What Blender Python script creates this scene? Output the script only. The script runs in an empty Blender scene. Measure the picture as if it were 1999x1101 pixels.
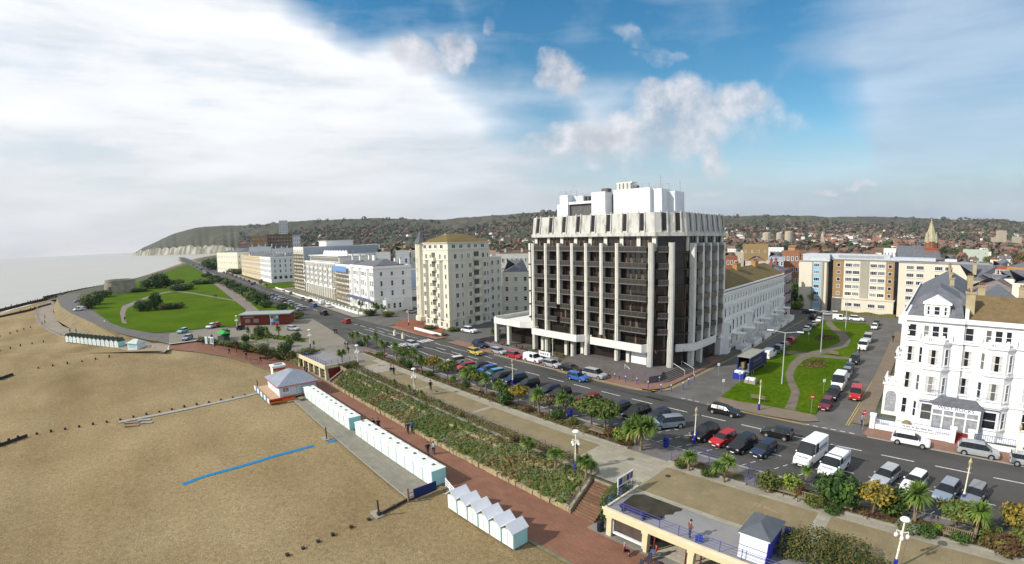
import bpy, math, random
from mathutils import Vector, Matrix
R = math.radians
S = bpy.context.scene
COL = S.collection
rnd = random.Random(7)

# ------------------------------------------------------------------ camera
# wide aerial lens (barrel distorted), 25 m above the upper promenade
F, PIT, ROLL, K3, H = 948.1187, R(5.0355), R(-1.0139), -0.090866, 25.0
DX, DY = 0.6773094749926128, -0.7356982228368036
NX, NY = -DY, DX
cam = bpy.data.cameras.new('camera')
co = bpy.data.objects.new('camera', cam)
COL.objects.link(co)
cam.type = 'PANO'
cam.panorama_type = 'FISHEYE_LENS_POLYNOMIAL'
cam.sensor_width = 36
cam.sensor_fit = 'HORIZONTAL'
cam.clip_start = 0.5
cam.clip_end = 40000
mm = 36 / 1999
cam.fisheye_fov = R(180)
cam.fisheye_polynomial_k0 = 0
cam.fisheye_polynomial_k1 = -1 / (F * mm)
cam.fisheye_polynomial_k2 = 0
cam.fisheye_polynomial_k3 = -K3 / (F * mm) ** 3
cam.fisheye_polynomial_k4 = 0
co.location = (0, 0, H)
yaw = math.atan2(NX, DX)
co.rotation_euler = (Matrix.Rotation(yaw, 3, 'Z') @ Matrix.Rotation(math.pi / 2 - PIT, 3, 'X') @ Matrix.Rotation(ROLL, 3, 'Z')).to_euler()
S.camera = co


def ray(px, py):
 u = px - 999.5
 v = 550.5 - py
 c, s = math.cos(ROLL), math.sin(ROLL)
 u, v = c * u - s * v, s * u + c * v
 r = math.hypot(u, v) / F
 th = r * (1 + K3 * r * r)
 a = math.sin(th) / (r * F + 1e-9)
 x, y, z = a * u, math.cos(th), a * v
 c, s = math.cos(PIT), math.sin(PIT)
 y, z = c * y + s * z, c * z - s * y
 return Vector((x * DX + y * DY, x * NX + y * NY, z))


def G(px, py, z=0.0):
 """surveyed ground point seen in that direction at height z (x along the road, y inland)"""
 d = ray(px, py)
 t = (z - H) / d.z
 return (d.x * t, d.y * t)


# ------------------------------------------------------------------ sun and sky
SUN_DIR = Vector((-0.47 * math.cos(R(33)), -0.883 * math.cos(R(33)), math.sin(R(33)))).normalized()
sl = bpy.data.lights.new('sun', 'SUN')
sl.energy = 5.0
sl.angle = R(0.6)
sl.color = (1.0, 0.95, 0.86)
so = bpy.data.objects.new('sun', sl)
COL.objects.link(so)
so.rotation_euler = SUN_DIR.to_track_quat('Z', 'Y').to_euler()

W = bpy.data.worlds.new('World')
S.world = W
W.use_nodes = True
nt = W.node_tree
nd = nt.nodes
lk = nt.links


def N(t, **kw):
 n = nd.new(t)
 for k, v in kw.items():
  if k.startswith('i_'):
   n.inputs[int(k[2:])].default_value = v
  else:
   setattr(n, k, v)
 return n


sky = N('ShaderNodeTexSky')
sky.sky_type = 'NISHITA'
sky.sun_disc = False
sky.sun_elevation = R(33)
sky.sun_rotation = math.atan2(SUN_DIR.x, SUN_DIR.y)
sky.air_density = 1.3
sky.dust_density = 0.1
sky.ozone_density = 2.5
bg = nd['Background']
tc = N('ShaderNodeTexCoord')
SKYK = 0.098

skm = N('ShaderNodeVectorMath', operation='SCALE')
lk.new(sky.outputs[0], skm.inputs[0])
skm.inputs[3].default_value = SKYK
sat = N('ShaderNodeHueSaturation', i_1=1.0)
lk.new(skm.outputs[0], sat.inputs['Color'])
sat.inputs['Saturation'].default_value = 1.42
sat.inputs['Value'].default_value = 1.36
sat.inputs['Hue'].default_value = .492

wn = N('ShaderNodeTexNoise')
wn.inputs['Scale'].default_value = 3.0
wn.inputs['Detail'].default_value = 3
wn.inputs['Roughness'].default_value = .5
lk.new(tc.outputs['Generated'], wn.inputs['Vector'])
wv = N('ShaderNodeVectorMath', operation='SUBTRACT')
lk.new(wn.outputs['Color'], wv.inputs[0])
wv.inputs[1].default_value = (.5, .5, .5)


def warped(k):
 a = N('ShaderNodeVectorMath', operation='SCALE')
 lk.new(wv.outputs[0], a.inputs[0])
 a.inputs[3].default_value = k
 b = N('ShaderNodeVectorMath', operation='ADD')
 lk.new(a.outputs[0], b.inputs[0])
 lk.new(tc.outputs['Generated'], b.inputs[1])
 return b.outputs[0]


w_big = warped(.20)
wn = N('ShaderNodeTexNoise')
wn.inputs['Scale'].default_value = 14.0
wn.inputs['Detail'].default_value = 5
lk.new(tc.outputs['Generated'], wn.inputs['Vector'])
wv = N('ShaderNodeVectorMath', operation='SUBTRACT')
lk.new(wn.outputs['Color'], wv.inputs[0])
wv.inputs[1].default_value = (.5, .5, .5)
w_small = warped(.075)


def blob(vec, px, py, rx, ry=None, soft=.35, amp=1.0, tilt=0.0):
 """soft patch of sky around one direction, elliptical (rx across, ry up), radians"""
 ry = ry or rx
 d = ray(px, py).normalized()
 rt = Vector((d.y, -d.x, 0)).normalized()
 up = rt.cross(d)
 if tilt:
  c_, s_ = math.cos(tilt), math.sin(tilt)
  rt, up = rt * c_ + up * s_, up * c_ - rt * s_
 sub = N('ShaderNodeVectorMath', operation='SUBTRACT')
 lk.new(vec, sub.inputs[0])
 sub.inputs[1].default_value = d
 o = []
 for ax, rr in ((rt, rx), (up, ry)):
  q = N('ShaderNodeVectorMath', operation='DOT_PRODUCT')
  lk.new(sub.outputs[0], q.inputs[0])
  q.inputs[1].default_value = ax / rr
  p = N('ShaderNodeMath', operation='POWER', i_1=2.0)
  ab = N('ShaderNodeMath', operation='ABSOLUTE')
  lk.new(q.outputs['Value'], ab.inputs[0])
  lk.new(ab.outputs[0], p.inputs[0])
  o.append(p)
 s1 = N('ShaderNodeMath', operation='ADD')
 lk.new(o[0].outputs[0], s1.inputs[0])
 lk.new(o[1].outputs[0], s1.inputs[1])
 mr = N('ShaderNodeMapRange', interpolation_type='SMOOTHSTEP')
 mr.inputs['From Min'].default_value = 1.0
 mr.inputs['From Max'].default_value = max(0.0, 1 - soft * 2)
 mr.inputs['To Max'].default_value = amp
 lk.new(s1.outputs[0], mr.inputs['Value'])
 return mr.outputs[0]


def comb(op, a, b, clamp=False):
 m = N('ShaderNodeMath', operation=op, use_clamp=clamp)
 for i, q in enumerate((a, b)):
  if isinstance(q, (int, float)):
   m.inputs[i].default_value = q
  else:
   lk.new(q, m.inputs[i])
 return m.outputs[0]


blue = None
for a in ((1130, 30, .46, .2, .5, 1, -.1), (1380, 160, .26, .16, .5, 1, 0), (1560, 260, .13, .2, .5, 1, 0), (740, 5, .36, .10, .6, .95, -.22), (940, 110, .16, .13, .6, .8, -.5),
          (1030, 190, .16, .12, .5, .85, 0), (1480, 30, .25, .12, .5, .75, 0), (1240, 330, .30, .06, .5, .5, 0), (1480, 350, .3, .09, .5, .55, 0)):
 b = blob(w_big, *a)
 blue = b if blue is None else comb('MAXIMUM', blue, b)
# streaks of cirrus
mp = N('ShaderNodeMapping')
mp.inputs['Rotation'].default_value = (0.2, 0.1, -0.6)
mp.inputs['Scale'].default_value = (1.6, 1.6, 9)
lk.new(tc.outputs['Generated'], mp.inputs[0])
cn = N('ShaderNodeTexNoise')
cn.inputs['Scale'].default_value = 1.8
cn.inputs['Detail'].default_value = 6
cn.inputs['Roughness'].default_value = .55
lk.new(mp.outputs[0], cn.inputs['Vector'])
veil = comb('SUBTRACT', 1.0, blue)
st = N('ShaderNodeMapRange')
st.inputs['From Min'].default_value = .3
st.inputs['From Max'].default_value = .75
st.inputs['To Min'].default_value = -.18
st.inputs['To Max'].default_value = .22
lk.new(cn.outputs[0], st.inputs['Value'])
cn2 = N('ShaderNodeTexNoise')
cn2.inputs['Scale'].default_value = 9
cn2.inputs['Detail'].default_value = 9
cn2.inputs['Roughness'].default_value = .62
lk.new(tc.outputs['Generated'], cn2.inputs['Vector'])
st2 = comb('MULTIPLY', comb('SUBTRACT', cn2.outputs[0], .5), .35)
veil = comb('ADD', comb('ADD', veil, st.outputs[0]), st2, True)
veil = comb('MULTIPLY', veil, comb('SUBTRACT', .96, 0.0))
# right hand veil is thinner
thin = blob(w_big, 1850, 200, .6, .5, .5, .24, 0)
veil = comb('SUBTRACT', veil, thin, True)
# low haze bank near the horizon everywhere
sx_ = N('ShaderNodeSeparateXYZ')
lk.new(tc.outputs['Generated'], sx_.inputs[0])
hz_ = N('ShaderNodeMapRange', interpolation_type='SMOOTHSTEP')
hz_.inputs['From Min'].default_value = .24
hz_.inputs['From Max'].default_value = .03
hz_.inputs['To Max'].default_value = .97
lk.new(sx_.outputs[2], hz_.inputs['Value'])
veil = comb('MAXIMUM', veil, comb('ADD', hz_.outputs[0], st2, True))
# brightness of the veil: brightest toward the sun side, greyer near the horizon
sd = N('ShaderNodeVectorMath', operation='DOT_PRODUCT')
lk.new(tc.outputs['Generated'], sd.inputs[0])
sd.inputs[1].default_value = ray(170, 90).normalized()
br = N('ShaderNodeMapRange', interpolation_type='SMOOTHSTEP')
br.inputs['From Min'].default_value = .35
br.inputs['From Max'].default_value = .97
br.inputs['To Min'].default_value = .78
br.inputs['To Max'].default_value = 1.06
lk.new(sd.outputs['Value'], br.inputs['Value'])
bw = comb('ADD', br.outputs[0], comb('MULTIPLY', st.outputs[0], .7))
el = N('ShaderNodeMapRange', interpolation_type='SMOOTHSTEP')
el.inputs['From Min'].default_value = .0
el.inputs['From Max'].default_value = .30
el.inputs['To Min'].default_value = .76
el.inputs['To Max'].default_value = 1.0
lk.new(sx_.outputs[2], el.inputs['Value'])
bw = comb('MULTIPLY', bw, el.outputs[0])
tr = N('ShaderNodeMapRange')
tr.inputs['From Min'].default_value = .2
tr.inputs['From Max'].default_value = .9
tr.inputs['To Min'].default_value = .76
tr.inputs['To Max'].default_value = .985
lk.new(sd.outputs['Value'], tr.inputs['Value'])
vc = N('ShaderNodeCombineColor')
lk.new(comb('MULTIPLY', bw, tr.outputs[0]), vc.inputs[0])
lk.new(comb('MULTIPLY', bw, comb('ADD', comb('MULTIPLY', tr.outputs[0], .42), .585)), vc.inputs[1])
lk.new(comb('MULTIPLY', bw, comb('SUBTRACT', 1.33, comb('MULTIPLY', tr.outputs[0], .31))), vc.inputs[2])
m1 = N('ShaderNodeMix', data_type='RGBA')
lk.new(veil, m1.inputs[0])
lk.new(sat.outputs[0], m1.inputs[6])
lk.new(vc.outputs[0], m1.inputs[7])
# heaped clouds
cu = None
for a in ((800, 95, .062, .045, .6, 1.0, -.2), (885, 92, .05, .05, .6, 1.0, 0), (845, 130, .08, .035, .7, .8, 0), (1090, 140, .055, .062, .6, 1.0, -.4), (1110, 170, .05, .04, .6, 1, 0),
          (1330, 190, .12, .06, .7, 1.0, 0), (1410, 200, .15, .05, .8, .95, -.1), (1180, 262, .20, .05, .7, 1.0, .08), (1110, 277, .14, .035, .7, .9, 0), (1340, 245, .16, .09, .8, 1.0, .1), (1250, 300, .22, .04, .9, .6, 0), (1500, 250, .12, .05, .9, .5, 0),
          (1388, 315, .042, .05, .5, .95, 0), (1250, 80, .13, .022, .9, .45, -.5), (1300, 110, .09, .018, .9, .4, -.2), (1600, 371, .045, .012, .6, .9, 0), (1680, 361, .035, .009, .6, .8, 0), (630, 66, .05, .02, .9, .5, 0),
          (950, 50, .015, .025, .9, .5, 0), (1010, 185, .03, .02, .9, .5, 0), (1380, 385, .06, .010, .8, .6, 0)):
 b = blob(w_small, *a)
 cu = b if cu is None else comb('MAXIMUM', cu, b)
cf = N('ShaderNodeTexNoise')
cf.inputs['Scale'].default_value = 16
cf.inputs['Detail'].default_value = 10
cf.inputs['Roughness'].default_value = .62
lk.new(tc.outputs['Generated'], cf.inputs['Vector'])
cu2 = comb('ADD', cu, comb('MULTIPLY', comb('SUBTRACT', cf.outputs[0], .52), 1.5))
mr = N('ShaderNodeMapRange', interpolation_type='SMOOTHSTEP')
mr.inputs['From Min'].default_value = .10
mr.inputs['From Max'].default_value = 1.25
mr.inputs['To Max'].default_value = .92
lk.new(cu2, mr.inputs['Value'])
cum = comb('MULTIPLY', mr.outputs[0], comb('MINIMUM', comb('MULTIPLY', cu, 3.0), 1.0))
sh = N('ShaderNodeMapRange')
sh.inputs['From Min'].default_value = .35
sh.inputs['From Max'].default_value = .65
sh.inputs['To Min'].default_value = .60
sh.inputs['To Max'].default_value = .92
lk.new(cf.outputs[0], sh.inputs['Value'])
cc = N('ShaderNodeCombineColor')
lk.new(comb('MULTIPLY', sh.outputs[0], .97), cc.inputs[0])
lk.new(comb('MULTIPLY', sh.outputs[0], .97), cc.inputs[1])
lk.new(comb('MULTIPLY', sh.outputs[0], 1.03), cc.inputs[2])
m2 = N('ShaderNodeMix', data_type='RGBA')
lk.new(cum, m2.inputs[0])
lk.new(m1.outputs[2], m2.inputs[6])
lk.new(cc.outputs[0], m2.inputs[7])
lk.new(m2.outputs[2], bg.inputs['Color'])
bg.inputs['Strength'].default_value = 1.0

vs = S.view_settings
vs.view_transform = 'Standard'
vs.look = 'None'
vs.exposure = -0.05
vs.gamma = 1.0
S.cycles.max_bounces = 6
S.cycles.diffuse_bounces = 3
S.cycles.glossy_bounces = 2
S.cycles.transparent_max_bounces = 4

# ------------------------------------------------------------------ materials
MATS = {}


def mat(name, col, rough=.8, var=.12, scale=1.0, detail=3, bump=0.0, metal=0.0, col2=None, spec=.16, pos=False, rand=0.0, stretch=None, thr=None, fine=None):
 """procedural surface: base colour with noise mottling; optional second colour, fine grain and bump"""
 if name in MATS:
  return MATS[name]
 m = bpy.data.materials.new(name)
 m.use_nodes = True
 t = m.node_tree
 n, l = t.nodes, t.links
 b = n['Principled BSDF']
 b.inputs['Roughness'].default_value = rough
 b.inputs['Metallic'].default_value = metal
 b.inputs['Specular IOR Level'].default_value = spec
 if pos:
  g = n.new('ShaderNodeNewGeometry')
  vec = g.outputs['Position']
 else:
  g = n.new('ShaderNodeTexCoord')
  vec = g.outputs['Object']
 if stretch:
  mp_ = n.new('ShaderNodeMapping')
  mp_.inputs['Scale'].default_value = stretch
  l.new(vec, mp_.inputs[0])
  vec = mp_.outputs[0]
 ns = n.new('ShaderNodeTexNoise')
 ns.inputs['Scale'].default_value = scale
 ns.inputs['Detail'].default_value = detail
 ns.inputs['Roughness'].default_value = .6
 l.new(vec, ns.inputs['Vector'])
 ra = n.new('ShaderNodeMapRange')
 lo, hi = thr or (.3, .7)
 ra.inputs['From Min'].default_value = lo
 ra.inputs['From Max'].default_value = hi
 l.new(ns.outputs[0], ra.inputs['Value'])
 mx = n.new('ShaderNodeMix')
 mx.data_type = 'RGBA'
 l.new(ra.outputs[0], mx.inputs[0])
 if col2:
  mx.inputs[6].default_value = (*col, 1)
  mx.inputs[7].default_value = (*col2, 1)
 else:
  mx.inputs[6].default_value = (*[c * (1 - var) for c in col], 1)
  mx.inputs[7].default_value = (*[min(1, c * (1 + var)) for c in col], 1)
 out = mx.outputs[2]
 if fine:
  f = n.new('ShaderNodeTexNoise')
  f.inputs['Scale'].default_value = fine[0]
  f.inputs['Detail'].default_value = 2
  l.new(vec, f.inputs['Vector'])
  fr = n.new('ShaderNodeMapRange')
  fr.inputs['From Min'].default_value = .3
  fr.inputs['From Max'].default_value = .7
  fr.inputs['To Min'].default_value = 1 - fine[1]
  fr.inputs['To Max'].default_value = 1 + fine[1]
  l.new(f.outputs[0], fr.inputs['Value'])
  sc = n.new('ShaderNodeVectorMath')
  sc.operation = 'SCALE'
  l.new(out, sc.inputs[0])
  l.new(fr.outputs[0], sc.inputs[3])
  out = sc.outputs[0]
 if rand:
  oi = n.new('ShaderNodeObjectInfo')
  rr = n.new('ShaderNodeMapRange')
  rr.inputs['To Min'].default_value = 1 - rand
  rr.inputs['To Max'].default_value = 1 + rand
  l.new(oi.outputs['Random'], rr.inputs['Value'])
  sc = n.new('ShaderNodeVectorMath')
  sc.operation = 'SCALE'
  l.new(out, sc.inputs[0])
  l.new(rr.outputs[0], sc.inputs[3])
  out = sc.outputs[0]
 l.new(out, b.inputs['Base Color'])
 if bump:
  bp = n.new('ShaderNodeBump')
  bp.inputs['Strength'].default_value = bump
  bp.inputs['Distance'].default_value = .05
  l.new(ns.outputs[0], bp.inputs['Height'])
  l.new(bp.outputs[0], b.inputs['Normal'])
 MATS[name] = m
 return m


def brickify(m, sc=1.0, mortar=.75, w=.45, h=.22, rotn=0.0, mw=.03):
 """multiply the colour by a brick / slab pattern"""
 n, l = m.node_tree.nodes, m.node_tree.links
 b = n['Principled BSDF']
 src = b.inputs['Base Color'].links[0].from_socket
 g = n.new('ShaderNodeNewGeometry')
 mp_ = n.new('ShaderNodeMapping')
 mp_.inputs['Rotation'].default_value = (0, 0, rotn)
 l.new(g.outputs['Position'], mp_.inputs[0])
 br_ = n.new('ShaderNodeTexBrick')
 br_.inputs['Color1'].default_value = (1, 1, 1, 1)
 br_.inputs['Color2'].default_value = (.86, .86, .86, 1)
 br_.inputs['Mortar'].default_value = (mortar, mortar, mortar, 1)
 br_.inputs['Scale'].default_value = sc
 br_.inputs['Mortar Size'].default_value = mw
 br_.inputs['Brick Width'].default_value = w
 br_.inputs['Row Height'].default_value = h
 l.new(mp_.outputs[0], br_.inputs['Vector'])
 mm_ = n.new('ShaderNodeMix')
 mm_.data_type = 'RGBA'
 mm_.blend_type = 'MULTIPLY'
 mm_.inputs[0].default_value = 1
 l.new(src, mm_.inputs[6])
 l.new(br_.outputs['Color'], mm_.inputs[7])
 l.new(mm_.outputs[2], b.inputs['Base Color'])
 return m


white = mat('white_render', (.80, .78, .74), .7, .05, .5, fine=(6, .03))
white2 = mat('off_white_render', (.74, .70, .62), .7, .07, .4)
whitetrim = mat('white_trim', (.84, .83, .80), .6, .03, 2)
cream = mat('cream_render', (.72, .675, .53), .75, .06, .3)
creamtrim = mat('cream_trim', (.74, .70, .55), .7, .05, .5)
yellowst = mat('buff_stone_render', (.62, .50, .31), .8, .10, .3)
concrete = mat('pale_concrete', (.66, .64, .57), .85, .10, .8, col2=None, detail=6)
stained = mat('stained_concrete', (.58, .565, .525), .9, .1, 1.1, detail=9, col2=(.30, .275, .235), thr=(.48, .70), stretch=(1, 1, .35))
hglass = mat('bronze_glass', (.014, .012, .012), .10, .5, .35, detail=4, spec=.5, col2=(.034, .025, .020))
glass = mat('window_glass', (.02, .025, .035), .08, .5, .8, spec=.6, rand=.5)
glass2 = mat('window_glass_pale', (.26, .27, .28), .25, .3, 3, spec=.5, rand=.4)
for g_m in (glass,):
 t_g = g_m.node_tree
 b_g = t_g.nodes['Principled BSDF']
 s_g = b_g.inputs['Base Color'].links[0].from_socket
 o_g = t_g.nodes.new('ShaderNodeObjectInfo')
 r_g = t_g.nodes.new('ShaderNodeMapRange')
 r_g.inputs['From Min'].default_value = .55
 r_g.inputs['From Max'].default_value = .95
 x_g = t_g.nodes.new('ShaderNodeMix')
 x_g.data_type = 'RGBA'
 x_g.inputs[7].default_value = (.26, .25, .23, 1)
 t_g.links.new(o_g.outputs['Random'], r_g.inputs['Value'])
 t_g.links.new(r_g.outputs[0], x_g.inputs[0])
 t_g.links.new(s_g, x_g.inputs[6])
 t_g.links.new(x_g.outputs[2], b_g.inputs['Base Color'])
curtain = mat('net_curtain', (.55, .53, .50), .9, .2, 4)
slate = mat('slate_roof', (.13, .135, .15), .75, .25, 1.3, detail=6, fine=(9, .15))
browntile = mat('mossy_tile_roof', (.20, .145, .045), .9, .25, .8, detail=6, col2=(.13, .10, .055), fine=(6, .2))
redtile = mat('red_tile_roof', (.17, .088, .062), .9, .25, .6, rand=.3)
browntile2 = mat('brown_tile_roof', (.17, .115, .085), .9, .25, .6, rand=.3)
greyroof = mat('grey_felt_roof', (.30, .30, .30), .9, .12, .5)
redbrick = mat('red_brick', (.30, .10, .05), .9, .15, .8, fine=(8, .15))
tanbrick = mat('tan_brick', (.42, .24, .10), .9, .12, .8, fine=(8, .1))
brownclad = mat('brown_cladding', (.20, .13, .08), .8, .2, .6)
blackmetal = mat('black_metal', (.025, .025, .028), .5, .2, 3)
greymetal = mat('grey_metal', (.35, .36, .37), .45, .12, 2, metal=.3)
darkgrey = mat('dark_grey_panel', (.12, .115, .11), .7, .2, 1)
bluepaint = mat('blue_paint', (.03, .04, .30), .4, .1, 2)
whitepaint = mat('white_paint', (.80, .80, .80), .45, .03, 2)
creampaint = mat('cream_paint', (.78, .74, .58), .5, .04, 2)
turq = mat('turquoise_paint', (.36, .66, .66), .55, .07, 1.5, stretch=(1, 6, .5))
hutwhite = mat('hut_white_boards', (.78, .80, .76), .6, .09, 2.2, detail=6, stretch=(4, 4, .6), rand=.05)
wood = mat('weathered_wood', (.24, .17, .11), .85, .25, 3, stretch=(1, 1, 4))
darkwood = mat('dark_wet_wood', (.05, .042, .035), .9, .3, 2)
greywood = mat('grey_boards', (.30, .28, .25), .85, .2, 3)
redpaint = mat('red_paint', (.45, .03, .03), .45, .1, 2)
stone = mat('martello_stone', (.30, .26, .19), .9, .2, .5, detail=6, fine=(3, .15))
redstone = mat('church_red_brick', (.33, .11, .06), .9, .15, .5)
spirest = mat('spire_stone', (.40, .36, .24), .9, .2, .4, fine=(2, .15))
rubber = mat('tyre_rubber', (.02, .02, .02), .8, .1, 5)
alloy = mat('alloy_rim', (.5, .5, .52), .35, .1, 5, metal=.6)
lampglass = mat('headlight_glass', (.65, .66, .68), .15, .05, 5, spec=.7)
redlight = mat('tail_light_red', (.35, .02, .02), .25, .1, 5)
carglass = mat('car_glass', (.012, .015, .018), .12, .2, 2, spec=.45)
skin = mat('skin', (.50, .30, .22), .6, .05, 5)
bark = mat('bark', (.16, .12, .085), .9, .25, 4)
palmbark = mat('cordyline_bark', (.24, .19, .13), .9, .25, 4)

# foliage
fol_dark = mat('foliage_dark', (.020, .050, .014), .65, .4, 1.4, col2=(.045, .085, .022), rand=.15)
fol_mid = mat('foliage_mid', (.045, .10, .018), .65, .4, 1.4, col2=(.10, .15, .03), rand=.15)
fol_olive = mat('foliage_olive', (.09, .10, .025), .65, .4, 1.4, col2=(.16, .14, .04), rand=.15)
fol_lime = mat('foliage_yellow_green', (.15, .20, .025), .6, .3, 1.4, col2=(.25, .28, .05), rand=.1)
fol_gold = mat('foliage_gold', (.26, .17, .02), .6, .3, 1.4, col2=(.36, .27, .04), rand=.1)
fol_red = mat('foliage_red_brown', (.085, .035, .022), .7, .3, 1.4, col2=(.13, .06, .03), rand=.1)
fol_bare = mat('bare_twigs', (.14, .10, .075), .9, .3, .9, rand=.2)
fol_grey = mat('foliage_grey_green', (.16, .20, .12), .7, .3, 1.4, rand=.1)
palmleaf = mat('cordyline_leaf', (.06, .13, .02), .5, .4, 1.2, col2=(.17, .23, .045), rand=.15)
palmdry = mat('dry_palm_leaf', (.26, .22, .07), .8, .3, 1.5)

# ground
shingle = mat('shingle', (.222, .160, .080), .95, .2, .045, detail=7, spec=.03, col2=(.292, .222, .122), pos=True, thr=(.35, .65), fine=(9, .35), bump=.0)
redprom = brickify(mat('red_brick_paving', (.235, .115, .075), .85, .14, .5, detail=6, pos=True), 1.0, .72, .9, .3)
buff = brickify(mat('buff_paving', (.245, .195, .110), .9, .10, .4, detail=6, pos=True, fine=(5, .08)), .55, .88, .5, .5)
buffedge = brickify(mat('pale_paving', (.335, .305, .235), .9, .10, .6, detail=6, pos=True, fine=(5, .06)), .8, .80, 1.0, .7)
asphalt = mat('asphalt', (.074, .071, .067), .9, .26, .22, detail=8, pos=True, stretch=(.35, 1, 1), fine=(14, .12))
asphalt2 = mat('old_asphalt', (.125, .118, .108), .9, .2, .3, detail=8, pos=True, fine=(10, .1))
pinkpave = brickify(mat('pink_brick_paving', (.27, .155, .115), .9, .12, .5, pos=True), 1.2, .8, .6, .3)
greypave = brickify(mat('grey_slab_paving', (.25, .235, .205), .9, .1, .5, pos=True, fine=(6, .08)), .8, .8, .8, .6)
grassm = mat('grass', (.045, .096, .003), .95, .2, .07, detail=9, spec=.02, col2=(.086, .132, .006), pos=True, fine=(1.6, .28))
roughgrass = mat('dry_bank_grass', (.19, .15, .075), .95, .2, .15, detail=8, col2=(.26, .20, .11), pos=True, fine=(2, .25))
soil = mat('soil', (.10, .07, .045), .95, .25, .5, detail=6, col2=(.14, .12, .06), pos=True, fine=(3, .25))
bedsoil = mat('garden_bank_soil', (.12, .095, .05), .95, .25, .35, detail=8, col2=(.14, .15, .05), pos=True, fine=(2.5, .3))
kerb = mat('kerb_stone', (.28, .265, .22), .9, .1, 1, pos=True)
linewhite = mat('road_marking_white', (.62, .62, .60), .8, .25, 3, pos=True)
lineyellow = mat('road_marking_yellow', (.55, .38, .10), .8, .25, 3, pos=True)
seam = None


def tagset(o, label=None, cat=None, group=None, kind=None):
 if label:
  o['label'] = label
 if cat:
  o['category'] = cat
 if group:
  o['group'] = group
 if kind:
  o['kind'] = kind
 return o


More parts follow.
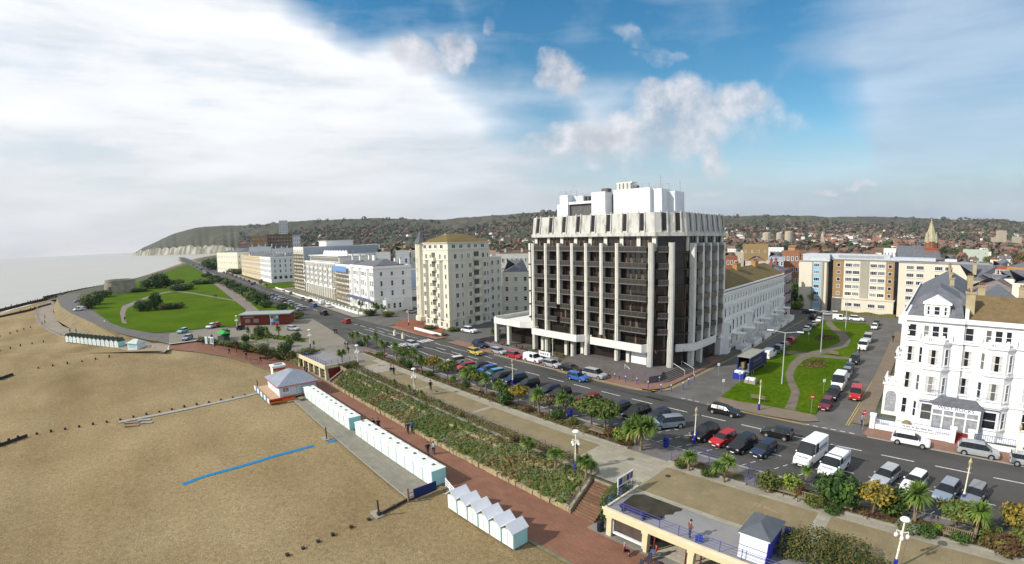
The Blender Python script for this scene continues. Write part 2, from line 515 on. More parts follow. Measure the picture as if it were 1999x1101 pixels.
class MB:
 """collects faces and builds ONE mesh object"""

 def __init__(s):
  s.v, s.f, s.m = [], [], []

 def mark(s):
  """a new piece starts here"""
  s.k = getattr(s, 'k', []) + [(len(s.v), len(s.f))]
  return s

 def pieces(s, name, mats, parent=None, loc=(0, 0, 0), rot=0.0):
  e = s.k + [(len(s.v), len(s.f))]
  for (v0, f0), (v1, f1) in zip(e[:-1], e[1:]):
   if f1 > f0:
    q = MB()
    q.v = s.v[v0:v1]
    q.f = [[i - v0 for i in f] for f in s.f[f0:f1]]
    q.m = s.m[f0:f1]
    q.build(name, mats, parent, loc, rot)

 def face(s, pts, m=0):
  b = len(s.v)
  s.v += [tuple(p) for p in pts]
  s.f.append(list(range(b, b + len(pts))))
  s.m.append(m)
  return s

 def box(s, x0, x1, y0, y1, z0, z1, m=0):
  b = len(s.v)
  s.v += [(x0, y0, z0), (x1, y0, z0), (x1, y1, z0), (x0, y1, z0), (x0, y0, z1), (x1, y0, z1), (x1, y1, z1), (x0, y1, z1)]
  for q in ((0, 3, 2, 1), (4, 5, 6, 7), (0, 1, 5, 4), (1, 2, 6, 5), (2, 3, 7, 6), (3, 0, 4, 7)):
   s.f.append([b + i for i in q])
   s.m.append(m)
  return s

 def prism(s, poly, z0, z1, m=0, mt=None, bottom=True):
  b = len(s.v)
  n = len(poly)
  ar = sum(poly[i][0] * poly[(i + 1) % n][1] - poly[(i + 1) % n][0] * poly[i][1] for i in range(n))
  if ar < 0:
   poly = poly[::-1]
  s.v += [(p[0], p[1], z0) for p in poly] + [(p[0], p[1], z1) for p in poly]
  for i in range(n):
   j = (i + 1) % n
   s.f.append([b + i, b + j, b + n + j, b + n + i])
   s.m.append(m)
  s.f.append([b + n + i for i in range(n)])
  s.m.append(m if mt is None else mt)
  if bottom:
   s.f.append([b + n - 1 - i for i in range(n)])
   s.m.append(m)
  return s

 def hip(s, x0, x1, y0, y1, z0, z1, ins=None, m=0, ridge='x'):
  """hipped roof; ins = inset of ridge ends"""
  if ridge == 'x':
   ins = (y1 - y0) / 2 if ins is None else ins
   ym = (y0 + y1) / 2
   a, b_ = (x0 + ins, ym, z1), (x1 - ins, ym, z1)
   s.face([(x0, y0, z0), (x1, y0, z0), b_, a], m)
   s.face([(x1, y1, z0), (x0, y1, z0), a, b_], m)
   s.face([(x0, y1, z0), (x0, y0, z0), a], m)
   s.face([(x1, y0, z0), (x1, y1, z0), b_], m)
  else:
   ins = (x1 - x0) / 2 if ins is None else ins
   xm = (x0 + x1) / 2
   a, b_ = (xm, y0 + ins, z1), (xm, y1 - ins, z1)
   s.face([(x0, y0, z0), (x1, y0, z0), a], m)
   s.face([(x1, y1, z0), (x0, y1, z0), b_], m)
   s.face([(x1, y0, z0), (x1, y1, z0), b_, a], m)
   s.face([(x0, y1, z0), (x0, y0, z0), a, b_], m)
  s.face([(x0, y1, z0), (x1, y1, z0), (x1, y0, z0), (x0, y0, z0)], m)
  return s

 def tube(s, p0, p1, r0, r1=None, n=8, m=0, caps=True):
  r1 = r0 if r1 is None else r1
  p0, p1 = Vector(p0), Vector(p1)
  d = (p1 - p0)
  if d.length < 1e-6:
   return s
  d.normalize()
  a = d.orthogonal().normalized()
  c = d.cross(a)
  b = len(s.v)
  for p, r in ((p0, r0), (p1, r1)):
   for i in range(n):
    t = 2 * math.pi * i / n
    s.v.append(tuple(p + (a * math.cos(t) + c * math.sin(t)) * r))
  for i in range(n):
   j = (i + 1) % n
   s.f.append([b + i, b + j, b + n + j, b + n + i])
   s.m.append(m)
  if caps:
   s.f.append([b + n - 1 - i for i in range(n)])
   s.f.append([b + n + i for i in range(n)])
   s.m += [m, m]
  return s

 def lathe(s, cx, cy, prof, n=12, m=0):
  b = len(s.v)
  for r, z in prof:
   for i in range(n):
    t = 2 * math.pi * i / n
    s.v.append((cx + r * math.cos(t), cy + r * math.sin(t), z))
  for k in range(len(prof) - 1):
   for i in range(n):
    j = (i + 1) % n
    s.f.append([b + k * n + i, b + k * n + j, b + (k + 1) * n + j, b + (k + 1) * n + i])
    s.m.append(m)
  s.f.append([b + n - 1 - i for i in range(n)])
  s.f.append([b + (len(prof) - 1) * n + i for i in range(n)])
  s.m += [m, m]
  return s

 def mesh(s, name, mats, smooth=False):
  me = bpy.data.meshes.new(name)
  me.from_pydata(s.v, [], s.f)
  if not isinstance(mats, (list, tuple)):
   mats = [mats]
  for q in mats:
   me.materials.append(q)
  me.polygons.foreach_set('material_index', s.m)
  if smooth:
   me.polygons.foreach_set('use_smooth', [True] * len(s.f))
  me.update()
  return me

 def build(s, name, mats, parent=None, loc=(0, 0, 0), rot=0.0, smooth=False):
  o = bpy.data.objects.new(name, s.mesh(name, mats, smooth))
  COL.objects.link(o)
  o.location = loc
  o.rotation_euler = (0, 0, rot)
  if parent:
   o.parent = parent
  return o


def empty(name, loc=(0, 0, 0), rot=0.0, label=None, cat=None, group=None, parent=None):
 o = bpy.data.objects.new(name, None)
 COL.objects.link(o)
 o.empty_display_size = .3
 o.location = loc
 o.rotation_euler = (0, 0, rot)
 if parent:
  o.parent = parent
 tagset(o, label, cat, group)
 return o


def inst(name, me, parent, loc=(0, 0, 0), rot=0.0, scale=None):
 o = bpy.data.objects.new(name, me)
 COL.objects.link(o)
 if parent:
  o.parent = parent
 o.location = loc
 o.rotation_euler = (0, 0, rot)
 if scale:
  o.scale = scale
 return o


KIDS = {}


def dup(root, loc, rot=0.0, label=None, group=None, scale=None, cat=None):
 """copy a thing with copies of its parts and sub-parts"""
 if root.name not in KIDS:
  KIDS[root.name] = [(c, list(c.children)) for c in root.children]
 r = root.copy()
 COL.objects.link(r)
 r.location = loc
 r.rotation_euler = (0, 0, rot)
 if scale:
  r.scale = scale if isinstance(scale, (tuple, list)) else (scale,) * 3
 tagset(r, label, cat, group)
 for ch, gs in KIDS[root.name]:
  c = ch.copy()
  COL.objects.link(c)
  c.parent = r
  for g in gs:
   d = g.copy()
   COL.objects.link(d)
   d.parent = c
 return r


USED = {}


def place(key, maker, loc, rot=0.0, label=None, group=None, scale=None):
 """first placement uses the thing itself, later ones are copies"""
 if key not in USED:
  o = maker()
  USED[key] = o
  KIDS[o.name] = [(c, list(c.children)) for c in o.children]
  o.location = loc
  o.rotation_euler = (0, 0, rot)
  if scale:
   o.scale = scale if isinstance(scale, (tuple, list)) else (scale,) * 3
  tagset(o, label, None, group)
  return o
 return dup(USED[key], loc, rot, label, group, scale)


def struct(name, mb, mats, **k):
 return tagset(mb.build(name, mats, **k), kind='structure')


def poly(name, pts, m, z=0.0):
 """flat sheet"""
 p = [(a[0], a[1], z if len(a) < 3 else a[2]) for a in pts]
 n = len(p)
 ar = sum(p[i][0] * p[(i + 1) % n][1] - p[(i + 1) % n][0] * p[i][1] for i in range(n))
 if ar < 0:
  p = p[::-1]
 return struct(name, MB().face(p), m)


def pix(name, pts, m, z=0.0):
 return poly(name, [(*G(a[0], a[1], z if len(a) < 3 else a[2]), z if len(a) < 3 else a[2]) for a in pts], m)


def strip(name, A, B, m):
 """ribbon between two rails of (x, y, z)"""
 mb = MB()
 for i in range(len(A) - 1):
  q = [A[i], B[i], B[i + 1], A[i + 1]]
  n = (Vector(q[1]) - Vector(q[0])).cross(Vector(q[2]) - Vector(q[0]))
  if n.z < 0:
   q = q[::-1]
  mb.face(q)
 return struct(name, mb, m)


def writing(name, text, size, m, parent=None, loc=(0, 0, 0), rot=(0, 0, 0), shear=0.0, sx=1.0):
 cu_ = bpy.data.curves.new(name, 'FONT')
 cu_.body = text
 cu_.size = size
 cu_.shear = shear
 cu_.align_x = 'CENTER'
 cu_.extrude = .004
 o = bpy.data.objects.new(name, cu_)
 COL.objects.link(o)
 me = bpy.data.meshes.new_from_object(o.evaluated_get(bpy.context.evaluated_depsgraph_get()))
 bpy.data.objects.remove(o)
 me.materials.clear()
 me.materials.append(m)
 o = bpy.data.objects.new(name, me)
 COL.objects.link(o)
 o.location = loc
 o.rotation_euler = rot
 o.scale = (sx, 1, 1)
 if parent:
  o.parent = parent
 return o

# ------------------------------------------------------------------ setting
GB = [(-345, -41.5), (-380, -40), (-415, -33), (-470, -18), (-500, -8), (-560, 12), (-700, 45), (-910, 84), (-1214, 148), (-1745, 262), (-3200, 730)]
poly('ground', [(6000, 37.9), (-112, 37.9), (-125, 34), (-139.5, 24.2), (-146.5, 19), (-148.6, 9), (-156, 3.7), (-177, -5), (-209, -14), (-260, -24), (-306, -34), *GB, (-6000, 1700), (-6000, 9000), (6000, 9000)], mat('town_ground', (.10, .095, .07), .95, .3, .02, detail=8, col2=(.07, .085, .035), pos=True, fine=(.4, .25)), -.06)

# sea
sea = mat('sea_water', (.33, .315, .26), .28, .06, .01, detail=4, pos=True, spec=.5)
n_, l_ = sea.node_tree.nodes, sea.node_tree.links
b_ = n_['Principled BSDF']
g_ = n_.new('ShaderNodeNewGeometry')
mp_ = n_.new('ShaderNodeMapping')
mp_.inputs['Scale'].default_value = (.25, .06, 1)
mp_.inputs['Rotation'].default_value = (0, 0, .5)
l_.new(g_.outputs['Position'], mp_.inputs[0])
ns_ = n_.new('ShaderNodeTexNoise')
ns_.inputs['Scale'].default_value = 1.0
ns_.inputs['Detail'].default_value = 6
l_.new(mp_.outputs[0], ns_.inputs['Vector'])
bp_ = n_.new('ShaderNodeBump')
bp_.inputs['Strength'].default_value = .35
bp_.inputs['Distance'].default_value = 1.0
l_.new(ns_.outputs[0], bp_.inputs['Height'])
l_.new(bp_.outputs[0], b_.inputs['Normal'])
poly('sea', [(3000, -30000), (3000, 0), (-300, 0), (-560, 40), (-3000, 800), (-9000, 3000), (-30000, 12000), (-30000, -30000)], sea, -6.0)

# lower promenade (red brick) with sea-side kerb
def zp(px, py, z):
 return (*G(px, py, z), z)


def zw(px):
 return -.45 - 2.5 * max(0, min(1, (325 - px) / 150))


LI = [(120, 34.7, -3), (-92, 35.2, -3), (-109, 34.6, -3), zp(560, 703, -2.9), zp(506, 690, -2.4), zp(465, 680, -1.7), zp(425, 673, -.95), zp(383, 665, -.4), zp(330, 672, -.4)]
LO = [(120, 28, -3), (-92, 28.6, -3), (-103, 27.6, -3), zp(526, 722, -3), zp(505, 715, -2.8), zp(485, 707, -2.4), zp(445, 696, -1.8), zp(388, 687, -1.0), zp(330, 681, -.45)]
strip('lower_promenade', LI, LO, redprom)
strip('promenade_kerb', [(a, b, z + .006) for a, b, z in LO], [(a - .2, b - .4, z + .006) for a, b, z in LO], mat('mossy_kerb', (.17, .165, .10), .9, .2, 1, pos=True))
# brick edging beside the bank
strip('promenade_gutter', [(a, b, z + .008) for a, b, z in LI[:3]], [(a, b - .35, z + .008) for a, b, z in LI[:3]], kerb)

# boarded walk in front of the flat-roofed huts
poly('boarded_walk', [(-88.5, 28.2), (-43.4, 27.6), (-43.2, 23.9), (-87.2, 25.2)], brickify(mat('walk_slabs', (.23, .215, .17), .9, .1, .4, detail=5, pos=True, fine=(4, .08)), 1, .85, 1.2, .8), -2.92)
strip('walk_edge', [(-87.2, 25.2, -2.91), (-43.2, 23.9, -2.91)], [(-87.2, 25.0, -2.91), (-43.2, 23.7, -2.91)], kerb)

# beach: gently shelving shingle
BE = [((120, 28.6, -3.1), (120, -95)), ((-42, 28.6, -3.1), (-42, -95)), ((-92, 28.8, -3.1), (-100, -95)), ((-103, 28.0, -3.12), (-125, -95))]
for (px_, py_), o_ in (((526, 723), (-140, -95)), ((505, 716), (-150, -95)), ((485, 708), (-165, -95)), ((445, 697), (-185, -95)), ((388, 688), (-200, -95)), ((330, 682), (-215, -95))):
 q_ = LO[3 + [526, 505, 485, 445, 388, 330].index(px_)]
 BE.append(((q_[0] + .25, q_[1] + .6, q_[2] - .12), o_))
wk2p = ((325, 684), (262, 687), (235, 680), (170, 667), (118, 656), (90, 642), (72, 628), (69, 615), (74, 600), (100, 585), (130, 571))
for (px_, py_), o_ in zip(wk2p, ((-225, -95), (-240, -95), (-250, -94), (-265, -93), (-285, -92), (-305, -90), (-330, -86), (-350, -83), (-375, -77), (-410, -67), (-455, -59))):
 z_ = zw(px_)
 BE.append(((*G(px_, py_, z_), z_ - .08), o_))
BE += [((-470, -33, -3), (-510, -47)), ((-500, -18, -3), (-570, -28)), ((-558, 3, -3), (-660, 2)), ((-909, 72, -3), (-950, 58)), ((-1214, 133, -3), (-1400, 133)), ((-1745, 232, -3), (-1850, 215)), ((-2600, 480, -3), (-2650, 420)), ((-3500, 800, -3), (-3500, 740))]
bm_ = MB()
rows = []
NR = 34
for i, ((a, b, z), (oa, on)) in enumerate(BE):
 rows.append([])
 for k in range(NR + 1):
  t = (k / NR)
  x, y = a + (oa - a) * t, b + (on - b) * t
  h = z + (-6.9 - z) * (t ** 1.1)
  rows[-1].append((x, y, h))
# refine along s
fine_rows = []
for i in range(len(rows) - 1):
 m_ = max(1, min(40, int(math.dist(rows[i + 1][0], rows[i][0]) / 6)))
 for q in range(m_):
  t = q / m_
  fine_rows.append([tuple(rows[i][k][c] * (1 - t) + rows[i + 1][k][c] * t for c in range(3)) for k in range(NR + 1)])
fine_rows.append(rows[-1])
for i in range(len(fine_rows)):
 for k in range(2, NR + 1):
  x, y, z = fine_rows[i][k]
  fine_rows[i][k] = (x, y, z + (.05 * math.sin(x * .11 + 1.7 * math.sin(y * .1)) * math.sin(y * .23) if x > -460 else 0))
for i in range(len(fine_rows) - 1):
 for k in range(NR):
  bm_.face([fine_rows[i][k], fine_rows[i][k + 1], fine_rows[i + 1][k + 1], fine_rows[i + 1][k]])
beach = struct('beach', bm_, shingle)
from mathutils.bvhtree import BVHTree
BT = BVHTree.FromPolygons([Vector(v) for v in bm_.v], bm_.f)


def BP(px, py, dz=0.0):
 """point of the beach surface seen at that direction"""
 h_ = BT.ray_cast(Vector((0, 0, H)), ray(px, py))[0]
 return (h_.x, h_.y, h_.z + dz) if h_ else (*G(px, py, -3.3), -3.3 + dz)

# bigger colour drifts on the shingle: pale patches, damp tone toward the water
n_, l_ = shingle.node_tree.nodes, shingle.node_tree.links
b_ = n_['Principled BSDF']
src = b_.inputs['Base Color'].links[0].from_socket
g_ = n_.new('ShaderNodeNewGeometry')
v_ = n_.new('ShaderNodeTexNoise')
v_.inputs['Scale'].default_value = 1.9
v_.inputs['Detail'].default_value = 9
v_.inputs['Roughness'].default_value = .95
l_.new(g_.outputs['Position'], v_.inputs['Vector'])
r_ = n_.new('ShaderNodeMapRange')
r_.inputs['From Min'].default_value = .34
r_.inputs['From Max'].default_value = .66
r_.inputs['To Min'].default_value = .55
r_.inputs['To Max'].default_value = 1.45
l_.new(v_.outputs[0], r_.inputs['Value'])
s_ = n_.new('ShaderNodeVectorMath')
s_.operation = 'SCALE'
l_.new(src, s_.inputs[0])
l_.new(r_.outputs[0], s_.inputs[3])
l_.new(s_.outputs[0], b_.inputs['Base Color'])
bp_ = n_.new('ShaderNodeBump')
bp_.inputs['Strength'].default_value = .6
bp_.inputs['Distance'].default_value = .12
l_.new(v_.outputs[0], bp_.inputs['Height'])
l_.new(bp_.outputs[0], b_.inputs['Normal'])

strip('coast_bank', [(a, b, -.07) for a, b in GB], [(-375, -50, -3), (-400, -49, -3), (-440, -46, -3), (-473, -31, -3), (-505, -15, -3), (-565, 5, -3), (-700, 32, -3), (-912, 73, -3), (-1216, 134, -3), (-1747, 233, -3), (-3200, 695, -3)], mat('coast_scrub', (.10, .095, .045), .95, .3, .1, pos=True))
v2_ = n_.new('ShaderNodeTexNoise')
v2_.inputs['Scale'].default_value = 1.0
v2_.inputs['Detail'].default_value = 6
m2_ = n_.new('ShaderNodeMapping')
m2_.inputs['Scale'].default_value = (.018, .09, 1)
l_.new(g_.outputs['Position'], m2_.inputs[0])
l_.new(m2_.outputs[0], v2_.inputs['Vector'])
r2_ = n_.new('ShaderNodeMapRange')
r2_.inputs['From Min'].default_value = .3
r2_.inputs['From Max'].default_value = .7
r2_.inputs['To Min'].default_value = .84
r2_.inputs['To Max'].default_value = 1.14
l_.new(v2_.outputs[0], r2_.inputs['Value'])
s2_ = n_.new('ShaderNodeVectorMath')
s2_.operation = 'SCALE'
l_.new(s_.outputs[0], s2_.inputs[0])
l_.new(r2_.outputs[0], s2_.inputs[3])
l_.new(s2_.outputs[0], b_.inputs['Base Color'])

foam = []
for i_ in range(0, len(fine_rows)):
 rr_ = fine_rows[i_]
 for k_ in range(NR):
  if rr_[k_][2] >= -5.97 > rr_[k_ + 1][2]:
   t_ = (rr_[k_][2] + 5.97) / (rr_[k_][2] - rr_[k_ + 1][2])
   p_ = [rr_[k_][c] + (rr_[k_ + 1][c] - rr_[k_][c]) * t_ for c in range(3)]
   q_ = [rr_[k_ + 1][c] - rr_[k_][c] for c in range(2)]
   L_ = math.hypot(*q_)
   w_ = 1.2 + .8 * math.sin(i_ * .9) + .5 * math.sin(i_ * 2.3)
   foam.append(((p_[0], p_[1], -5.985), (p_[0] + q_[0] / L_ * w_, p_[1] + q_[1] / L_ * w_, -5.985)))
   break
strip('surf', [a for a, b in foam], [b for a, b in foam], mat('sea_foam', (.75, .75, .72), .9, .15, .5, pos=True))

# garden bank between the two promenades
def bank(name, s0, s1, n0, n1, z0, z1, m, seg=1.2):
 mb = MB()
 k = max(1, int((s1 - s0) / seg))
 q = 6
 g = [[(s0 + (s1 - s0) * i / k, n0 + (n1 - n0) * j / q, z0 + (z1 - z0) * (j / q) + (rnd.uniform(-.12, .12) if 0 < j < q else 0)) for j in range(q + 1)] for i in range(k + 1)]
 for i in range(k):
  for j in range(q):
   mb.face([g[i][j], g[i + 1][j], g[i + 1][j + 1], g[i][j + 1]])
 return struct(name, mb, m)


bank('garden_bank', -91, -29.6, 34.9, 38.3, -2.55, -.02, bedsoil)
bank('garden_bank', -11.2, 120, 34.9, 38.3, -2.9, -.02, bedsoil)
strip('garden_bank', [(-110.5, 34.6, -3.02), *[(a, b + .02, z - .02) for a, b, z in LI[3:8]]], [(-110.5, 41, -.03), (*G(590, 692, 0), -.03), (*G(530, 682, 0), -.03), (*G(480, 673, 0), -.03), (*G(440, 668, 0), -.03), (*G(390, 661, 0), -.03)], bedsoil)

# upper promenade
poly('upper_promenade', [(120, 38.3), (120, 46.3), (-93.4, 46.3), (-93.4, 40.7), (-91, 40.7), (-91, 38.3)], buff, 0.0)
for k_, q in enumerate((((120, 45.0), (120, 46.3), (-112, 46.3), (-112, 45.0)), ((120, 38.9), (120, 38.3), (-93, 38.3), (-93, 38.9)), ((-33.5, 38.9), (-24.2, 38.9), (-24.2, 45.0), (-33.5, 45.0)),
      ((-90, 38.9), (-83.5, 38.9), (-83.5, 45.0), (-90, 45.0)), ((-69.4, 38.9), (-68.9, 38.9), (-68.9, 45.0), (-69.4, 45.0)), ((-54.2, 38.9), (-53.6, 38.9), (-53.6, 45.0), (-54.2, 45.0)),
      ((-7.8, 38.9), (-6.6, 38.9), (-6.6, 45.0), (-7.8, 45.0)), ((14, 38.9), (14.8, 38.9), (14.8, 45.0), (14, 45.0)))):
 poly('paving_band', q, buffedge, .005)
# planting strip, paved walk behind it, road
poly('flower_bed', [(-29.9, 46.4), (-31, 48.6), (-101, 48.6), (-103, 46.4)], soil, .03)
poly('flower_bed', [(-24.6, 46.4), (-24.3, 48.2), (-16.6, 48.2), (-15.8, 46.4)], soil, .03)
poly('flower_bed', [(-13.4, 46.4), (-13.4, 48.8), (120, 48.8), (120, 46.4)], soil, .03)
poly('pavement', [(120, 48.8), (120, 50.1), (-112, 50.1), (-112, 46.3), (120, 46.3)], mat('purple_grey_paving', (.17, .15, .145), .9, .12, .8, pos=True, fine=(5, .1)), .002)


def cx(s):
 return 62.2 + .065 * max(0, -150 - s)


rs = [200] + list(range(100, -120, -40)) + [-110, -135, -150, -180, -226, -280, -340, -402, -500, -640, -780, -1000, -1300, -1800]
near = []
for s in rs:
 n0 = 50.1 if s >= -112 else (44 if s > -160 else cx(s) - 12.5)
 near.append((s, n0, .01))
strip('road', near, [(s, cx(s) + 4.8, .01) for s in rs], asphalt)
poly('pavement', [(200, 67.15), (200, 71.2), (-7.3, 71.2), (-7.6, 67.6), (-6.9, 67.15)], pinkpave, .12)
poly('pavement', [(-60.01, 67.1), (-60.01, 70.6), (-97, 70.6), (-97, 67.1)], pinkpave, .12)
poly('pavement', [(-102, 67.1), (-102, 71), (-126, 73), (-128, 67.1)], pinkpave, .12)
palep = mat('pale_pavement', (.25, .225, .19), .9, .1, .5, pos=True)
wsn = [-152] + rs[10:]
pb = MB()
for i in range(26):
 s0 = rnd.uniform(-150, 40)
 n0 = rnd.uniform(55.5, 65)
 if rnd.random() < .3:
  pb.box(s0, s0 + rnd.uniform(8, 22), n0, n0 + .35, .012, .0135)
 else:
  pb.box(s0, s0 + rnd.uniform(.8, 4.5), n0, n0 + rnd.uniform(.6, 1.6), .012, .0135)
struct('road_patch', pb, mat('tar_patch', (.048, .046, .045), .85, .2, 1, pos=True))
pb = MB()
for i in range(12):
 s0, n0 = rnd.uniform(-110, 30), rnd.choice((55.4, 58.6, 66.4, 40.8, 43.2))
 pb.tube((s0, n0, .010), (s0, n0, .017), .32, .32, 12)
struct('manhole_cover', pb, mat('iron_cover', (.045, .04, .04), .6, .2, 5))
pb = MB()
for i in range(40):
 s0 = -110 + i * 4.4
 pb.box(s0, s0 + .03, 38.9, 45.0, .001, .0035)
struct('paving_joint', pb, mat('joint_line', (.15, .125, .085), .9, .2, 1, pos=True))
strip('pavement', [(s, cx(s) + 4.95, .12) for s in wsn], [(s, cx(s) + 9.4, .12) for s in wsn], palep)
strip('forecourt_paving', [(s, cx(s) + 9.5, .1) for s in (-152, -185, -226, -262, -290)], [(s, cx(s) + 26, .1) for s in (-152, -185, -226, -262, -290)], mat('garden_paving', (.22, .20, .15), .9, .15, .4, col2=(.09, .11, .04), pos=True, thr=(.5, .6)))
poly('side_road', [(-151, 67), (-129, 67), (-136, 130), (-160, 150), (-166, 150)], asphalt2, .02)
# markings
mk = MB()
for k in range(-60, 25):
 s = -76.2 + 5.97 * k
 if -113 < s < -97 or s < -150:
  continue
 mk.box(s, s + 3.7, 62.12, 62.28, .012, .016)
for s in range(-1000, -165, 12):
 mk.box(s, s + 5, cx(s) - .1, cx(s) + .1, .012, .016)
# zig-zags by the crossing
for n0 in (56.6, 60.2, 64.4):
 for side in (-1, 1):
  for k in range(7):
   s0 = -103 + side * (4 + 3.2 * k)
   s1 = s0 + side * 3.2
   o0, o1 = (0, .45) if k % 2 else (.45, 0)
   a, b = (s0, n0 + o0), (s1, n0 + o1)
   mk.face([(a[0], a[1], .016), (b[0], b[1], .016), (b[0], b[1] + .14, .016), (a[0], a[1] + .14, .016)][::side])
# bay markings
for s in [-97 + 2.75 * i for i in range(58)]:
 for j in range(4):
  t0, t1 = j / 4, j / 4 + .13
  a = (s + 1.9 - 2.4 * (1 - t0), 50.4 + 4.9 * t0)
  b = (s + 1.9 - 2.4 * (1 - t1), 50.4 + 4.9 * t1)
  mk.face([(a[0], a[1], .016), (b[0], b[1], .016), (b[0] + .1, b[1], .016), (a[0] + .1, a[1], .016)][::-1])
 mk.face([(s + 1.3, 55.3, .016), (s + 2.5, 55.3, .016), (s + 2.5, 55.42, .016), (s + 1.3, 55.42, .016)])
# give-way dashes at the side roads
for i in range(22):
 s = -34.5 + i * 1.2
 if s < -31 or s > -16:
  mk.box(s, s + .7, 67.3, 67.45, .02, .024)
struct('road_marking', mk, linewhite)
zb = MB()
for i in range(7):
 zb.box(-104.3, -101.3, 54.2 + i * .95, 54.7 + i * .95, .012, .017)
for i in range(4):
 zb.box(-104.3, -101.3, 62.9 + i * .95, 63.4 + i * .95, .012, .017)
struct('zebra_crossing', zb, linewhite)
kb = MB()
kb.box(-100, 120, 50.0, 50.18, -.02, .11)
for a, b in ((-101, -30.4), (-13.4, 120)):
 kb.box(a, b, 46.22, 46.42, -.02, .16)
kb.box(-24.8, -15.6, 46.22, 46.42, -.02, .16)
kb.box(-79, -41.5, 66.9, 67.08, 0, .13)
kb.box(-7, 120, 67.0, 67.15, 0, .13)
struct('kerb', kb, kerb)

# hotel forecourt, side roads and the grassed square
pix('side_road', [(1150, 738), (1212, 776), (1392, 760), (1430, 640), (1420, 640), (1545, 606), (1760, 652), (1760, 690), (1745, 700), (1700, 835), (1730, 880), (1300, 790)], asphalt2, .006)
poly('side_road', [(-39.3, 66.9), (-7.2, 66.9), (-9.5, 177), (-60, 177), (-60, 168), (-39.3, 160)], asphalt2, .014)
poly('forecourt_paving', [(-60, 67.0), (-42.6, 67.0), (-40.4, 67.8), (-38.9, 70.2), (-39.0, 96), (-42, 96), (-60, 79)], pinkpave, .13)
poly('pavement', [(-39.0, 96.3), (-42, 96.3), (-45, 170), (-42, 170)], mat('dark_pavement', (.13, .12, .11), .9, .1, .5, pos=True), .12)
poly('yard', [(-128, 70), (-79, 70), (-79, 120), (-128, 120)], asphalt2, .02)
poly('pavement', [(-7.35, 71.22), (-8.4, 150), (-11.3, 150), (-9.7, 71.22)], mat('tan_pavement', (.19, .15, .11), .9, .1, .5, pos=True), .12)
yl = MB()
for o in (0, .3):
 yl.box(-9.95 - o, -9.85 - o, 70, 150, .024, .028)
 yl.face([(-60, 66.6 - o, .024), (-43, 66.6 - o, .024), (-43, 66.7 - o, .024), (-60, 66.7 - o, .024)])
 yl.face([(-43, 66.6 - o, .024), (-40, 67.5 - o, .024), (-40, 67.6 - o, .024), (-43, 66.7 - o, .024)])
 yl.face([(-38.4 + o, 70.5, .024), (-38.3 + o, 70.5, .024), (-38.3 + o, 160, .024), (-38.4 + o, 160, .024)])
 yl.face([(-30, 67.0 + o, .024), (-15, 67.0 + o, .024), (-15, 67.1 + o, .024), (-30, 67.1 + o, .024)])
 yl.face([(-40, 67.5 + o, .024), (-38.3 + o, 70.5, .024), (-38.45 + o, 70.6, .024), (-40.1, 67.7 + o, .024)])
struct('yellow_line', yl, lineyellow)
sqp = [(1405, 776), (1440, 748), (1468, 728), (1510, 692), (1540, 668), (1575, 646), (1600, 630), (1618, 626), (1690, 631), (1700, 637), (1690, 660), (1672, 682), (1655, 712), (1632, 745), (1606, 785), (1592, 808), (1574, 809), (1552, 803), (1480, 790), (1440, 784)]
sq = [G(a, b, .12) for a, b in sqp]
m_ = MB().prism([(a, b) for a, b in sq], 0, .14)
struct('lawn', m_, grassm)
pix('pavement', [(1398, 780), (1405, 774), (1440, 783), (1480, 789), (1552, 802), (1590, 810), (1600, 822), (1570, 823), (1480, 808), (1425, 795)], mat('tan_pavement', (.19, .15, .11)), .145)
pthL = [(1531, 797), (1540, 780), (1545, 765), (1538, 748), (1533, 730), (1540, 712), (1556, 696), (1585, 686), (1615, 679), (1640, 668), (1638, 657), (1625, 645), (1613, 634), (1612, 628)]
pthR = [(1553, 801), (1558, 782), (1561, 765), (1553, 748), (1548, 733), (1554, 718), (1568, 704), (1590, 695), (1620, 687), (1655, 676), (1661, 663), (1650, 650), (1634, 640), (1622, 627)]
pathm = mat('gravel_path', (.16, .135, .10), .95, .15, .6, pos=True, fine=(5, .1))
strip('path', [(*G(a, b, .15), .15) for a, b in pthL], [(*G(a, b, .15), .15) for a, b in pthR], pathm)
pix('path', [(1530, 686), (1545, 684), (1590, 691), (1660, 697), (1660, 702), (1590, 697), (1540, 691)], pathm, .149)

# plaza, car park and the west lawns
plaza = mat('plaza_paving', (.215, .19, .15), .9, .12, .15, detail=7, pos=True, fine=(3, .1))
pix('plaza', [(700, 690), (672, 662), (640, 640), (610, 622), (560, 618), (480, 640), (420, 640), (335, 650), (300, 664), (332, 671), (383, 664), (440, 668), (480, 673), (530, 682), (590, 692), (640, 684), (668, 690)], plaza, .012)
poly('terrace_paving', [(-112, 40.4), (-93.41, 40.9), (-93.41, 46.5), (-114, 46.5)], mat('plaza_grey', (.22, .20, .175), .9, .1, .3, pos=True), .008)
parkp = [(178, 600), (215, 630), (245, 641), (300, 650), (335, 647), (400, 640), (462, 636), (470, 620), (478, 604), (455, 580), (425, 556), (405, 538), (382, 524), (366, 516), (350, 521), (330, 530), (300, 540), (262, 552), (215, 566), (185, 580)]
pix('lawn', parkp, grassm, .03)
pix('path', [(462, 638), (505, 640), (520, 618), (470, 575), (440, 556), (412, 535), (400, 528), (395, 530), (420, 556), (450, 580), (480, 604), (478, 620)], mat('path_grey', (.20, .17, .14), .95, .1, .5, pos=True), .036)
pl = [(238, 630), (234, 610), (238, 598), (262, 588), (290, 578), (320, 570), (340, 567), (380, 572), (420, 579), (460, 586)]
pr = [(247, 632), (244, 612), (248, 602), (268, 591), (292, 581), (322, 572), (342, 569), (380, 574), (420, 581), (462, 588)]
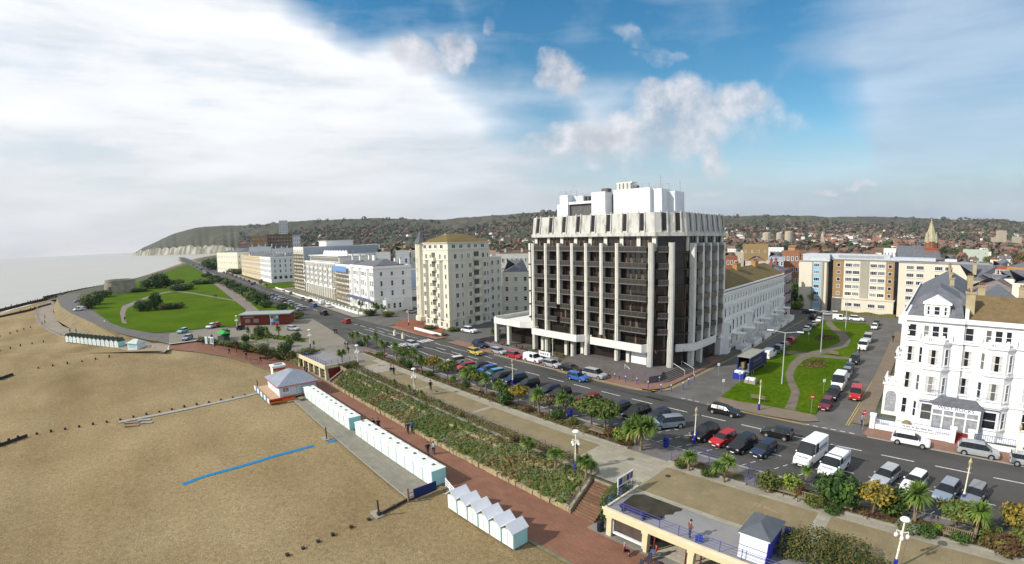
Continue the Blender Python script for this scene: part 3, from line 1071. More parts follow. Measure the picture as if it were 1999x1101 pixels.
strip('path', [(*G(a, b, .04), .04) for a, b in pl], [(*G(a, b, .04), .04) for a, b in pr], mat('path_grey', (.20, .17, .14)))
la = [(128, 575), (112, 583), (118, 598), (140, 612), (180, 630), (230, 650), (290, 664), (330, 668)]
lb = [(160, 572), (150, 583), (160, 594), (178, 606), (215, 628), (250, 641), (300, 651), (330, 651)]
strip('loop_road', [(*G(a, b, .02), .02) for a, b in la], [(*G(a, b, .02), .02) for a, b in lb], asphalt2)
# dry grass bank between the loop road and the beach walk, then the walk itself
lc = [(110, 584), (103, 600), (110, 625), (140, 643), (185, 655), (240, 664), (300, 670), (330, 672)]
strip('dry_bank', [(*G(a, b, .0), .0) for a, b in la[1:]] , [(*G(a, b, zw(a)), zw(a) + .02) for a, b in lc[1:]], roughgrass)
walkm = mat('walk_concrete', (.26, .215, .165), .95, .12, .2, detail=6, pos=True, fine=(3, .1))
wi_ = [(*G(a, b, zw(a)), zw(a)) for a, b in ((130, 569), (110, 584), (103, 600), (106, 612), (110, 625), (122, 636), (140, 643), (185, 655), (240, 664), (300, 670), (330, 672))]
wo_ = [(*G(a, b, zw(a)), zw(a)) for a, b in wk2p[::-1][0:1] + wk2p[::-1][1:]]
strip('beach_walk', wi_, wo_, walkm)
strip('sea_wall', [(a, b, z + .01) for a, b, z in wo_], [(a - .1, b - .5, z - .4) for a, b, z in wo_], kerb)
poly('verge', [(-167, 53), (-200, 55), (-330, 62), (-480, 74), (-480, 62), (-330, 47), (-215, 42)], grassm, .035)
poly('lawn', [(-290, 76), (-330, 80), (-330, 104), (-296, 104)], grassm, .13)
pix('forecourt_paving', [(765, 632), (800, 622), (870, 640), (862, 652), (830, 656)], mat('red_brick_paving2', (.22, .085, .05), .9, .15, .5, pos=True), .13)

# hills behind the town
RIDGE = [(-400, 500, 6000), (200, 498, 5800), (262, 496, 5600), (270, 489, 5400), (283, 482, 5200), (300, 474, 5000), (320, 465, 4800), (340, 456, 4600), (360, 450, 4400), (380, 445.5, 4200), (405, 442, 4000), (430, 441, 3800), (480, 439.5, 3600),
         (520, 438, 3500), (560, 433, 3300), (600, 430.5, 3200), (640, 429, 3100), (700, 427, 3000), (740, 425.5, 3000), (800, 428, 2900), (860, 429, 2900), (900, 425, 2800), (960, 421, 2700), (1000, 418, 2600), (1045, 414.5, 2600),
         (1080, 412.5, 2600), (1130, 416, 2700), (1200, 417, 2800), (1300, 419, 2900), (1400, 421.5, 3000), (1440, 422, 3000), (1480, 420.5, 3000), (1520, 420.5, 3100), (1580, 421, 3100), (1620, 424, 3100), (1660, 423, 3200), (1720, 423, 3200), (1780, 425, 3300),
         (1820, 427, 3300), (1870, 429, 3300), (1920, 428.5, 3300), (1960, 427, 3300), (1978, 432, 3300), (2050, 436, 3400), (2300, 450, 3500), (2700, 470, 3500)]


def ridge_at(px):
 for i in range(len(RIDGE) - 1):
  a, b = RIDGE[i], RIDGE[i + 1]
  if a[0] <= px <= b[0]:
   t = (px - a[0]) / (b[0] - a[0])
   return a[1] + (b[1] - a[1]) * t, a[2] + (b[2] - a[2]) * t
 return RIDGE[-1][1:]


def smooth(t):
 t = max(0, min(1, t))
 return t * t * (3 - 2 * t)


def hill_prof(px, r, RR, zr):
 """height of the ground at distance r along the azimuth of px"""
 if px < 470:   # headland: rises straight from the sea as a cliff
  r0 = RR * .80
  return -8 + (zr + 8) * (smooth((r - r0) / (RR - r0)) ** .8) if r > r0 else -8
 r0 = 750
 t = (r - r0) / (RR - r0)
 return zr * (.32 * max(0, min(1, t)) ** 1.1 + .68 * max(0, min(1, (t - .35) / .65)) ** 1.5) if t > 0 else -.5


hm = MB()
pxs = [260 + i * 7 for i in range(290)]
NRW = 40
grid = []
for px in pxs:
 ry, RR = ridge_at(px)
 ry += .35 * math.sin(px * .11) + .3 * math.sin(px * .37 + 1)
 d = ray(px, ry)
 hl = math.hypot(d.x, d.y)
 ux, uy = d.x / hl, d.y / hl
 zr = H + RR * d.z / hl
 col = []
 if px < 470:
  r0 = RR * .80
  b_ray = ray(px, 494.5)
  for k in range(NRW + 1):
   t = k / NRW
   if k == 0:
    r, z = r0, -8
   elif k == 1:
    # cliff top follows the white band in height
    ctop = {260: 492, 280: 489, 300: 485, 330: 484, 350: 482, 370: 479, 385: 482, 405: 480, 430: 479, 470: 488}
    ks = sorted(ctop)
    cy = 489
    for q in range(len(ks) - 1):
     if ks[q] <= px <= ks[q + 1]:
      cy = ctop[ks[q]] + (ctop[ks[q + 1]] - ctop[ks[q]]) * (px - ks[q]) / (ks[q + 1] - ks[q])
    cy = min(494, max(cy, ry + 2) + 1.5 * math.sin(px * .5) + math.sin(px * 1.3))
    dd = ray(px, cy)
    r = r0 * 1.012
    z1 = H + r * dd.z / math.hypot(dd.x, dd.y)
    z = max(z1, -7)
    zc, rc = z, r
   else:
    q = (k - 1) / (NRW - 1)
    r = rc + (RR - rc) * q
    z = zc + (zr - zc) * (1 - (1 - q) ** 1.6) + 4 * math.sin(px * .021 + r * .009) * q * (1 - q)
   col.append((ux * r, uy * r, z))
 else:
  for k in range(NRW + 1):
   r = 700 + (RR - 700) * k / NRW
   z = hill_prof(px, r, RR, zr)
   w = min(1, k / 10) * (1 if k < NRW else 0)
   z += w * (4 * math.sin(px * .05 + r * .004) + 3 * math.sin(px * .13 - r * .009) + 2 * math.sin(px * .31 + r * .013))
   col.append((ux * r, uy * r, z))
 # slope away behind the crest
 x, y, z = col[-1]
 col.append((x * 1.25, y * 1.25, max(z - 60, -8)))
 grid.append(col)
for i in range(len(grid) - 1):
 for k in range(NRW + 1):
  f = [grid[i][k], grid[i + 1][k], grid[i + 1][k + 1], grid[i][k + 1]]
  chalk = pxs[i] < 465 and k == 0
  hm.face(f, 1 if chalk else 0)
hillm = mat('downland', (.045, .056, .020), .95, .2, .0022, detail=10, col2=(.085, .082, .045), pos=True, thr=(.40, .60), fine=(.02, .3))
chalkm = mat('chalk_cliff', (.46, .43, .35), .9, .1, .02, detail=8, col2=(.16, .145, .09), pos=True, thr=(.40, .58), stretch=(1, 1, .25), fine=(.06, .2))
hills = struct('hills', hm, [hillm, chalkm])
# woods and scrub on the slopes: second noise in the hill colour
n_, l_ = hillm.node_tree.nodes, hillm.node_tree.links
b_ = n_['Principled BSDF']
src = b_.inputs['Base Color'].links[0].from_socket
g_ = n_.new('ShaderNodeNewGeometry')
v_ = n_.new('ShaderNodeTexNoise')
v_.inputs['Scale'].default_value = .012
v_.inputs['Detail'].default_value = 10
v_.inputs['Roughness'].default_value = .7
l_.new(g_.outputs['Position'], v_.inputs['Vector'])
r_ = n_.new('ShaderNodeMapRange')
r_.inputs['From Min'].default_value = .44
r_.inputs['From Max'].default_value = .60
l_.new(v_.outputs[0], r_.inputs['Value'])
mx_ = n_.new('ShaderNodeMix')
mx_.data_type = 'RGBA'
l_.new(r_.outputs[0], mx_.inputs[0])
l_.new(src, mx_.inputs[6])
mx_.inputs[7].default_value = (.048, .042, .026, 1)
l_.new(mx_.outputs[2], b_.inputs['Base Color'])


def terrain(px, r):
 ry, RR = ridge_at(px)
 d = ray(px, ry)
 hl = math.hypot(d.x, d.y)
 return d.x / hl * r, d.y / hl * r, (hill_prof(px, r, RR, H + RR * d.z / hl) if px >= 470 else 0)

# ------------------------------------------------------------------ building kit
WIN = {}


def window_mesh(w, h, style='sash', fm=None, gm=None):
 """one window: frame, bars, sill and panes; local x across, z up, outside is -y"""
 fm = fm or whitepaint
 gm = gm or glass
 key = (round(w, 2), round(h, 2), style, fm.name, gm.name)
 if key in WIN:
  return WIN[key]
 b = MB()
 t = .09 if w < 1.6 else .11
 d = .09
 b.box(-w / 2, -w / 2 + t, -d, .0, 0, h, 0)
 b.box(w / 2 - t, w / 2, -d, .0, 0, h, 0)
 b.box(-w / 2 + t, w / 2 - t, -d, .0, h - t, h, 0)
 b.box(-w / 2 + t, w / 2 - t, -d, .0, 0, t, 0)
 if style != 'plain':
  b.box(-w / 2 - .1, w / 2 + .1, -.16, -.002, -.12, -.002, 0)
 if style in ('sash', 'curtain', 'hood'):
  b.box(-w / 2 + t, w / 2 - t, -d + .01, -.0, h * .5 - .03, h * .5 + .03, 0)
 if style in ('case', 'hoodcase'):
  k = max(2, round(w / .6))
  for i in range(1, k):
   x = -w / 2 + w * i / k
   b.box(x - .03, x + .03, -d + .01, 0, t, h - t, 0)
 if style in ('hood', 'hoodcase'):
  b.box(-w / 2 - .18, w / 2 + .18, -.22, 0, h + .12, h + .24, 0)
  b.box(-w / 2 - .13, -w / 2 - .002, -.09, 0, 0, h + .12, 0)
  b.box(w / 2 + .002, w / 2 + .13, -.09, 0, 0, h + .12, 0)
 b.face([(-w / 2 + t, -.02, t), (w / 2 - t, -.02, t), (w / 2 - t, -.02, h - t), (-w / 2 + t, -.02, h - t)], 1)
 mats = [fm, gm]
 if style == 'curtain':
  for sx in (-1, 1):
   x0, x1 = sorted((sx * (w / 2 - t), sx * (w * .17)))
   b.face([(x0, -.024, t), (x1, -.024, t), (x1, -.024, h - t), (x0, -.024, h - t)], 2)
  mats.append(curtain)
 WIN[key] = b.mesh('window', mats)
 return WIN[key]


def wins(root, me, p0, p1, us, zs, count=None, name='window'):
 """copies of one window on the wall from p0 to p1 (outside on the right of the walk)"""
 dx, dy = p1[0] - p0[0], p1[1] - p0[1]
 L = math.hypot(dx, dy)
 ux, uy = dx / L, dy / L
 a = math.atan2(uy, ux)
 for z in zs:
  for u in us:
   inst(name, me, root, (p0[0] + ux * u, p0[1] + uy * u, z), a)


def even(L, n, m=0.0):
 return [m + (L - 2 * m) * (i + .5) / n for i in range(n)]


def bay(b, x0, x1, d, z0, z1, m=0, cap=.12, y=0.0):
 """canted bay on a front wall at y, projecting to y-d"""
 c = min(d, (x1 - x0) * .24)
 b.prism([(x0, y), (x0 + c, y - d), (x1 - c, y - d), (x1, y)], z0, z1, m)
 b.prism([(x0 - .12, y), (x0 + c - .08, y - d - .14), (x1 - c + .08, y - d - .14), (x1 + .12, y)], z1 + .002, z1 + cap, m)
 return c


def chimney(root, x, y, z0, h, w=1.0, d=.7, m=None, pots=3):
 b = MB().box(x - w / 2, x + w / 2, y - d / 2, y + d / 2, z0, z0 + h, 0).box(x - w / 2 - .1, x + w / 2 + .1, y - d / 2 - .1, y + d / 2 + .1, z0 + h + .002, z0 + h + .2, 0)
 for i in range(pots):
  px_ = x + (i - (pots - 1) / 2) * w / max(1, pots) * .9
  b.tube((px_, y, z0 + h + .2), (px_, y, z0 + h + .65), .13, .11, 7, 1)
 b.build('chimney', [m or tanbrick, redtile], root)


def balustrade(b, x0, x1, y0, y1, z, h=.75, m=0, step=.32):
 """rail with balusters along a straight line"""
 L = math.hypot(x1 - x0, y1 - y0)
 n = max(1, int(L / step))
 for i in range(n + 1):
  x, y = x0 + (x1 - x0) * i / n, y0 + (y1 - y0) * i / n
  b.box(x - .05, x + .05, y - .05, y + .05, z, z + h, m)
 t = .09
 if abs(x1 - x0) > abs(y1 - y0):
  a, c = sorted((x0, x1))
  b.face([(a, y0 - t, z + h), (c, y1 - t, z + h), (c, y1 + t, z + h), (a, y0 + t, z + h)], m)
  b.face([(a, y0 - t, z + h - .14), (c, y1 - t, z + h - .14), (c, y1 - t, z + h), (a, y0 - t, z + h)], m)
 else:
  a, c = sorted((y0, y1))
  b.box(x0 - t, x0 + t, a, c, z + h - .12, z + h, m)


# ------------------------------------------------------------------ the big dark hotel
def big_hotel():
 r = empty('hotel', (-60, 78.5, 0), 0, 'dark bronze glass hotel block with white concrete fins and a white podium canopy', 'hotel')
 # local x = s+60, y = n-78.5 ; front y=0, right side x=17.5
 X0, X1, D = -18.6, 13.6, 24
 XR = 17.6
 foot = [(X0, .9), (X0 + .9, 0), (X1 + .2, 0), (XR, 3.6), (XR, 21), (XR - 1.5, D), (X0, D)]
 body = MB().prism(foot, 0, 25.3, 0)
 body.build('glazed_wall', [hglass], r)
 # floor slabs, dark spandrels and bronze mullions
 sl_ = MB()
 zs = [4.2, 7.2, 10.2, 13.25, 16.3, 19.35, 22.4]
 big = [(X0 - 1.0, .4), (X0 - .5, -.5), (X1 + .4, -.5), (XR + .6, 3.3), (XR + .6, 21.4), (XR - 1.2, D + .4), (X0 - 1.0, D + .4)]
 for z in zs:
  sl_.prism(big, z - .28, z, 0)
 sl_.build('floor_slabs', [mat('bronze_slab', (.055, .046, .04), .6, .2, 2)], r)
 mu = MB()
 for x in [X0 + 1 + i * 1.28 for i in range(25)]:
  mu.box(x - .04, x + .04, -.06, -.002, 4.2, 25.2, 0)
 for y in [4.2 + i * 1.3 for i in range(13)]:
  mu.box(XR + .002, XR + .06, y - .04, y + .04, 4.2, 25.2, 0)
 mu.build('mullions', [mat('bronze_mullion', (.06, .045, .035), .4, .2, 2)], r)
 # curtains seen behind the glass
 cv = MB()
 for z in zs:
  for i in range(25):
   if rnd.random() < .5:
    x = X0 + 1.1 + i * 1.28
    cv.face([(x, -.012, z + .1), (x + rnd.choice((.3, .45, .9)), -.012, z + .1), (x + .35, -.012, z + 2.5), (x, -.012, z + 2.5)], 0)
  for i in range(12):
   if rnd.random() < .4:
    y = 4.3 + i * 1.3
    cv.face([(XR + .012, y, z + .1), (XR + .012, y + .5, z + .1), (XR + .012, y + .5, z + 2.5), (XR + .012, y, z + 2.5)], 0)
 tagset(cv.build('curtains', [mat('dim_curtain', (.14, .10, .07), .9, .3, 1)], r), kind='stuff')
 # fins: front columns then round the corner
 fins = [(-16.7, 0), (-12.8, 0), (-9.1, 11), (-5.3, 0), (-1.6, 0), (2.25, 5.8), (6.0, 0)]
 for x, z0 in fins:
  MB().box(x - .36, x + .36, -1.5, -.5, z0, 24.0, 0).box(x - .14, x + .14, -1.62, -1.502, z0, 24.0, 0).build('column', [concrete], r)
 for x, y in ((13.4, -1.0), (16.6, .9)):
  MB().box(-.5, .5, -.55, .55, 0, 24.1, 0).box(-.2, .2, -.68, -.552, 0, 24.1, 0).build('column', [concrete], r, (x, y, 0), R(38))
 for y, z0 in ((5.6, 0), (9.2, 0), (12.6, 5), (16.0, 5), (19.4, 5)):
  MB().box(XR + .5, XR + 1.5, y - .45, y + .45, z0, 24.0, 0).build('column', [concrete], r)
 for x in (X0 - 1.2,):
  MB().box(x - .3, x + .3, .6, 1.4, 6, 24, 0).build('column', [concrete], r)
 # balconies: one per bay and storey
 cols = [-16.7, -12.8, -9.1, -5.3, -1.6, 2.25, 6.0, 13.1]
 bal_m = mat('smoked_balcony_panel', (.035, .03, .027), .3, .2, 2, spec=.5)
 rail_m = mat('balcony_rail', (.15, .14, .13), .5, .1, 2)

 def balcony(w, d=1.0):
  key = ('balc', round(w, 1))
  if key not in WIN:
   b = MB()
   b.box(-w / 2, w / 2, -d, -d + .05, .12, .95, 0)
   b.box(-w / 2, -w / 2 + .05, -d + .051, 0, .12, .95, 0)
   b.box(w / 2 - .05, w / 2, -d + .051, 0, .12, .95, 0)
   b.box(-w / 2 - .02, w / 2 + .02, -d - .02, -d + .07, .96, 1.04, 1)
   b.box(-w / 2 - .03, w / 2 + .03, -d - .03, 0, -.1, .1, 1)
   for i in range(1, 4):
    x = -w / 2 + w * i / 4
    b.box(x - .025, x + .025, -d - .015, -d - .001, .1, .96, 1)
   WIN[key] = b.mesh('balcony', [bal_m, rail_m])
  return WIN[key]
 for z in zs[1:]:
  for i in range(len(cols) - 1):
   a, c = cols[i], cols[i + 1]
   w = c - a - 1.0
   if w < 6:
    inst('balcony', balcony(w), r, ((a + c) / 2, -.5, z), 0)
   else:
    inst('balcony', balcony(w), r, ((a + c) / 2, -.52, z), 0)
  inst('balcony', balcony(2.6), r, (15.2, .9, z), R(38))
  for y in (7.4, 10.9, 14.3, 17.7):
   inst('balcony', balcony(2.5), r, (XR + .6, y, z), R(90))
  inst('balcony', balcony(2.6), r, (X0 - 1.0, 4.5, z), R(-90))
 # entrance glass bay under the corner and dim ground floor void
 MB().prism([(9.0, -.6), (12.4, -.6), (12.4, -.55), (9, -.55)], .9, 3.6, 0).build('entrance_panel', [whitepaint], r)
 for x in (-14.5, -7.5, -3, 8.4):
  MB().box(x - .35, x + .35, .2 - 1.2, .8 - 1.2, 0, 4, 0).build('column', [concrete], r)
 # white podium canopies
 c = MB()

 def band(p, z0, z1, th=.35):
  for i in range(len(p) - 1):
   (x0, y0), (x1, y1) = p[i], p[i + 1]
   L_ = math.hypot(x1 - x0, y1 - y0)
   nx, ny = (y1 - y0) / L_ * th, -(x1 - x0) / L_ * th
   c.prism([(x0, y0), (x1, y1), (x1 - nx, y1 - ny), (x0 - nx, y0 - ny)], z0, z1, 0)
 band([(-16.3, -.6), (-15.7, -3.1), (-2.8, -3.1), (-1.2, -1.0)], 3.85, 5.25)
 c.prism([(-16.3, -.6), (-15.7, -3.0), (-2.8, -3.0), (-1.2, -1.0)], 3.9, 4.3, 0)
 band([(-1.2, -.6), (.2, -2.4), (12.4, -2.4), (13.2, -1.3)], 3.75, 5.2)
 c.prism([(-1.2, -.6), (.2, -2.3), (12.4, -2.3), (13.2, -1.3)], 3.8, 4.2, 0)
 band([(17.2, 2.0), (19.6, 5.2), (19.6, 15.0)], 3.8, 5.2)
 c.prism([(17.2, 2.0), (19.5, 5.2), (19.5, 15), (17.2, 15)], 3.85, 4.2, 0)
 band([(-28.5, 14), (-30.6, 11), (-30.6, -1.0), (-29.2, -2.6), (-20.0, -2.6), (-17.3, -1.2)], 4.7, 6.1)
 c.prism([(-28.5, 14), (-30.5, 11), (-30.5, -1.0), (-29.2, -2.5), (-20.0, -2.5), (-17.3, -1.2), (-17.3, 14)], 4.8, 5.1, 0)
 c.build('podium_canopy', [mat('canopy_white', (.74, .72, .66), .7, .08, .7)], r)
 MB().prism([(-28, 13), (-29, 1), (-18.8, 1.2), (-18.8, 13)], 0, 4.8, 0).build('podium_glazing', [hglass], r)
 for x, y in ((-29.5, -1.5), (-24.5, -1.9), (-29.6, 6)):
  MB().box(x - .4, x + .4, y - .4, y + .4, 0, 4.8, 0).build('column', [concrete], r)
 # recessed top storey with short posts, then the ribbed concrete crown
 for x in [-16.7 + 3.85 * i for i in range(8)] + [13.6]:
  MB().box(x - .4, x + .4, -.35, .2, 22.5, 25.3, 0).build('post', [concrete], r)
 for y in (5, 9, 13, 17, 21):
  MB().box(XR - .1, XR + .3, y - .4, y + .4, 22.5, 25.3, 0).build('post', [concrete], r)
 crown = MB()
 b0 = [(X0 + .2, .0), (X0 + 1.4, -1.0), (X1 + .6, -1.0), (XR + .9, 3.3), (XR + .9, 21.4), (XR - 1.0, D + .2), (X0 + .2, D + .2)]
 crown.prism(b0, 25.3, 26.0, 0)
 cx_, cy_ = -.5, 12
 b1 = [(cx_ + (x - cx_) * .978, cy_ + (y - cy_) * .965) for x, y in b0]
 n = len(b0)
 k = len(crown.v)
 crown.v += [(x, y, 26.0) for x, y in [(cx_ + (x - cx_) * .99, cy_ + (y - cy_) * .985) for x, y in b0]] + [(x, y, 29.7) for x, y in b1]
 for i in range(n):
  j = (i + 1) % n
  crown.f.append([k + i, k + j, k + n + j, k + n + i])
  crown.m.append(0)
 crown.f.append([k + n + i for i in range(n)])
 crown.m.append(1)
 crown.build('crown', [stained, greyroof], r)
 # slots (dark windows) and ribs on the crown
 base = [(cx_ + (x - cx_) * .99, cy_ + (y - cy_) * .985) for x, y in b0]

 def slots(i, us, w=.85):
  A, B = Vector((*base[i], 26.0)), Vector((*base[i + 1], 26.0))
  A1, B1 = Vector((*b1[i], 29.7)), Vector((*b1[i + 1], 29.7))
  L_ = (B - A).length
  out = Vector(((B - A).y, -(B - A).x, 0)).normalized()
  for u in us:
   q = MB()
   rib = MB()
   t0, t1 = (u - w / 2) / L_, (u + w / 2) / L_

   def pt(t, h, o=.0):
    a = A.lerp(B, t)
    c_ = A1.lerp(B1, t)
    return a.lerp(c_, h) + out * o
   q.face([pt(t0, .08, .02), pt(t1, .08, .02), pt(t1, .96, .02), pt(t0, .96, .02)], 0)
   for tt in (t0 - .22 / L_, t1 + .22 / L_):
    e0, e1 = tt - .10 / L_, tt + .10 / L_
    rib.face([pt(e0, .0, .24), pt(e1, .0, .24), pt(e1, 1.08, .12), pt(e0, 1.08, .12)], 0)
    rib.face([pt(e0, 0, 0), pt(e0, 0, .24), pt(e0, 1.08, .12), pt(e0, 1.08, 0)], 0)
    rib.face([pt(e1, 0, .24), pt(e1, 0, 0), pt(e1, 1.08, 0), pt(e1, 1.08, .12)], 0)
    rib.face([pt(e0, 1.08, .12), pt(e1, 1.08, .12), pt(e1, 1.08, 0), pt(e0, 1.08, 0)], 0)
   q.build('crown_window', [hglass], r)
   rib.build('crown_rib', [stained], r)
 slots(1, [1.4 + 3.85 * i for i in range(8)])
 slots(2, [1.8, 4.4])
 slots(3, [1.5 + 2.55 * i for i in range(7)], .7)
 # rooftop plant rooms
 wp = mat('roof_plant_white', (.74, .745, .75), .6, .06, .6, detail=6, stretch=(1, 1, .3))
 z = 29.7
 pr = MB()
 pr.box(-15.2, -13.0, 7.5, 12, z, z + 3.3, 0)
 pr.box(-13.0, -10.6, 6.0, 12, z, z + 5.2, 0)
 pr.box(-10.598, -7.6, 8.0, 12, z, z + 5.0, 0)
 pr.box(-10.598, -3.4, 6.2, 6.8, z + 3.0, z + 3.55, 0)
 pr.box(-3.398, .3, 5.5, 12, z, z + 5.2, 0)
 pr.box(2.2, 5.6, 6.5, 13, z, z + 5.1, 0)
 pr.box(2.4, 11.2, 5.6, 6.498, z, z + 5.3, 0)
 pr.box(5.602, 13.4, 6.5, 13, z, z + 5.0, 0)
 pr.box(12.2, 15.0, 9, 13, z, z + 4.6, 0)
 pr.build('plant_room', [wp], r, (-2.0, 0, 0))
 MB().box(-10.59, -3.4, 6.8, 11, z, z + 3.0, 0).build('louvre_wall', [darkgrey], r, (-2.0, 0, 0))
 MB().box(.3, 2.19, 8, 12, z, z + 4.6, 0).build('louvre_wall', [darkgrey], r, (-2.0, 0, 0))
 g = MB()
 for x0, x1, y, zz in ((-13, -8, 6.1, z + 5.2), (-8, -3.4, 6.3, z + 4.4), (3, 11, 5.7, z + 5.3), (10.5, 15, 6.6, z + 5.0)):
  g.mark()
  g.tube((x0, y, zz + .9), (x1, y, zz + .9), .035, None, 5)
  g.tube((x0, y, zz + .5), (x1, y, zz + .5), .03, None, 5)
  kk = int((x1 - x0) / 1.4)
  for i in range(kk + 1):
   xx = x0 + (x1 - x0) * i / kk
   g.tube((xx, y, zz - .6), (xx, y, zz + .9), .035, None, 5)
 for x, y, h in ((12.9, 7, 2.6), (-12.6, 8, 1.3), (14.6, 12, 2.0)):
  g.mark()
  g.tube((x, y, z + 4.6), (x, y, z + 5 + h), .05, None, 5)
  g.tube((x - .6, y, z + 4.6 + h), (x + .6, y, z + 4.6 + h), .03, None, 5)
 g.mark()
 for i in range(14):
  g.tube((-14.0, 5.9, z + .4 + i * .33), (-13.5, 5.9, z + .4 + i * .33), .025, None, 4)
 g.pieces('roof_rail', [greymetal], r, (-2.0, 0, 0))
 a = MB().mark()
 for i in range(4):
  a.box(2.3 + i * .95, 2.9 + i * .95, 7, 8.5, z + 5.1, z + 6.7, 0)
 a.box(2.2, 6.2, 7, 9, z + 6.7, z + 6.95, 0)
 for i in range(4):
  a.mark()
  a.tube((-7 + i * 1.0, 8, z + 3.55), (-7 + i * 1.0, 8, z + 4.7), .4, .4, 10, 1)
 a.mark()
 a.box(-1.0, .6, 6, 7.5, z + 5.2, z + 5.9, 1)
 a.mark()
 a.box(6.4, 7.3, 7, 8, z + 5.1, z + 6.2, 1)
 a.pieces('roof_cowl', [concrete, darkgrey], r, (-2.0, 0, 0))
 # emblem above the door, banner on the terrace wall
 em = MB()
 em.face([(-.35, 0, .35), (-.22, 0, .35), (.02, 0, -.3), (-.08, 0, -.3)]).face([(.04, 0, -.3), (.14, 0, .1), (.3, 0, .35), (.12, 0, .2)])
 em.build('emblem', [mat('red_emblem', (.45, .08, .05), .6)], r, (14.9, -1.15, 4.0), R(30))
 return r


hot = big_hotel()
# terrace wall, steps, corner plinth and handrails of the hotel
def hotel_steps():
 t = empty('entrance_steps', (-60, 78.5, 0), 0, 'wide grey stone steps and corner plinth in front of the dark hotel', 'steps')
 s_ = MB()
 for i in range(6):
  z = .14 + .15 * i
  y0 = -8.4 + .42 * i
  s_.prism([(-3.0 + .0 * i, y0), (15.2 - .2 * i, y0), (19.8 - .35 * i, y0 + 3.4), (20.1 - .4 * i, 12), (10, 12), (-3.0, 2)], z, z + .15, 0)
 s_.build('stair', [mat('dark_stair_stone', (.125, .11, .105), .85, .15, .8, pos=True)], t)
 MB().prism([(12.0, -8.9), (17.6, -8.0), (18.6, -5.6), (17.5, -3), (12.0, -5)], .12, 1.35, 0).build('plinth', [mat('purple_grey_stone', (.13, .11, .115), .8, .2, 1.5)], t)
 for a, b in (((17.2, 1.0), (20.4, -.2)), ((17.8, 3.4), (21.0, 2.2)), ((10.8, -5.4), (12.6, -6.0))):
  h = MB()
  for f in (0, 1):
   x, y = (a, b)[f]
   h.tube((x, y, .2 + (1 - f) * .7), (x, y, 1.2 + (1 - f) * .7), .04)
  h.tube((a[0], a[1], 1.9), (b[0], b[1], 1.2), .045)
  h.build('handrail', [mat('pale_rail', (.55, .55, .52), .5)], t)
 return t


hotel_steps()
tw = empty('terrace_wall', (-60, 70.6, 0), 0, 'low grey-purple slatted wall round the hotel terrace behind the kerbside cars', 'wall')
MB().box(-31, -3.5, 0, .18, .1, 1.15, 0).box(-31, -30.8, .181, 12, .1, 1.15, 0).build('wall_panel', [mat('purple_grey_boards', (.17, .15, .165), .8, .15, 2, stretch=(6, 1, 1))], tw)
cop = MB().box(-31.05, -3.45, -.06, .24, 1.152, 1.22, 0)
cop.build('coping', [mat('grey_coping', (.25, .22, .23), .8)], tw)
bn = MB().box(-1.6, 1.6, -.04, 0, 0, 1.0, 0)
for i, x in enumerate((-1.15, -.5, .1, .75)):
 bn.box(x, x + .42, -.05, -.041, .3, .72, 1 + i % 2)
tagset(bn.build('banner', [whitepaint, mat('banner_grey', (.3, .3, .3), .7), mat('banner_blue', (.15, .2, .35), .7)], None, (-70.4 + 3.2, 70.55, 1.0)), 'white printed banner hung on the hotel terrace wall', 'banner')
tf = MB()
for i in range(8):
 x, y = -28 + i * 3.1, 2.2 + (i % 2) * 1.6
 tf.lathe(x, y, [(.05, .1), (.05, .75), (.45, .75), (.45, .8)], 8)
 for q in (-1, 1):
  tf.box(x + q * .8 - .22, x + q * .8 + .22, y - .2, y + .2, .45, .5).box(x + q * .8 + q * .18, x + q * .8 + q * .22, y - .2, y + .2, .5, .95)
  tf.tube((x + q * .8, y, .12), (x + q * .8, y, .45), .04)
tagset(tf.build('terrace_tables', [mat('red_brown_wood', (.16, .05, .035), .7, .2, 3)], None, (-60, 70.6, .05)), 'brown wooden tables and chairs set out on the hotel terrace', 'tables', kind='stuff')


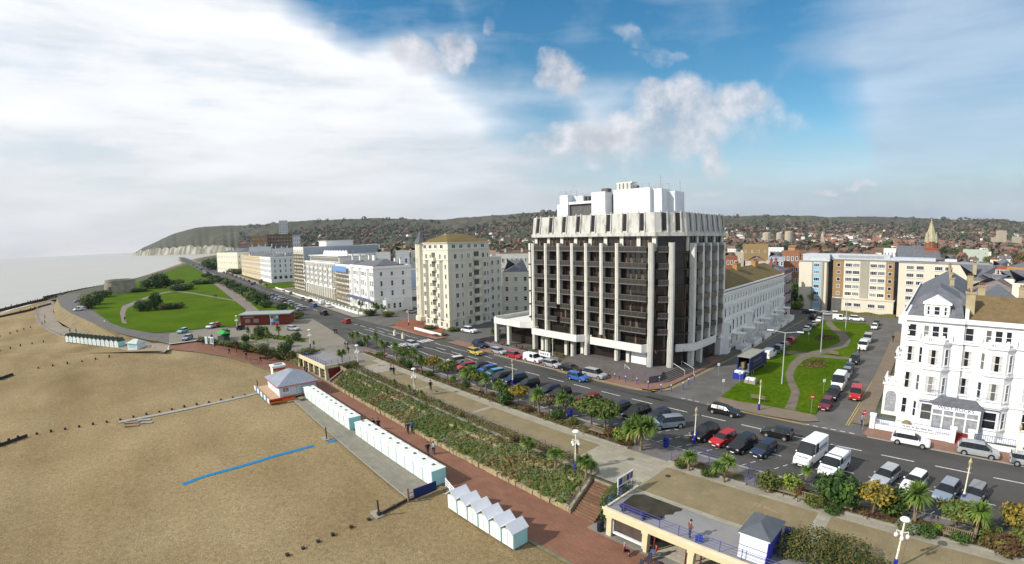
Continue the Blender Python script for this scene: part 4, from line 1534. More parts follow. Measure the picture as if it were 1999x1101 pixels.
# ------------------------------------------------------------------ cream tower block of flats
def cream_tower():
 ang = 0.0
 r = empty('apartment_block', (-110, 77.4, 0), ang, 'tall cream apartment block with bay windows, a brown hipped roof and a corner turret', 'building')
 W_, D_ = 15.0, 34.0
 sk = .065   # the side wall leans back to the left
 b = MB()
 b.prism([(-W_, .6), (-W_ + 1, 0), (0, 0), (-3.0, 17.6), (-W_ - 1, 19)], 0, 22.6, 0)
 b.prism([(-3.01, 17.61), (-6.4, 20), (-7.2, 26), (-W_ - 2, 27), (-W_ - 1, 19.01)], 0, 19.6, 0)
 b.build('wall', [cream], r)
 top = MB().prism([(-W_, .6), (-W_ + 1, 0), (0, 0), (-2.9, 17.2), (-14, 22), (-W_ - 1, 22)], 22.602, 24.3, 0)
 top.build('top_storey', [creamtrim], r)
 # string courses
 sc = MB()
 for z in (2.6, 19.6, 22.4):
  sc.mark()
  sc.prism([(-W_ - .15, .5), (-W_ + .95, -.15), (.15, -.15), (-2.85, 17.7), (-W_, 18)], z, z + .22, 0)
 sc.mark()
 sc.prism([(-W_ - .3, .4), (-W_ + .95, -.35), (.35, -.35), (-2.6, 17.6), (-W_, 18)], 24.302, 24.5, 0)
 sc.pieces('string_course', [creamtrim], r)
 rf = MB()
 A = [(-W_ - .2, -.2), (.3, -.3), (-2.7, 17.6), (-W_ - 1.5, 20)]
 a_, c_ = (-9.6, 6.5), (-9.4, 13)
 z0, z1 = 24.5, 27.0
 rf.face([(*A[0], z0), (*A[1], z0), (*a_, z1)])
 rf.face([(*A[1], z0), (*A[2], z0), (*c_, z1), (*a_, z1)])
 rf.face([(*A[2], z0), (*A[3], z0), (*c_, z1)])
 rf.face([(*A[3], z0), (*A[0], z0), (*a_, z1), (*c_, z1)])
 rf.build('roof', [browntile], r)
 tur = MB().lathe(-W_ + .4, .4, [(1.7, 1.8), (1.7, 24.4)], 8, 0).lathe(-W_ + .4, .4, [(2.1, 24.4), (1.1, 26.0), (.05, 28.4)], 8, 1)
 tur.lathe(-W_ + .4, .4, [(1.2, .8), (2.2, 1.3), (2.2, 2.6)], 8, 2)
 tur.build('turret', [cream, slate, creamtrim], r)
 # bays and balconies on the front
 fb = MB()
 for x0, x1 in ((-11.9, -10.0), (-5.2, -2.6)):
  fb.mark()
  bay(fb, x0, x1, .75, 2.8, 19.4)
 sd_ = []
 p0, p1 = (0, 0), (-3.0, 17.6)
 L_ = math.hypot(p1[0] - p0[0], p1[1] - p0[1])
 ux, uy = (p1[0] - p0[0]) / L_, (p1[1] - p0[1]) / L_
 nx, ny = uy, -ux

 def side_bay(u0, u1, d, z0, z1):
  c = d * .8
  f = lambda u, o: (p0[0] + ux * u + nx * o, p0[1] + uy * u + ny * o)
  fb.mark()
  fb.prism([f(u0, 0), f(u0 + c, d), f(u1 - c, d), f(u1, 0)], z0, z1, 0)
 for u0, u1 in ((1.4, 4.2), (7.2, 9.4), (13.6, 15.8)):
  side_bay(u0, u1, .6, 2.8, 19.4)
 fb.pieces('bay', [cream], r)
 fl = [0.6 + 2.74 * i for i in range(8)]
 w1 = window_mesh(1.3, 1.5, 'case')
 w2 = window_mesh(.7, 1.4, 'plain')
 w3 = window_mesh(1.0, 1.5, 'case')
 inn = lambda zs: [z for z in zs]
 for z in fl:
  mid = 2.6 < z < 19
  wins(r, w3, (-15, -.01 - (.75 if mid else 0)), (0, -.01 - (.75 if mid else 0)), [15 - 10.95, 15 - 3.9], [z])
  wins(r, w2, (-15, -.01), (0, -.01), [15 - 1.3, 15 - 8.8], [z])
  off = .6 if mid else 0
  wins(r, w1, (nx * (off + .01), ny * (off + .01)), (p1[0] + nx * (off + .01), p1[1] + ny * (off + .01)), [2.8, 8.3, 14.7], [z])
  wins(r, w2, (nx * .01, ny * .01), (p1[0] + nx * .01, p1[1] + ny * .01), [5.6, 16.8], [z])
  # recessed dark balconies: opening, slab and solid parapet
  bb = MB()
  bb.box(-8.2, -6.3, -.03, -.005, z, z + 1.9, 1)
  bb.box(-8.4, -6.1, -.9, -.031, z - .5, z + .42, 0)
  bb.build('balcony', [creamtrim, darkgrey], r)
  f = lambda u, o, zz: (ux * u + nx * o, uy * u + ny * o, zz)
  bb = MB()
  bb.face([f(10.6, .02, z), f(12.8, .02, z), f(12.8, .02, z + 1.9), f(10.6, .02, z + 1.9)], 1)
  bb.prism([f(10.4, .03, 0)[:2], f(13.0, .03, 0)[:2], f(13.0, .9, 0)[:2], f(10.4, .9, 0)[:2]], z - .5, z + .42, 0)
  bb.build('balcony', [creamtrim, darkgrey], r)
 w4 = window_mesh(1.5, 1.2, 'case')
 wins(r, w4, (-15, -.02), (0, -.02), [3.4, 6.2, 9.0, 12], [22.75])
 wins(r, w4, (nx * .02, ny * .02), (p1[0] + nx * .02, p1[1] + ny * .02), [2.2, 5.2, 8.6, 11.4, 14.5], [22.75])
 # lower wing behind, stepping back
 for z in fl[:7]:
  wins(r, w3, (-6.4 + .05, 20 - .02), (-7.2 + .05, 26), [1.6, 4.4], [z])
 for i in range(7):
  wins(r, window_mesh(.55, 1.4, 'plain'), (-W_ + .4 - .6, .4 - 1.62), (-W_ + .4 + .6, .4 - 1.62), [.6], [fl[i] + 1.6])
 return r


cream_tower()
gb = MB()
gb.prism([(-118, 70.6), (-104, 70.2), (-104, 70.5), (-118, 70.9)], 0, .8, 0)
tagset(gb.build('garden_wall', [whitepaint]), 'low white garden wall in front of the cream apartment block', 'wall')


# ------------------------------------------------------------------ generic block / terrace
def block(name, label, cat, s, n, w, d, h, ang=0, wm=None, roof='flat', rm=None, rh=2.0, front=None, right=None, left=None, back=None, trim=None, group=None, z=0, ins=None, parap=.5, chim=(), courses=(), chm=None, ridge='x'):
 """front/right/left: list of (mesh, [u...], [z...]); front-left corner at (s,n)"""
 r = empty(name, (s, n, z), ang, label, cat, group)
 wm = wm or white
 b = MB().box(0, w, 0, d, 0, h, 0)
 if parap:
  t = .25
  b.box(0, w, 0, t, h + .002, h + parap, 0).box(0, w, d - t, d, h + .002, h + parap, 0).box(0, t, t + .001, d - t - .001, h + .002, h + parap, 0).box(w - t, w, t + .001, d - t - .001, h + .002, h + parap, 0)
 b.build('wall', [wm], r)
 if courses:
  c = MB()
  for zc, pr_ in courses:
   c.box(-pr_, w + pr_, -pr_, d + pr_, zc, zc + .28, 0)
  c.build('cornice', [trim or whitetrim], r)
 if roof == 'flat':
  MB().box(.26, w - .26, .26, d - .26, h + .003, h + .12, 0).build('roof', [rm or greyroof], r)
 elif roof == 'hip':
  MB().hip(.2, w - .2, .2, d - .2, h + .02, h + rh, ins, 0, ridge).build('roof', [rm or slate], r)
 elif roof == 'gable':
  m_ = MB()
  if ridge == 'x':
   m_.hip(-.2, w + .2, -.2, d + .2, h + .02, h + rh, 0.0, 0, 'x')
  else:
   m_.hip(-.2, w + .2, -.2, d + .2, h + .02, h + rh, 0.0, 0, 'y')
  m_.build('roof', [rm or slate], r)
 for q, (p0, p1) in ((front, ((0, -.01), (w, -.01))), (right, ((w + .01, 0), (w + .01, d))), (left, ((-.01, d), (-.01, 0))), (back, ((w, d + .01), (0, d + .01)))):
  for me, us, zs in q or ():
   wins(r, me, p0, p1, us, zs)
 for c in chim:
  chimney(r, c[0], c[1], h + (c[2] if len(c) > 2 else 0), c[3] if len(c) > 3 else 2.0, m=chm or wm)
 return r

W_s = window_mesh(1.0, 1.9, 'hood')
W_m = window_mesh(1.0, 1.5, 'sash')
W_l = window_mesh(1.1, 2.4, 'hood')
W_c = window_mesh(1.8, 1.4, 'case')
W_t = window_mesh(.9, 1.2, 'sash')


def ang(a, b):
 return math.atan2(b[1] - a[1], b[0] - a[0])


# white Victorian corner terrace left of the side street
def corner_terrace():
 p0, p1 = (-185, 81.0), (-158, 78.3)
 w = math.dist(p0, p1)
 r = block('terraced_hotel', 'white Victorian corner terrace with slate roof and a ground-floor bay on its side', 'building', *p0, w, 15, 16.0, ang(p0, p1), white, 'hip', slate, 2.8,
              front=[(W_m, even(w, 18), [12.8]), (W_s, even(w, 14), [9.2]), (W_l, even(w, 14), [5.3, 1.2])],
              right=[(W_m, [3, 7.2, 11.6], [12.9]), (W_s, [3, 7.2, 11.6], [9.2, 5.6])], courses=((4.4, .18), (8.5, .12), (12.1, .15), (15.6, .3)),
              chim=((5, 7, 1.6, 2.2), (12, 6, 1.8, 2.2), (13.5, 6, 1.8, 2.2), (19.5, 12, .5, 2.2), (24.5, 12, .4, 2.2)), chm=white)
 b = MB()
 for i in range(3):
  x0 = 1.0 + i * 9
  b.mark()
  bay(b, x0, x0 + 4.2, .8, 0, 15.5)
 b.pieces('bay', [white], r)
 for i in range(3):
  x0 = 1 + i * 9
  for z in (1.2, 5.3, 9.2, 12.8):
   inst('window', W_m, r, (x0 + 2.1, -.82, z), 0)
 s_ = MB()
 s_.prism([(w, 2), (w + 2.4, 3.6), (w + 2.4, 10), (w, 12)], 0, 4.2, 0)
 s_.build('side_bay', [white], r)
 for y in (4.6, 6.8, 9):
  inst('window', W_s, r, (w + 2.42, y, 1.2), R(90))
 q = MB()
 balustrade(q, w + .2, w + 2.3, 3.4, 3.6, 4.2)
 balustrade(q, w + 2.3, w + 2.3, 3.6, 10, 4.2)
 q.build('balustrade', [whitetrim], r)
 MB().box(0, w, -1.4, -.02, 3.75, 3.9, 0).box(0, w, -1.4, -1.36, 4.0, 4.75, 0).build('balcony', [mat('blue_grey_iron', (.12, .14, .22), .5)], r)
 MB().box(w - 7.5, w - .1, .3, .5, 16.0, 16.7).box(w - .3, w - .1, .501, 12, 16.0, 16.7).build('red_parapet', [redtile], r)


corner_terrace()
# garden wall with pillars, running the length of the terraces
gw = empty('garden_wall', (-158, 71.5, 0), 0, 'long white garden wall with square pillars in front of the white seafront terraces', 'wall')
wb_ = MB()
pw = MB()
for i in range(34):
 s0 = -4.0 * i
 n_ = .062 * 4 * i + (0 if i < 10 else .0)
 wb_.prism([(s0 - 4, n_ + .25), (s0, n_), (s0, n_ + .3), (s0 - 4, n_ + .55)], 0, .9 if i < 16 else .7, 0)
 if i < 16:
  pp = MB().box(s0 - .3, s0 + .3, n_ - .12, n_ + .42, 0, 1.6, 0).box(s0 - .38, s0 + .38, n_ - .2, n_ + .5, 1.602, 1.75, 0)
  pp.build('pillar', [whitetrim], gw)
wb_.prism([(0, 0), (3, 1.5), (6, 9), (5.7, 9), (2.7, 1.8), (-.2, .3)], 0, .9, 0)
wb_.build('wall_panel', [whitetrim], gw)

W_b = window_mesh(1.5, 1.9, 'case')
# scaffolded part of the terrace, with blue boards at the top
p0, p1 = (-205, 83.0), (-185.2, 81.0)
block('terraced_hotel', 'scaffolded white terrace section with blue boarding along its top storey', 'building', *p0, math.dist(p0, p1), 14, 15.8, ang(p0, p1), white, 'hip', slate, 2.2,
      front=[(W_m, even(19.8, 9), [9.6, 5.6, 1.4])], courses=((10.4, .1),), chim=((4, 7, 1.4, 2.2), (14, 7, 1.4, 2.2)), chm=white)
tagset(MB().box(.2, 19.5, -1.25, -1.15, 13.2, 15.6, 0).build('boarding', [mat('blue_boards', (.16, .30, .55), .6, .15, 2)], None, (*p0, 0), ang(p0, p1)), 'blue boards fixed along the top of the scaffold', 'hoarding')


def scaffold(p0, p1, h, label, off=.5, depth=1.2, step=2.4, lifts=2.0):
 L_ = math.dist(p0, p1)
 r = empty('scaffold', (*p0, 0), ang(p0, p1), label, 'scaffold')
 t = MB()
 n = int(L_ / step)
 for i in range(n + 1):
  x = L_ * i / n
  for y in (-off, -off - depth):
   t.tube((x, y, 0), (x, y, h + .8), .05, None, 4)
 z = lifts
 while z < h + .5:
  for y in (-off, -off - depth):
   t.tube((0, y, z), (L_, y, z), .05, None, 4)
   t.tube((0, y, z + 1), (L_, y, z + 1), .04, None, 4)
  z += lifts
 for i in range(0, n, 2):
  t.tube((L_ * i / n, -off - depth, 0), (L_ * min(n, i + 2) / n, -off - depth, h * .5), .04, None, 4)
  t.tube((L_ * min(n, i + 2) / n, -off - depth, h * .5), (L_ * i / n, -off - depth, h), .04, None, 4)
 t.build('scaffold_poles', [mat('rusty_scaffold_tube', (.26, .22, .15), .6, .2, 2)], r)
 z = lifts
 while z < h + .5:
  MB().box(0, L_, -off - depth + .08, -off - .08, z + .06, z + .12, 0).build('platform', [mat('scaffold_board', (.40, .31, .17), .9, .2, 2)], r)
  z += lifts


scaffold(p0, p1, 13, 'scaffold of rusty poles and boards under blue boarding on the white terrace')

# pale modern hotel, long front of windows and little balconies, set-back top with arches
p0, p1 = (-259, 87.4), (-205.3, 83.0)
w = math.dist(p0, p1)
mh = block('seafront_hotel', 'long pale modern hotel with rows of windows, small balconies and arched rooftop screen', 'hotel', *p0, w, 18, 16.2, ang(p0, p1), white2, 'flat', None, 0,
           front=[(W_b, even(w, 20), [13.7, 11.1, 8.5, 5.9])], courses=((4.9, .5), (16.0, .4)), parap=.4)
MB().box(2, w - 1, 2.5, 16, 16.5, 19.2, 0).box(1.2, w - .4, 1.7, 16.5, 19.202, 19.5, 0).build('penthouse', [white2], mh)
MB().box(3, w - 2, 2.42, 2.48, 16.9, 18.5, 0).build('penthouse_window', [glass2], mh)
am = MB().box(14, w - 2, 6.5, 7, 19.5, 20.6, 0)
for i in range(9):
 x = 16.3 + i * 4.2
 pts = [(x - 2 + 4 * k / 8, 20.6 + 1.2 * math.sin(math.pi * k / 8)) for k in range(9)]
 for k in range(8):
  am.face([(pts[k][0], 6.49, 20.6), (pts[k + 1][0], 6.49, 20.6), (pts[k + 1][0], 6.49, pts[k + 1][1]), (pts[k][0], 6.49, pts[k][1])])
  am.face([(pts[k][0], 6.49, pts[k][1]), (pts[k + 1][0], 6.49, pts[k + 1][1]), (pts[k + 1][0], 7, pts[k + 1][1]), (pts[k][0], 7, pts[k][1])])
am.build('arched_screen', [whitetrim], mh)
bb = MB().box(-.95, .95, -.9, -.02, -.12, 0).box(-.95, .95, -.9, -.84, 0, .85)
bme = bb.mesh('balcony', [whitetrim])
for x in even(w, 20)[::3]:
 for z in (5.7, 8.3, 10.9, 13.5):
  inst('balcony', bme, mh, (x, -.1, z), 0)
for x in even(w, 14):
 MB().box(x + 1.2, x + 1.75, -.5, -.02, 0, 4.8).build('column', [white2], mh)
 MB().face([(x - 1, -.03, .2), (x + 1.1, -.03, .2), (x + 1.1, -.03, 4.2), (x - 1, -.03, 4.2)]).build('ground_floor_window', [glass], mh)

# tall block beyond, under scaffold and grey sheeting
p0, p1 = (-284, 89.0), (-262, 87.6)
tb = block('tower_block', 'tall pale block with scaffold on its front and grey sheeted side', 'building', *p0, 22, 46, 23.4, ang(p0, p1), white2, 'flat', None, 0,
           front=[(W_b, even(22, 5), [20.6, 17.8, 15, 12.2, 9.4, 6.6, 3.8])], right=[(W_t, [26, 29], [20])])
MB().box(22.02, 22.1, .5, 45, 3, 23.6, 0).build('sheeting', [mat('grey_sheet', (.36, .38, .42), .7, .1, .4, stretch=(1, 4, 1))], tb)
MB().box(6, 20, 14, 30, 23.6, 26.6, 0).box(5.5, 20.5, 13.5, 30.5, 26.602, 26.9, 0).build('roof_house', [whitetrim], tb)
scaffold(p0, p1, 20, 'tall scaffold of rusty poles in front of the tall pale block')

# long terrace far along the front: white end, buff middle
Wd = window_mesh(1.1, 2.0, 'hood', gm=glass)
pL, pM, pR = (-467, 96.4), (-376, 91.4), (-337, 89.3)
wM = math.dist(pM, pR)
block('terraced_hotel', 'white end of the long far seafront terrace, with slate roof and chimneys', 'building', *pM, wM, 24, 17.0, ang(pM, pR), white, 'hip', slate, 2.6, front=[(Wd, even(wM, 13), [13.6, 10.4, 6.8, 2.6])],
      right=[(Wd, even(24, 6, 1), [13.6, 10.4, 6.8]), (window_mesh(2.2, 2.2, 'plain'), even(24, 6, 1), [2.4])], courses=((5.8, .4), (9.6, .1), (16.6, .35)), chim=((6, 12, 1, 2.4), (15, 12, 1, 2.4), (24, 12, 1, 2.4), (33, 12, 1, 2.4)), chm=white)
wL = math.dist(pL, pM)
block('terraced_hotel', 'buff-coloured grand terrace with pediment in the far seafront row', 'building', *pL, wL - .1, 24, 17.2, ang(pL, pM), yellowst, 'hip', slate, 2.4, front=[(Wd, even(wL, 24), [13.6, 10.4, 6.8, 2.6])],
      courses=((5.8, .5), (9.6, .12), (16.8, .4)), trim=yellowst, chim=[(8 + 11 * i, 12, 1, 2.2) for i in range(8)], chm=yellowst)
for x in (-431,):
 tagset(MB().face([(0, 0, 0), (9, 0, 0), (4.5, 0, 2.6)]).face([(0, .5, 0), (4.5, .5, 2.6), (9, .5, 0)]).face([(0, 0, 0), (4.5, 0, 2.6), (4.5, .5, 2.6), (0, .5, 0)]).face([(9, 0, 0), (9, .5, 0), (4.5, .5, 2.6), (4.5, 0, 2.6)]).build('pediment', [yellowst], bpy.data.objects['terraced_hotel.003'] if 'terraced_hotel.003' in bpy.data.objects else None, (44, -.6, 17.3), 0))


def at_dist(px, r, y=482):
 d = ray(px, y)
 hl = math.hypot(d.x, d.y)
 return (d.x / hl * r, d.y / hl * r, H + r * d.z / hl)


def far(name, label, px0, px1, ytop, r, cat='building', r1=None, d=12, z0=0, wm=None, roof='flat', rm=None, rh=2, rows=3, n=6, wme=None, group=None, sidew=True, **k):
 """block seen between two directions at distance r (left) and r1 (right), its eaves at ytop"""
 a, b = at_dist(px0, r, ytop), at_dist(px1, r1 or r, ytop)
 w = math.dist(a[:2], b[:2])
 h = (a[2] + b[2]) / 2 - z0
 wme = wme or W_s
 zs = [h - (h / (rows + .3)) * (i + .78) for i in range(rows)]
 fr = [(wme, even(w, n), zs)]
 rt = [(wme, even(d, max(1, int(d / 4))), zs)] if sidew else None
 return block(name, label, cat, a[0], a[1], w, d, h, ang(a, b), wm, roof, rm, rh, front=fr, right=rt, z=z0, group=group, **k)


far('terraced_hotel', 'cream terrace with dark roof farthest along the seafront, above the dark trees', 423, 463, 494, 560, r1=500, d=30, wm=creamtrim, roof='hip', rm=slate, rh=4, rows=3, n=9, chim=((10, 8, 2, 3), (30, 8, 2, 3)))
far('block_of_flats', 'brown brick slab of flats with buff end, left of the other brown slab', 491, 521, 461, 640, d=20, wm=tanbrick, rows=6, n=6, wme=W_c, z0=6)
far('block_of_flats', 'wider brown brick slab of flats in front of the white tower', 522, 570, 458, 650, d=20, wm=brownclad, rows=7, n=8, wme=W_c, z0=6)
far('tower_block', 'slim white tower block rising above the hills on the left', 544, 561, 431, 760, d=14, wm=mat('tower_white', (.62, .62, .60), .8), rows=14, n=3, wme=W_c, z0=8)
far('villa', 'white villa beside the brown brick slabs', 571, 586, 463, 700, wm=white, roof='gable', rm=slate, rh=3, rows=4, n=4, z0=8)
far('white_houses', 'row of white houses with chimneys behind the far buff terrace', 486, 530, 483, 480, d=20, wm=white, roof='hip', rm=slate, rh=2, rows=3, n=9, chim=[(6 * i + 3, 4, 0, 3) for i in range(4)], chm=white)
far('white_houses', 'second row of white houses behind the far white terrace end', 531, 571, 486, 440, d=20, wm=white, roof='hip', rm=slate, rh=2, rows=3, n=8, chim=[(5 * i + 3, 4, 0, 2.5) for i in range(3)], chm=white)
far('brick_houses', 'pink and white brick houses left of the far white houses', 464, 486, 476, 620, d=16, wm=mat('pink_brick', (.36, .20, .17), .9, .3, .2), roof='hip', rm=browntile2, rh=4, rows=4, n=6)

# houses behind the corner terrace
far('white_block', 'grey-white flat-roofed block behind the long modern hotel', 660, 745, 497, 260, d=14, wm=white2, rows=2, n=10)
far('white_block', 'white block with hipped roof between the corner terrace and the cream tower', 735, 762, 494, 235, wm=white, roof='hip', rm=browntile2, rh=2.2, rows=3, n=2, chim=((3, 4, .5, 1.6),), chm=white)
far('white_block', 'taller white house with brown roof next to the cream tower', 772, 799, 491, 215, wm=white, roof='hip', rm=browntile, rh=2.4, rows=3, n=2, chim=((4, 4, 1, 1.6),), chm=white)
far('white_block', 'cream house half hidden by the turret of the cream tower', 802, 826, 490, 225, wm=creamtrim, roof='hip', rm=browntile2, rh=2, rows=3, n=2)
far('sheeted_building', 'house wrapped in white and pale blue sheeting beside the corner terrace', 783, 812, 527, 205, wm=mat('pale_blue_sheet', (.52, .60, .70), .6, .1, .6, stretch=(1, 1, 4)), rows=1, n=1, sidew=False, parap=0, wme=window_mesh(.3, .3, 'plain'))
far('low_extension', 'low white flat-roofed extension with dark opening beside the side street', 786, 832, 569, 185, d=10, wm=white, rows=1, n=3, wme=window_mesh(3.2, 1.8, 'plain', gm=darkgrey))
far('white_houses', 'long pale house row behind the cream tower, seen left of the dark hotel', 968, 1048, 497, 260, d=12, wm=white2, roof='hip', rm=browntile2, rh=2, rows=3, n=9, chim=((5, 4, 1, 2), (14, 4, 1, 2)), chm=creamtrim)
far('villa', 'cream villa with a dark pyramid roof between the cream tower and the dark hotel', 980, 1034, 534, 158, d=14, wm=creamtrim, roof='hip', rm=slate, rh=4.2, rows=4, n=3, wme=window_mesh(1.1, 1.5, 'sash'))

# ------------------------------------------------------------------ white terrace on the side street (in shade)
p0, p1 = (-41.2, 97.6), (-45.4, 158)
w = math.dist(p0, p1)
wt = block('terraced_houses', 'white stucco terrace with canted bays and mossy brown roof beside the dark hotel', 'building', *p0, w, 13, 13.4, ang(p0, p1), white, 'gable', browntile, 3.6,
           front=[(W_t, even(w, 26, 1), [11.1]), (W_s, even(w, 20, 1), [7.9]), (W_l, even(w, 20, 1), [4.3]), (W_s, even(w, 14, 1), [1.2])], courses=((3.7, .3), (7.2, .15), (10.5, .25), (13.0, .45)))
bs = MB()
for x0 in (1.0, 19, 37, 54):
 bs.mark()
 bay(bs, x0, x0 + 3.6, 1.1, 0, 6.8)
 for z in (1.2, 4.4):
  inst('window', W_s, wt, (x0 + 1.8, -1.12, z), 0)
bs.pieces('bay', [white], wt)
for x in (11, 29, 47):
 chimney(wt, x, 6, 15.2, 2.8, 3.6, 1.2, tanbrick, 5)
for i in range(7):
 x = 7.5 + i * 8.0
 po = MB().box(x, x + 2.4, -2.6, -1.2, 0, .9).box(x, x + .3, -2.6, -2.3, .9, 3.4).box(x + 2.1, x + 2.4, -2.6, -2.3, .9, 3.4).box(x - .15, x + 2.55, -2.8, 0, 3.4, 3.7)
 po.box(x, x + 2.4, -3.5, -2.601, 0, .55).box(x - .3, x - .01, -4.0, -1.2, 0, 1.3).box(x + 2.41, x + 2.7, -4.0, -1.2, 0, 1.3)
 po.build('porch', [white], wt)
b2 = MB()
for i in range(6):
 b2.mark()
 b2.box(3 + i * 9.5, 3 + i * 9.5 + 6.5, -4.1, -3.85, 0, 1.0)
b2.pieces('forecourt_wall', [white], wt)
p0, p1 = (-45.5, 158.3), (-46.6, 171)
ib = block('terraced_houses', 'dark red brick end house with iron balconies at the far end of the white terrace', 'building', *p0, 12.8, 12, 14.2, ang(p0, p1), mat('plum_brick', (.20, .09, .09), .9), 'hip', slate, 2.5,
           front=[(W_l, even(12.8, 4, 1), [10.8, 7.6, 4.4, 1.2])], chim=((3, 5, 1, 2.6), (10, 5, 1, 2.6)), chm=redbrick)
bme2 = MB().box(-1.4, 1.4, -1.2, 0, -.1, 0).box(-1.4, 1.4, -1.2, -1.16, 0, 1.0).mesh('balcony', [blackmetal])
for x in (3.2, 9.5):
 for z in (4.2, 7.4, 10.6):
  inst('balcony', bme2, ib, (x, -.05, z), 0)

# ------------------------------------------------------------------ modern flats closing the square
mf = empty('block_of_flats', (-46.5, 180, 0), 0, 'long modern cream block of flats with brown brick and pale blue panels behind the square', 'flats')
cr_ = mat('flats_cream', (.68, .62, .50), .8, .04, .4)
bg_ = mat('flats_beige', (.36, .33, .27), .8, .05, .4)
bk_ = mat('flats_brown_brick', (.33, .215, .11), .9, .08, .6)
bl_ = mat('flats_blue_panel', (.28, .50, .68), .6, .05, 1)
MB().box(0, 9.6, 0, 14, 0, 16.8).build('end_tower', [cr_], mf)
MB().box(33, 60, .4, 14, 0, 17.4).build('end_tower', [cr_], mf)
MB().box(11.4, 33, 2.2, 14, 0, 17.6).build('wall', [cr_], mf)
MB().box(9.62, 11.4, 3.4, 14, 0, 17.5).build('stair_glazing', [glass], mf)
MB().box(31.6, 32.98, 2.19, 2.2, 0, 17.5).build('stair_glazing', [glass], mf)
MB().box(-.15, 10.3, -.2, 14, 16.82, 17.1).box(11, 33, 1.9, 14, 17.62, 17.9).box(32.9, 60, .2, 14, 17.42, 17.7).build('roof_edge', [greyroof], mf)
MB().box(1, 10.4, 1, 13, 17.1, 19.4).box(10.5, 30, 3, 13, 17.9, 19.5).box(30.1, 44, 3, 13, 17.9, 18.8).build('penthouse', [mat('penthouse_grey', (.50, .53, .56), .6)], mf)
MB().box(13, 28, 2.95, 2.99, 18.3, 19.2).build('penthouse_window', [glass2], mf)
MB().box(11.42, 15.0, 2.1, 2.19, 4.9, 17.5).build('brick_panel', [bk_], mf)
MB().box(28.9, 31.55, 2.1, 2.19, 4.9, 17.5).build('brick_panel', [bk_], mf)
MB().box(20.6, 23.4, 2.0, 2.19, 4.9, 17.5).build('beige_panel', [bg_], mf)
MB().box(4.9, 7.6, -.08, -.01, 1, 16.4).build('blue_panel', [bl_], mf)
MB().box(4.6, 4.89, -.25, -.01, 0, 16.8).build('pilaster', [bg_], mf)
MB().box(7.9, 8.6, -.35, -.01, 0, 16.8).build('pilaster', [bg_], mf)
MB().box(15.3, 32, -1.0, 2.15, 0, 4.8).box(15.1, 32.2, -1.2, 2.15, 4.802, 5.0).build('podium', [cr_], mf)
MB().box(11.5, 15.2, 1.0, 2.05, 0, 4.6).build('entrance', [darkgrey], mf)
ww = window_mesh(2.3, 1.3, 'case')
ws = window_mesh(1.2, 1.2, 'plain')
zf = [5.6 + 2.42 * i for i in range(5)]
wins(mf, ww, (0, 2.15), (60, 2.15), [16.7, 19.2, 24.9, 27.4], zf)
wins(mf, ws, (0, 2.09), (60, 2.09), [13.3, 30.2], zf)
wins(mf, window_mesh(2.0, 1.3, 'case'), (0, -.1), (60, -.1), [6.2], [2.9] + [5.3 + 2.42 * i for i in range(5)])
wins(mf, ww, (0, .35), (60, .35), [36.5, 39.5, 45, 48], [2.9] + zf)
wins(mf, ww, (0, -1.05), (60, -1.05), [17.6, 20.4, 25, 28.2], [2.3])
hw = MB()
for i in range(20):
 hw.box(15 + i * .9, 15.9 + i * .9, -4, -2.8, 0, .9 + .2 * math.sin(i * .8))
tagset(hw.build('hedge', [fol_olive], None, (-46.5, 180, 0)), 'low clipped hedge in front of the modern flats', 'hedge')

# ------------------------------------------------------------------ church
ch = empty('church', (*at_dist(1817, 250, 500)[:2], 0), R(10), 'church with tall pale stone spire on a red brick tower', 'church')
tip = at_dist(1818, 250, 423)[2]
zs1 = at_dist(1818, 250, 472)[2]
MB().box(-2.7, 2.7, -2.7, 2.7, 0, zs1 - 3).box(-2.9, 2.9, -2.9, 2.9, zs1 - 3 + .002, zs1 - 2.6).build('tower', [redstone], ch)
MB().lathe(0, 0, [(2.8, zs1 - 2.6), (2.8, zs1), (3.0, zs1 + .05)], 8, 0).build('belfry', [redstone], ch)
sp = MB().lathe(0, 0, [(2.9, zs1 + .06), (1.5, zs1 + (tip - zs1) * .45), (.25, tip - 2), (.06, tip)], 8, 0)
for i in range(4):
 t = math.pi / 4 + i * math.pi / 2
 sp.lathe(2.5 * math.cos(t), 2.5 * math.sin(t), [(.7, zs1 - .5), (.7, zs1 + 1.2), (.03, zs1 + 4.4)], 6)
sp.build('spire', [spirest], ch)
for i in range(8):
 t = math.pi / 8 + i * math.pi / 4
 MB().box(-.35, .35, -.05, .05, zs1 - 2.3, zs1 - .4).build('louvre', [darkgrey], ch, (2.8 * math.cos(t) * .95, 2.8 * math.sin(t) * .95, 0), t + math.pi / 2)
zn = at_dist(1818, 250, 483)[2]
MB().box(-14, 2.9, -6, 6, 0, zn - 5).build('nave', [redstone], ch)
MB().hip(-14.4, 3.2, -6.5, 6.5, zn - 5, zn + .5, 0.0, 0, 'x').build('roof', [slate], ch)


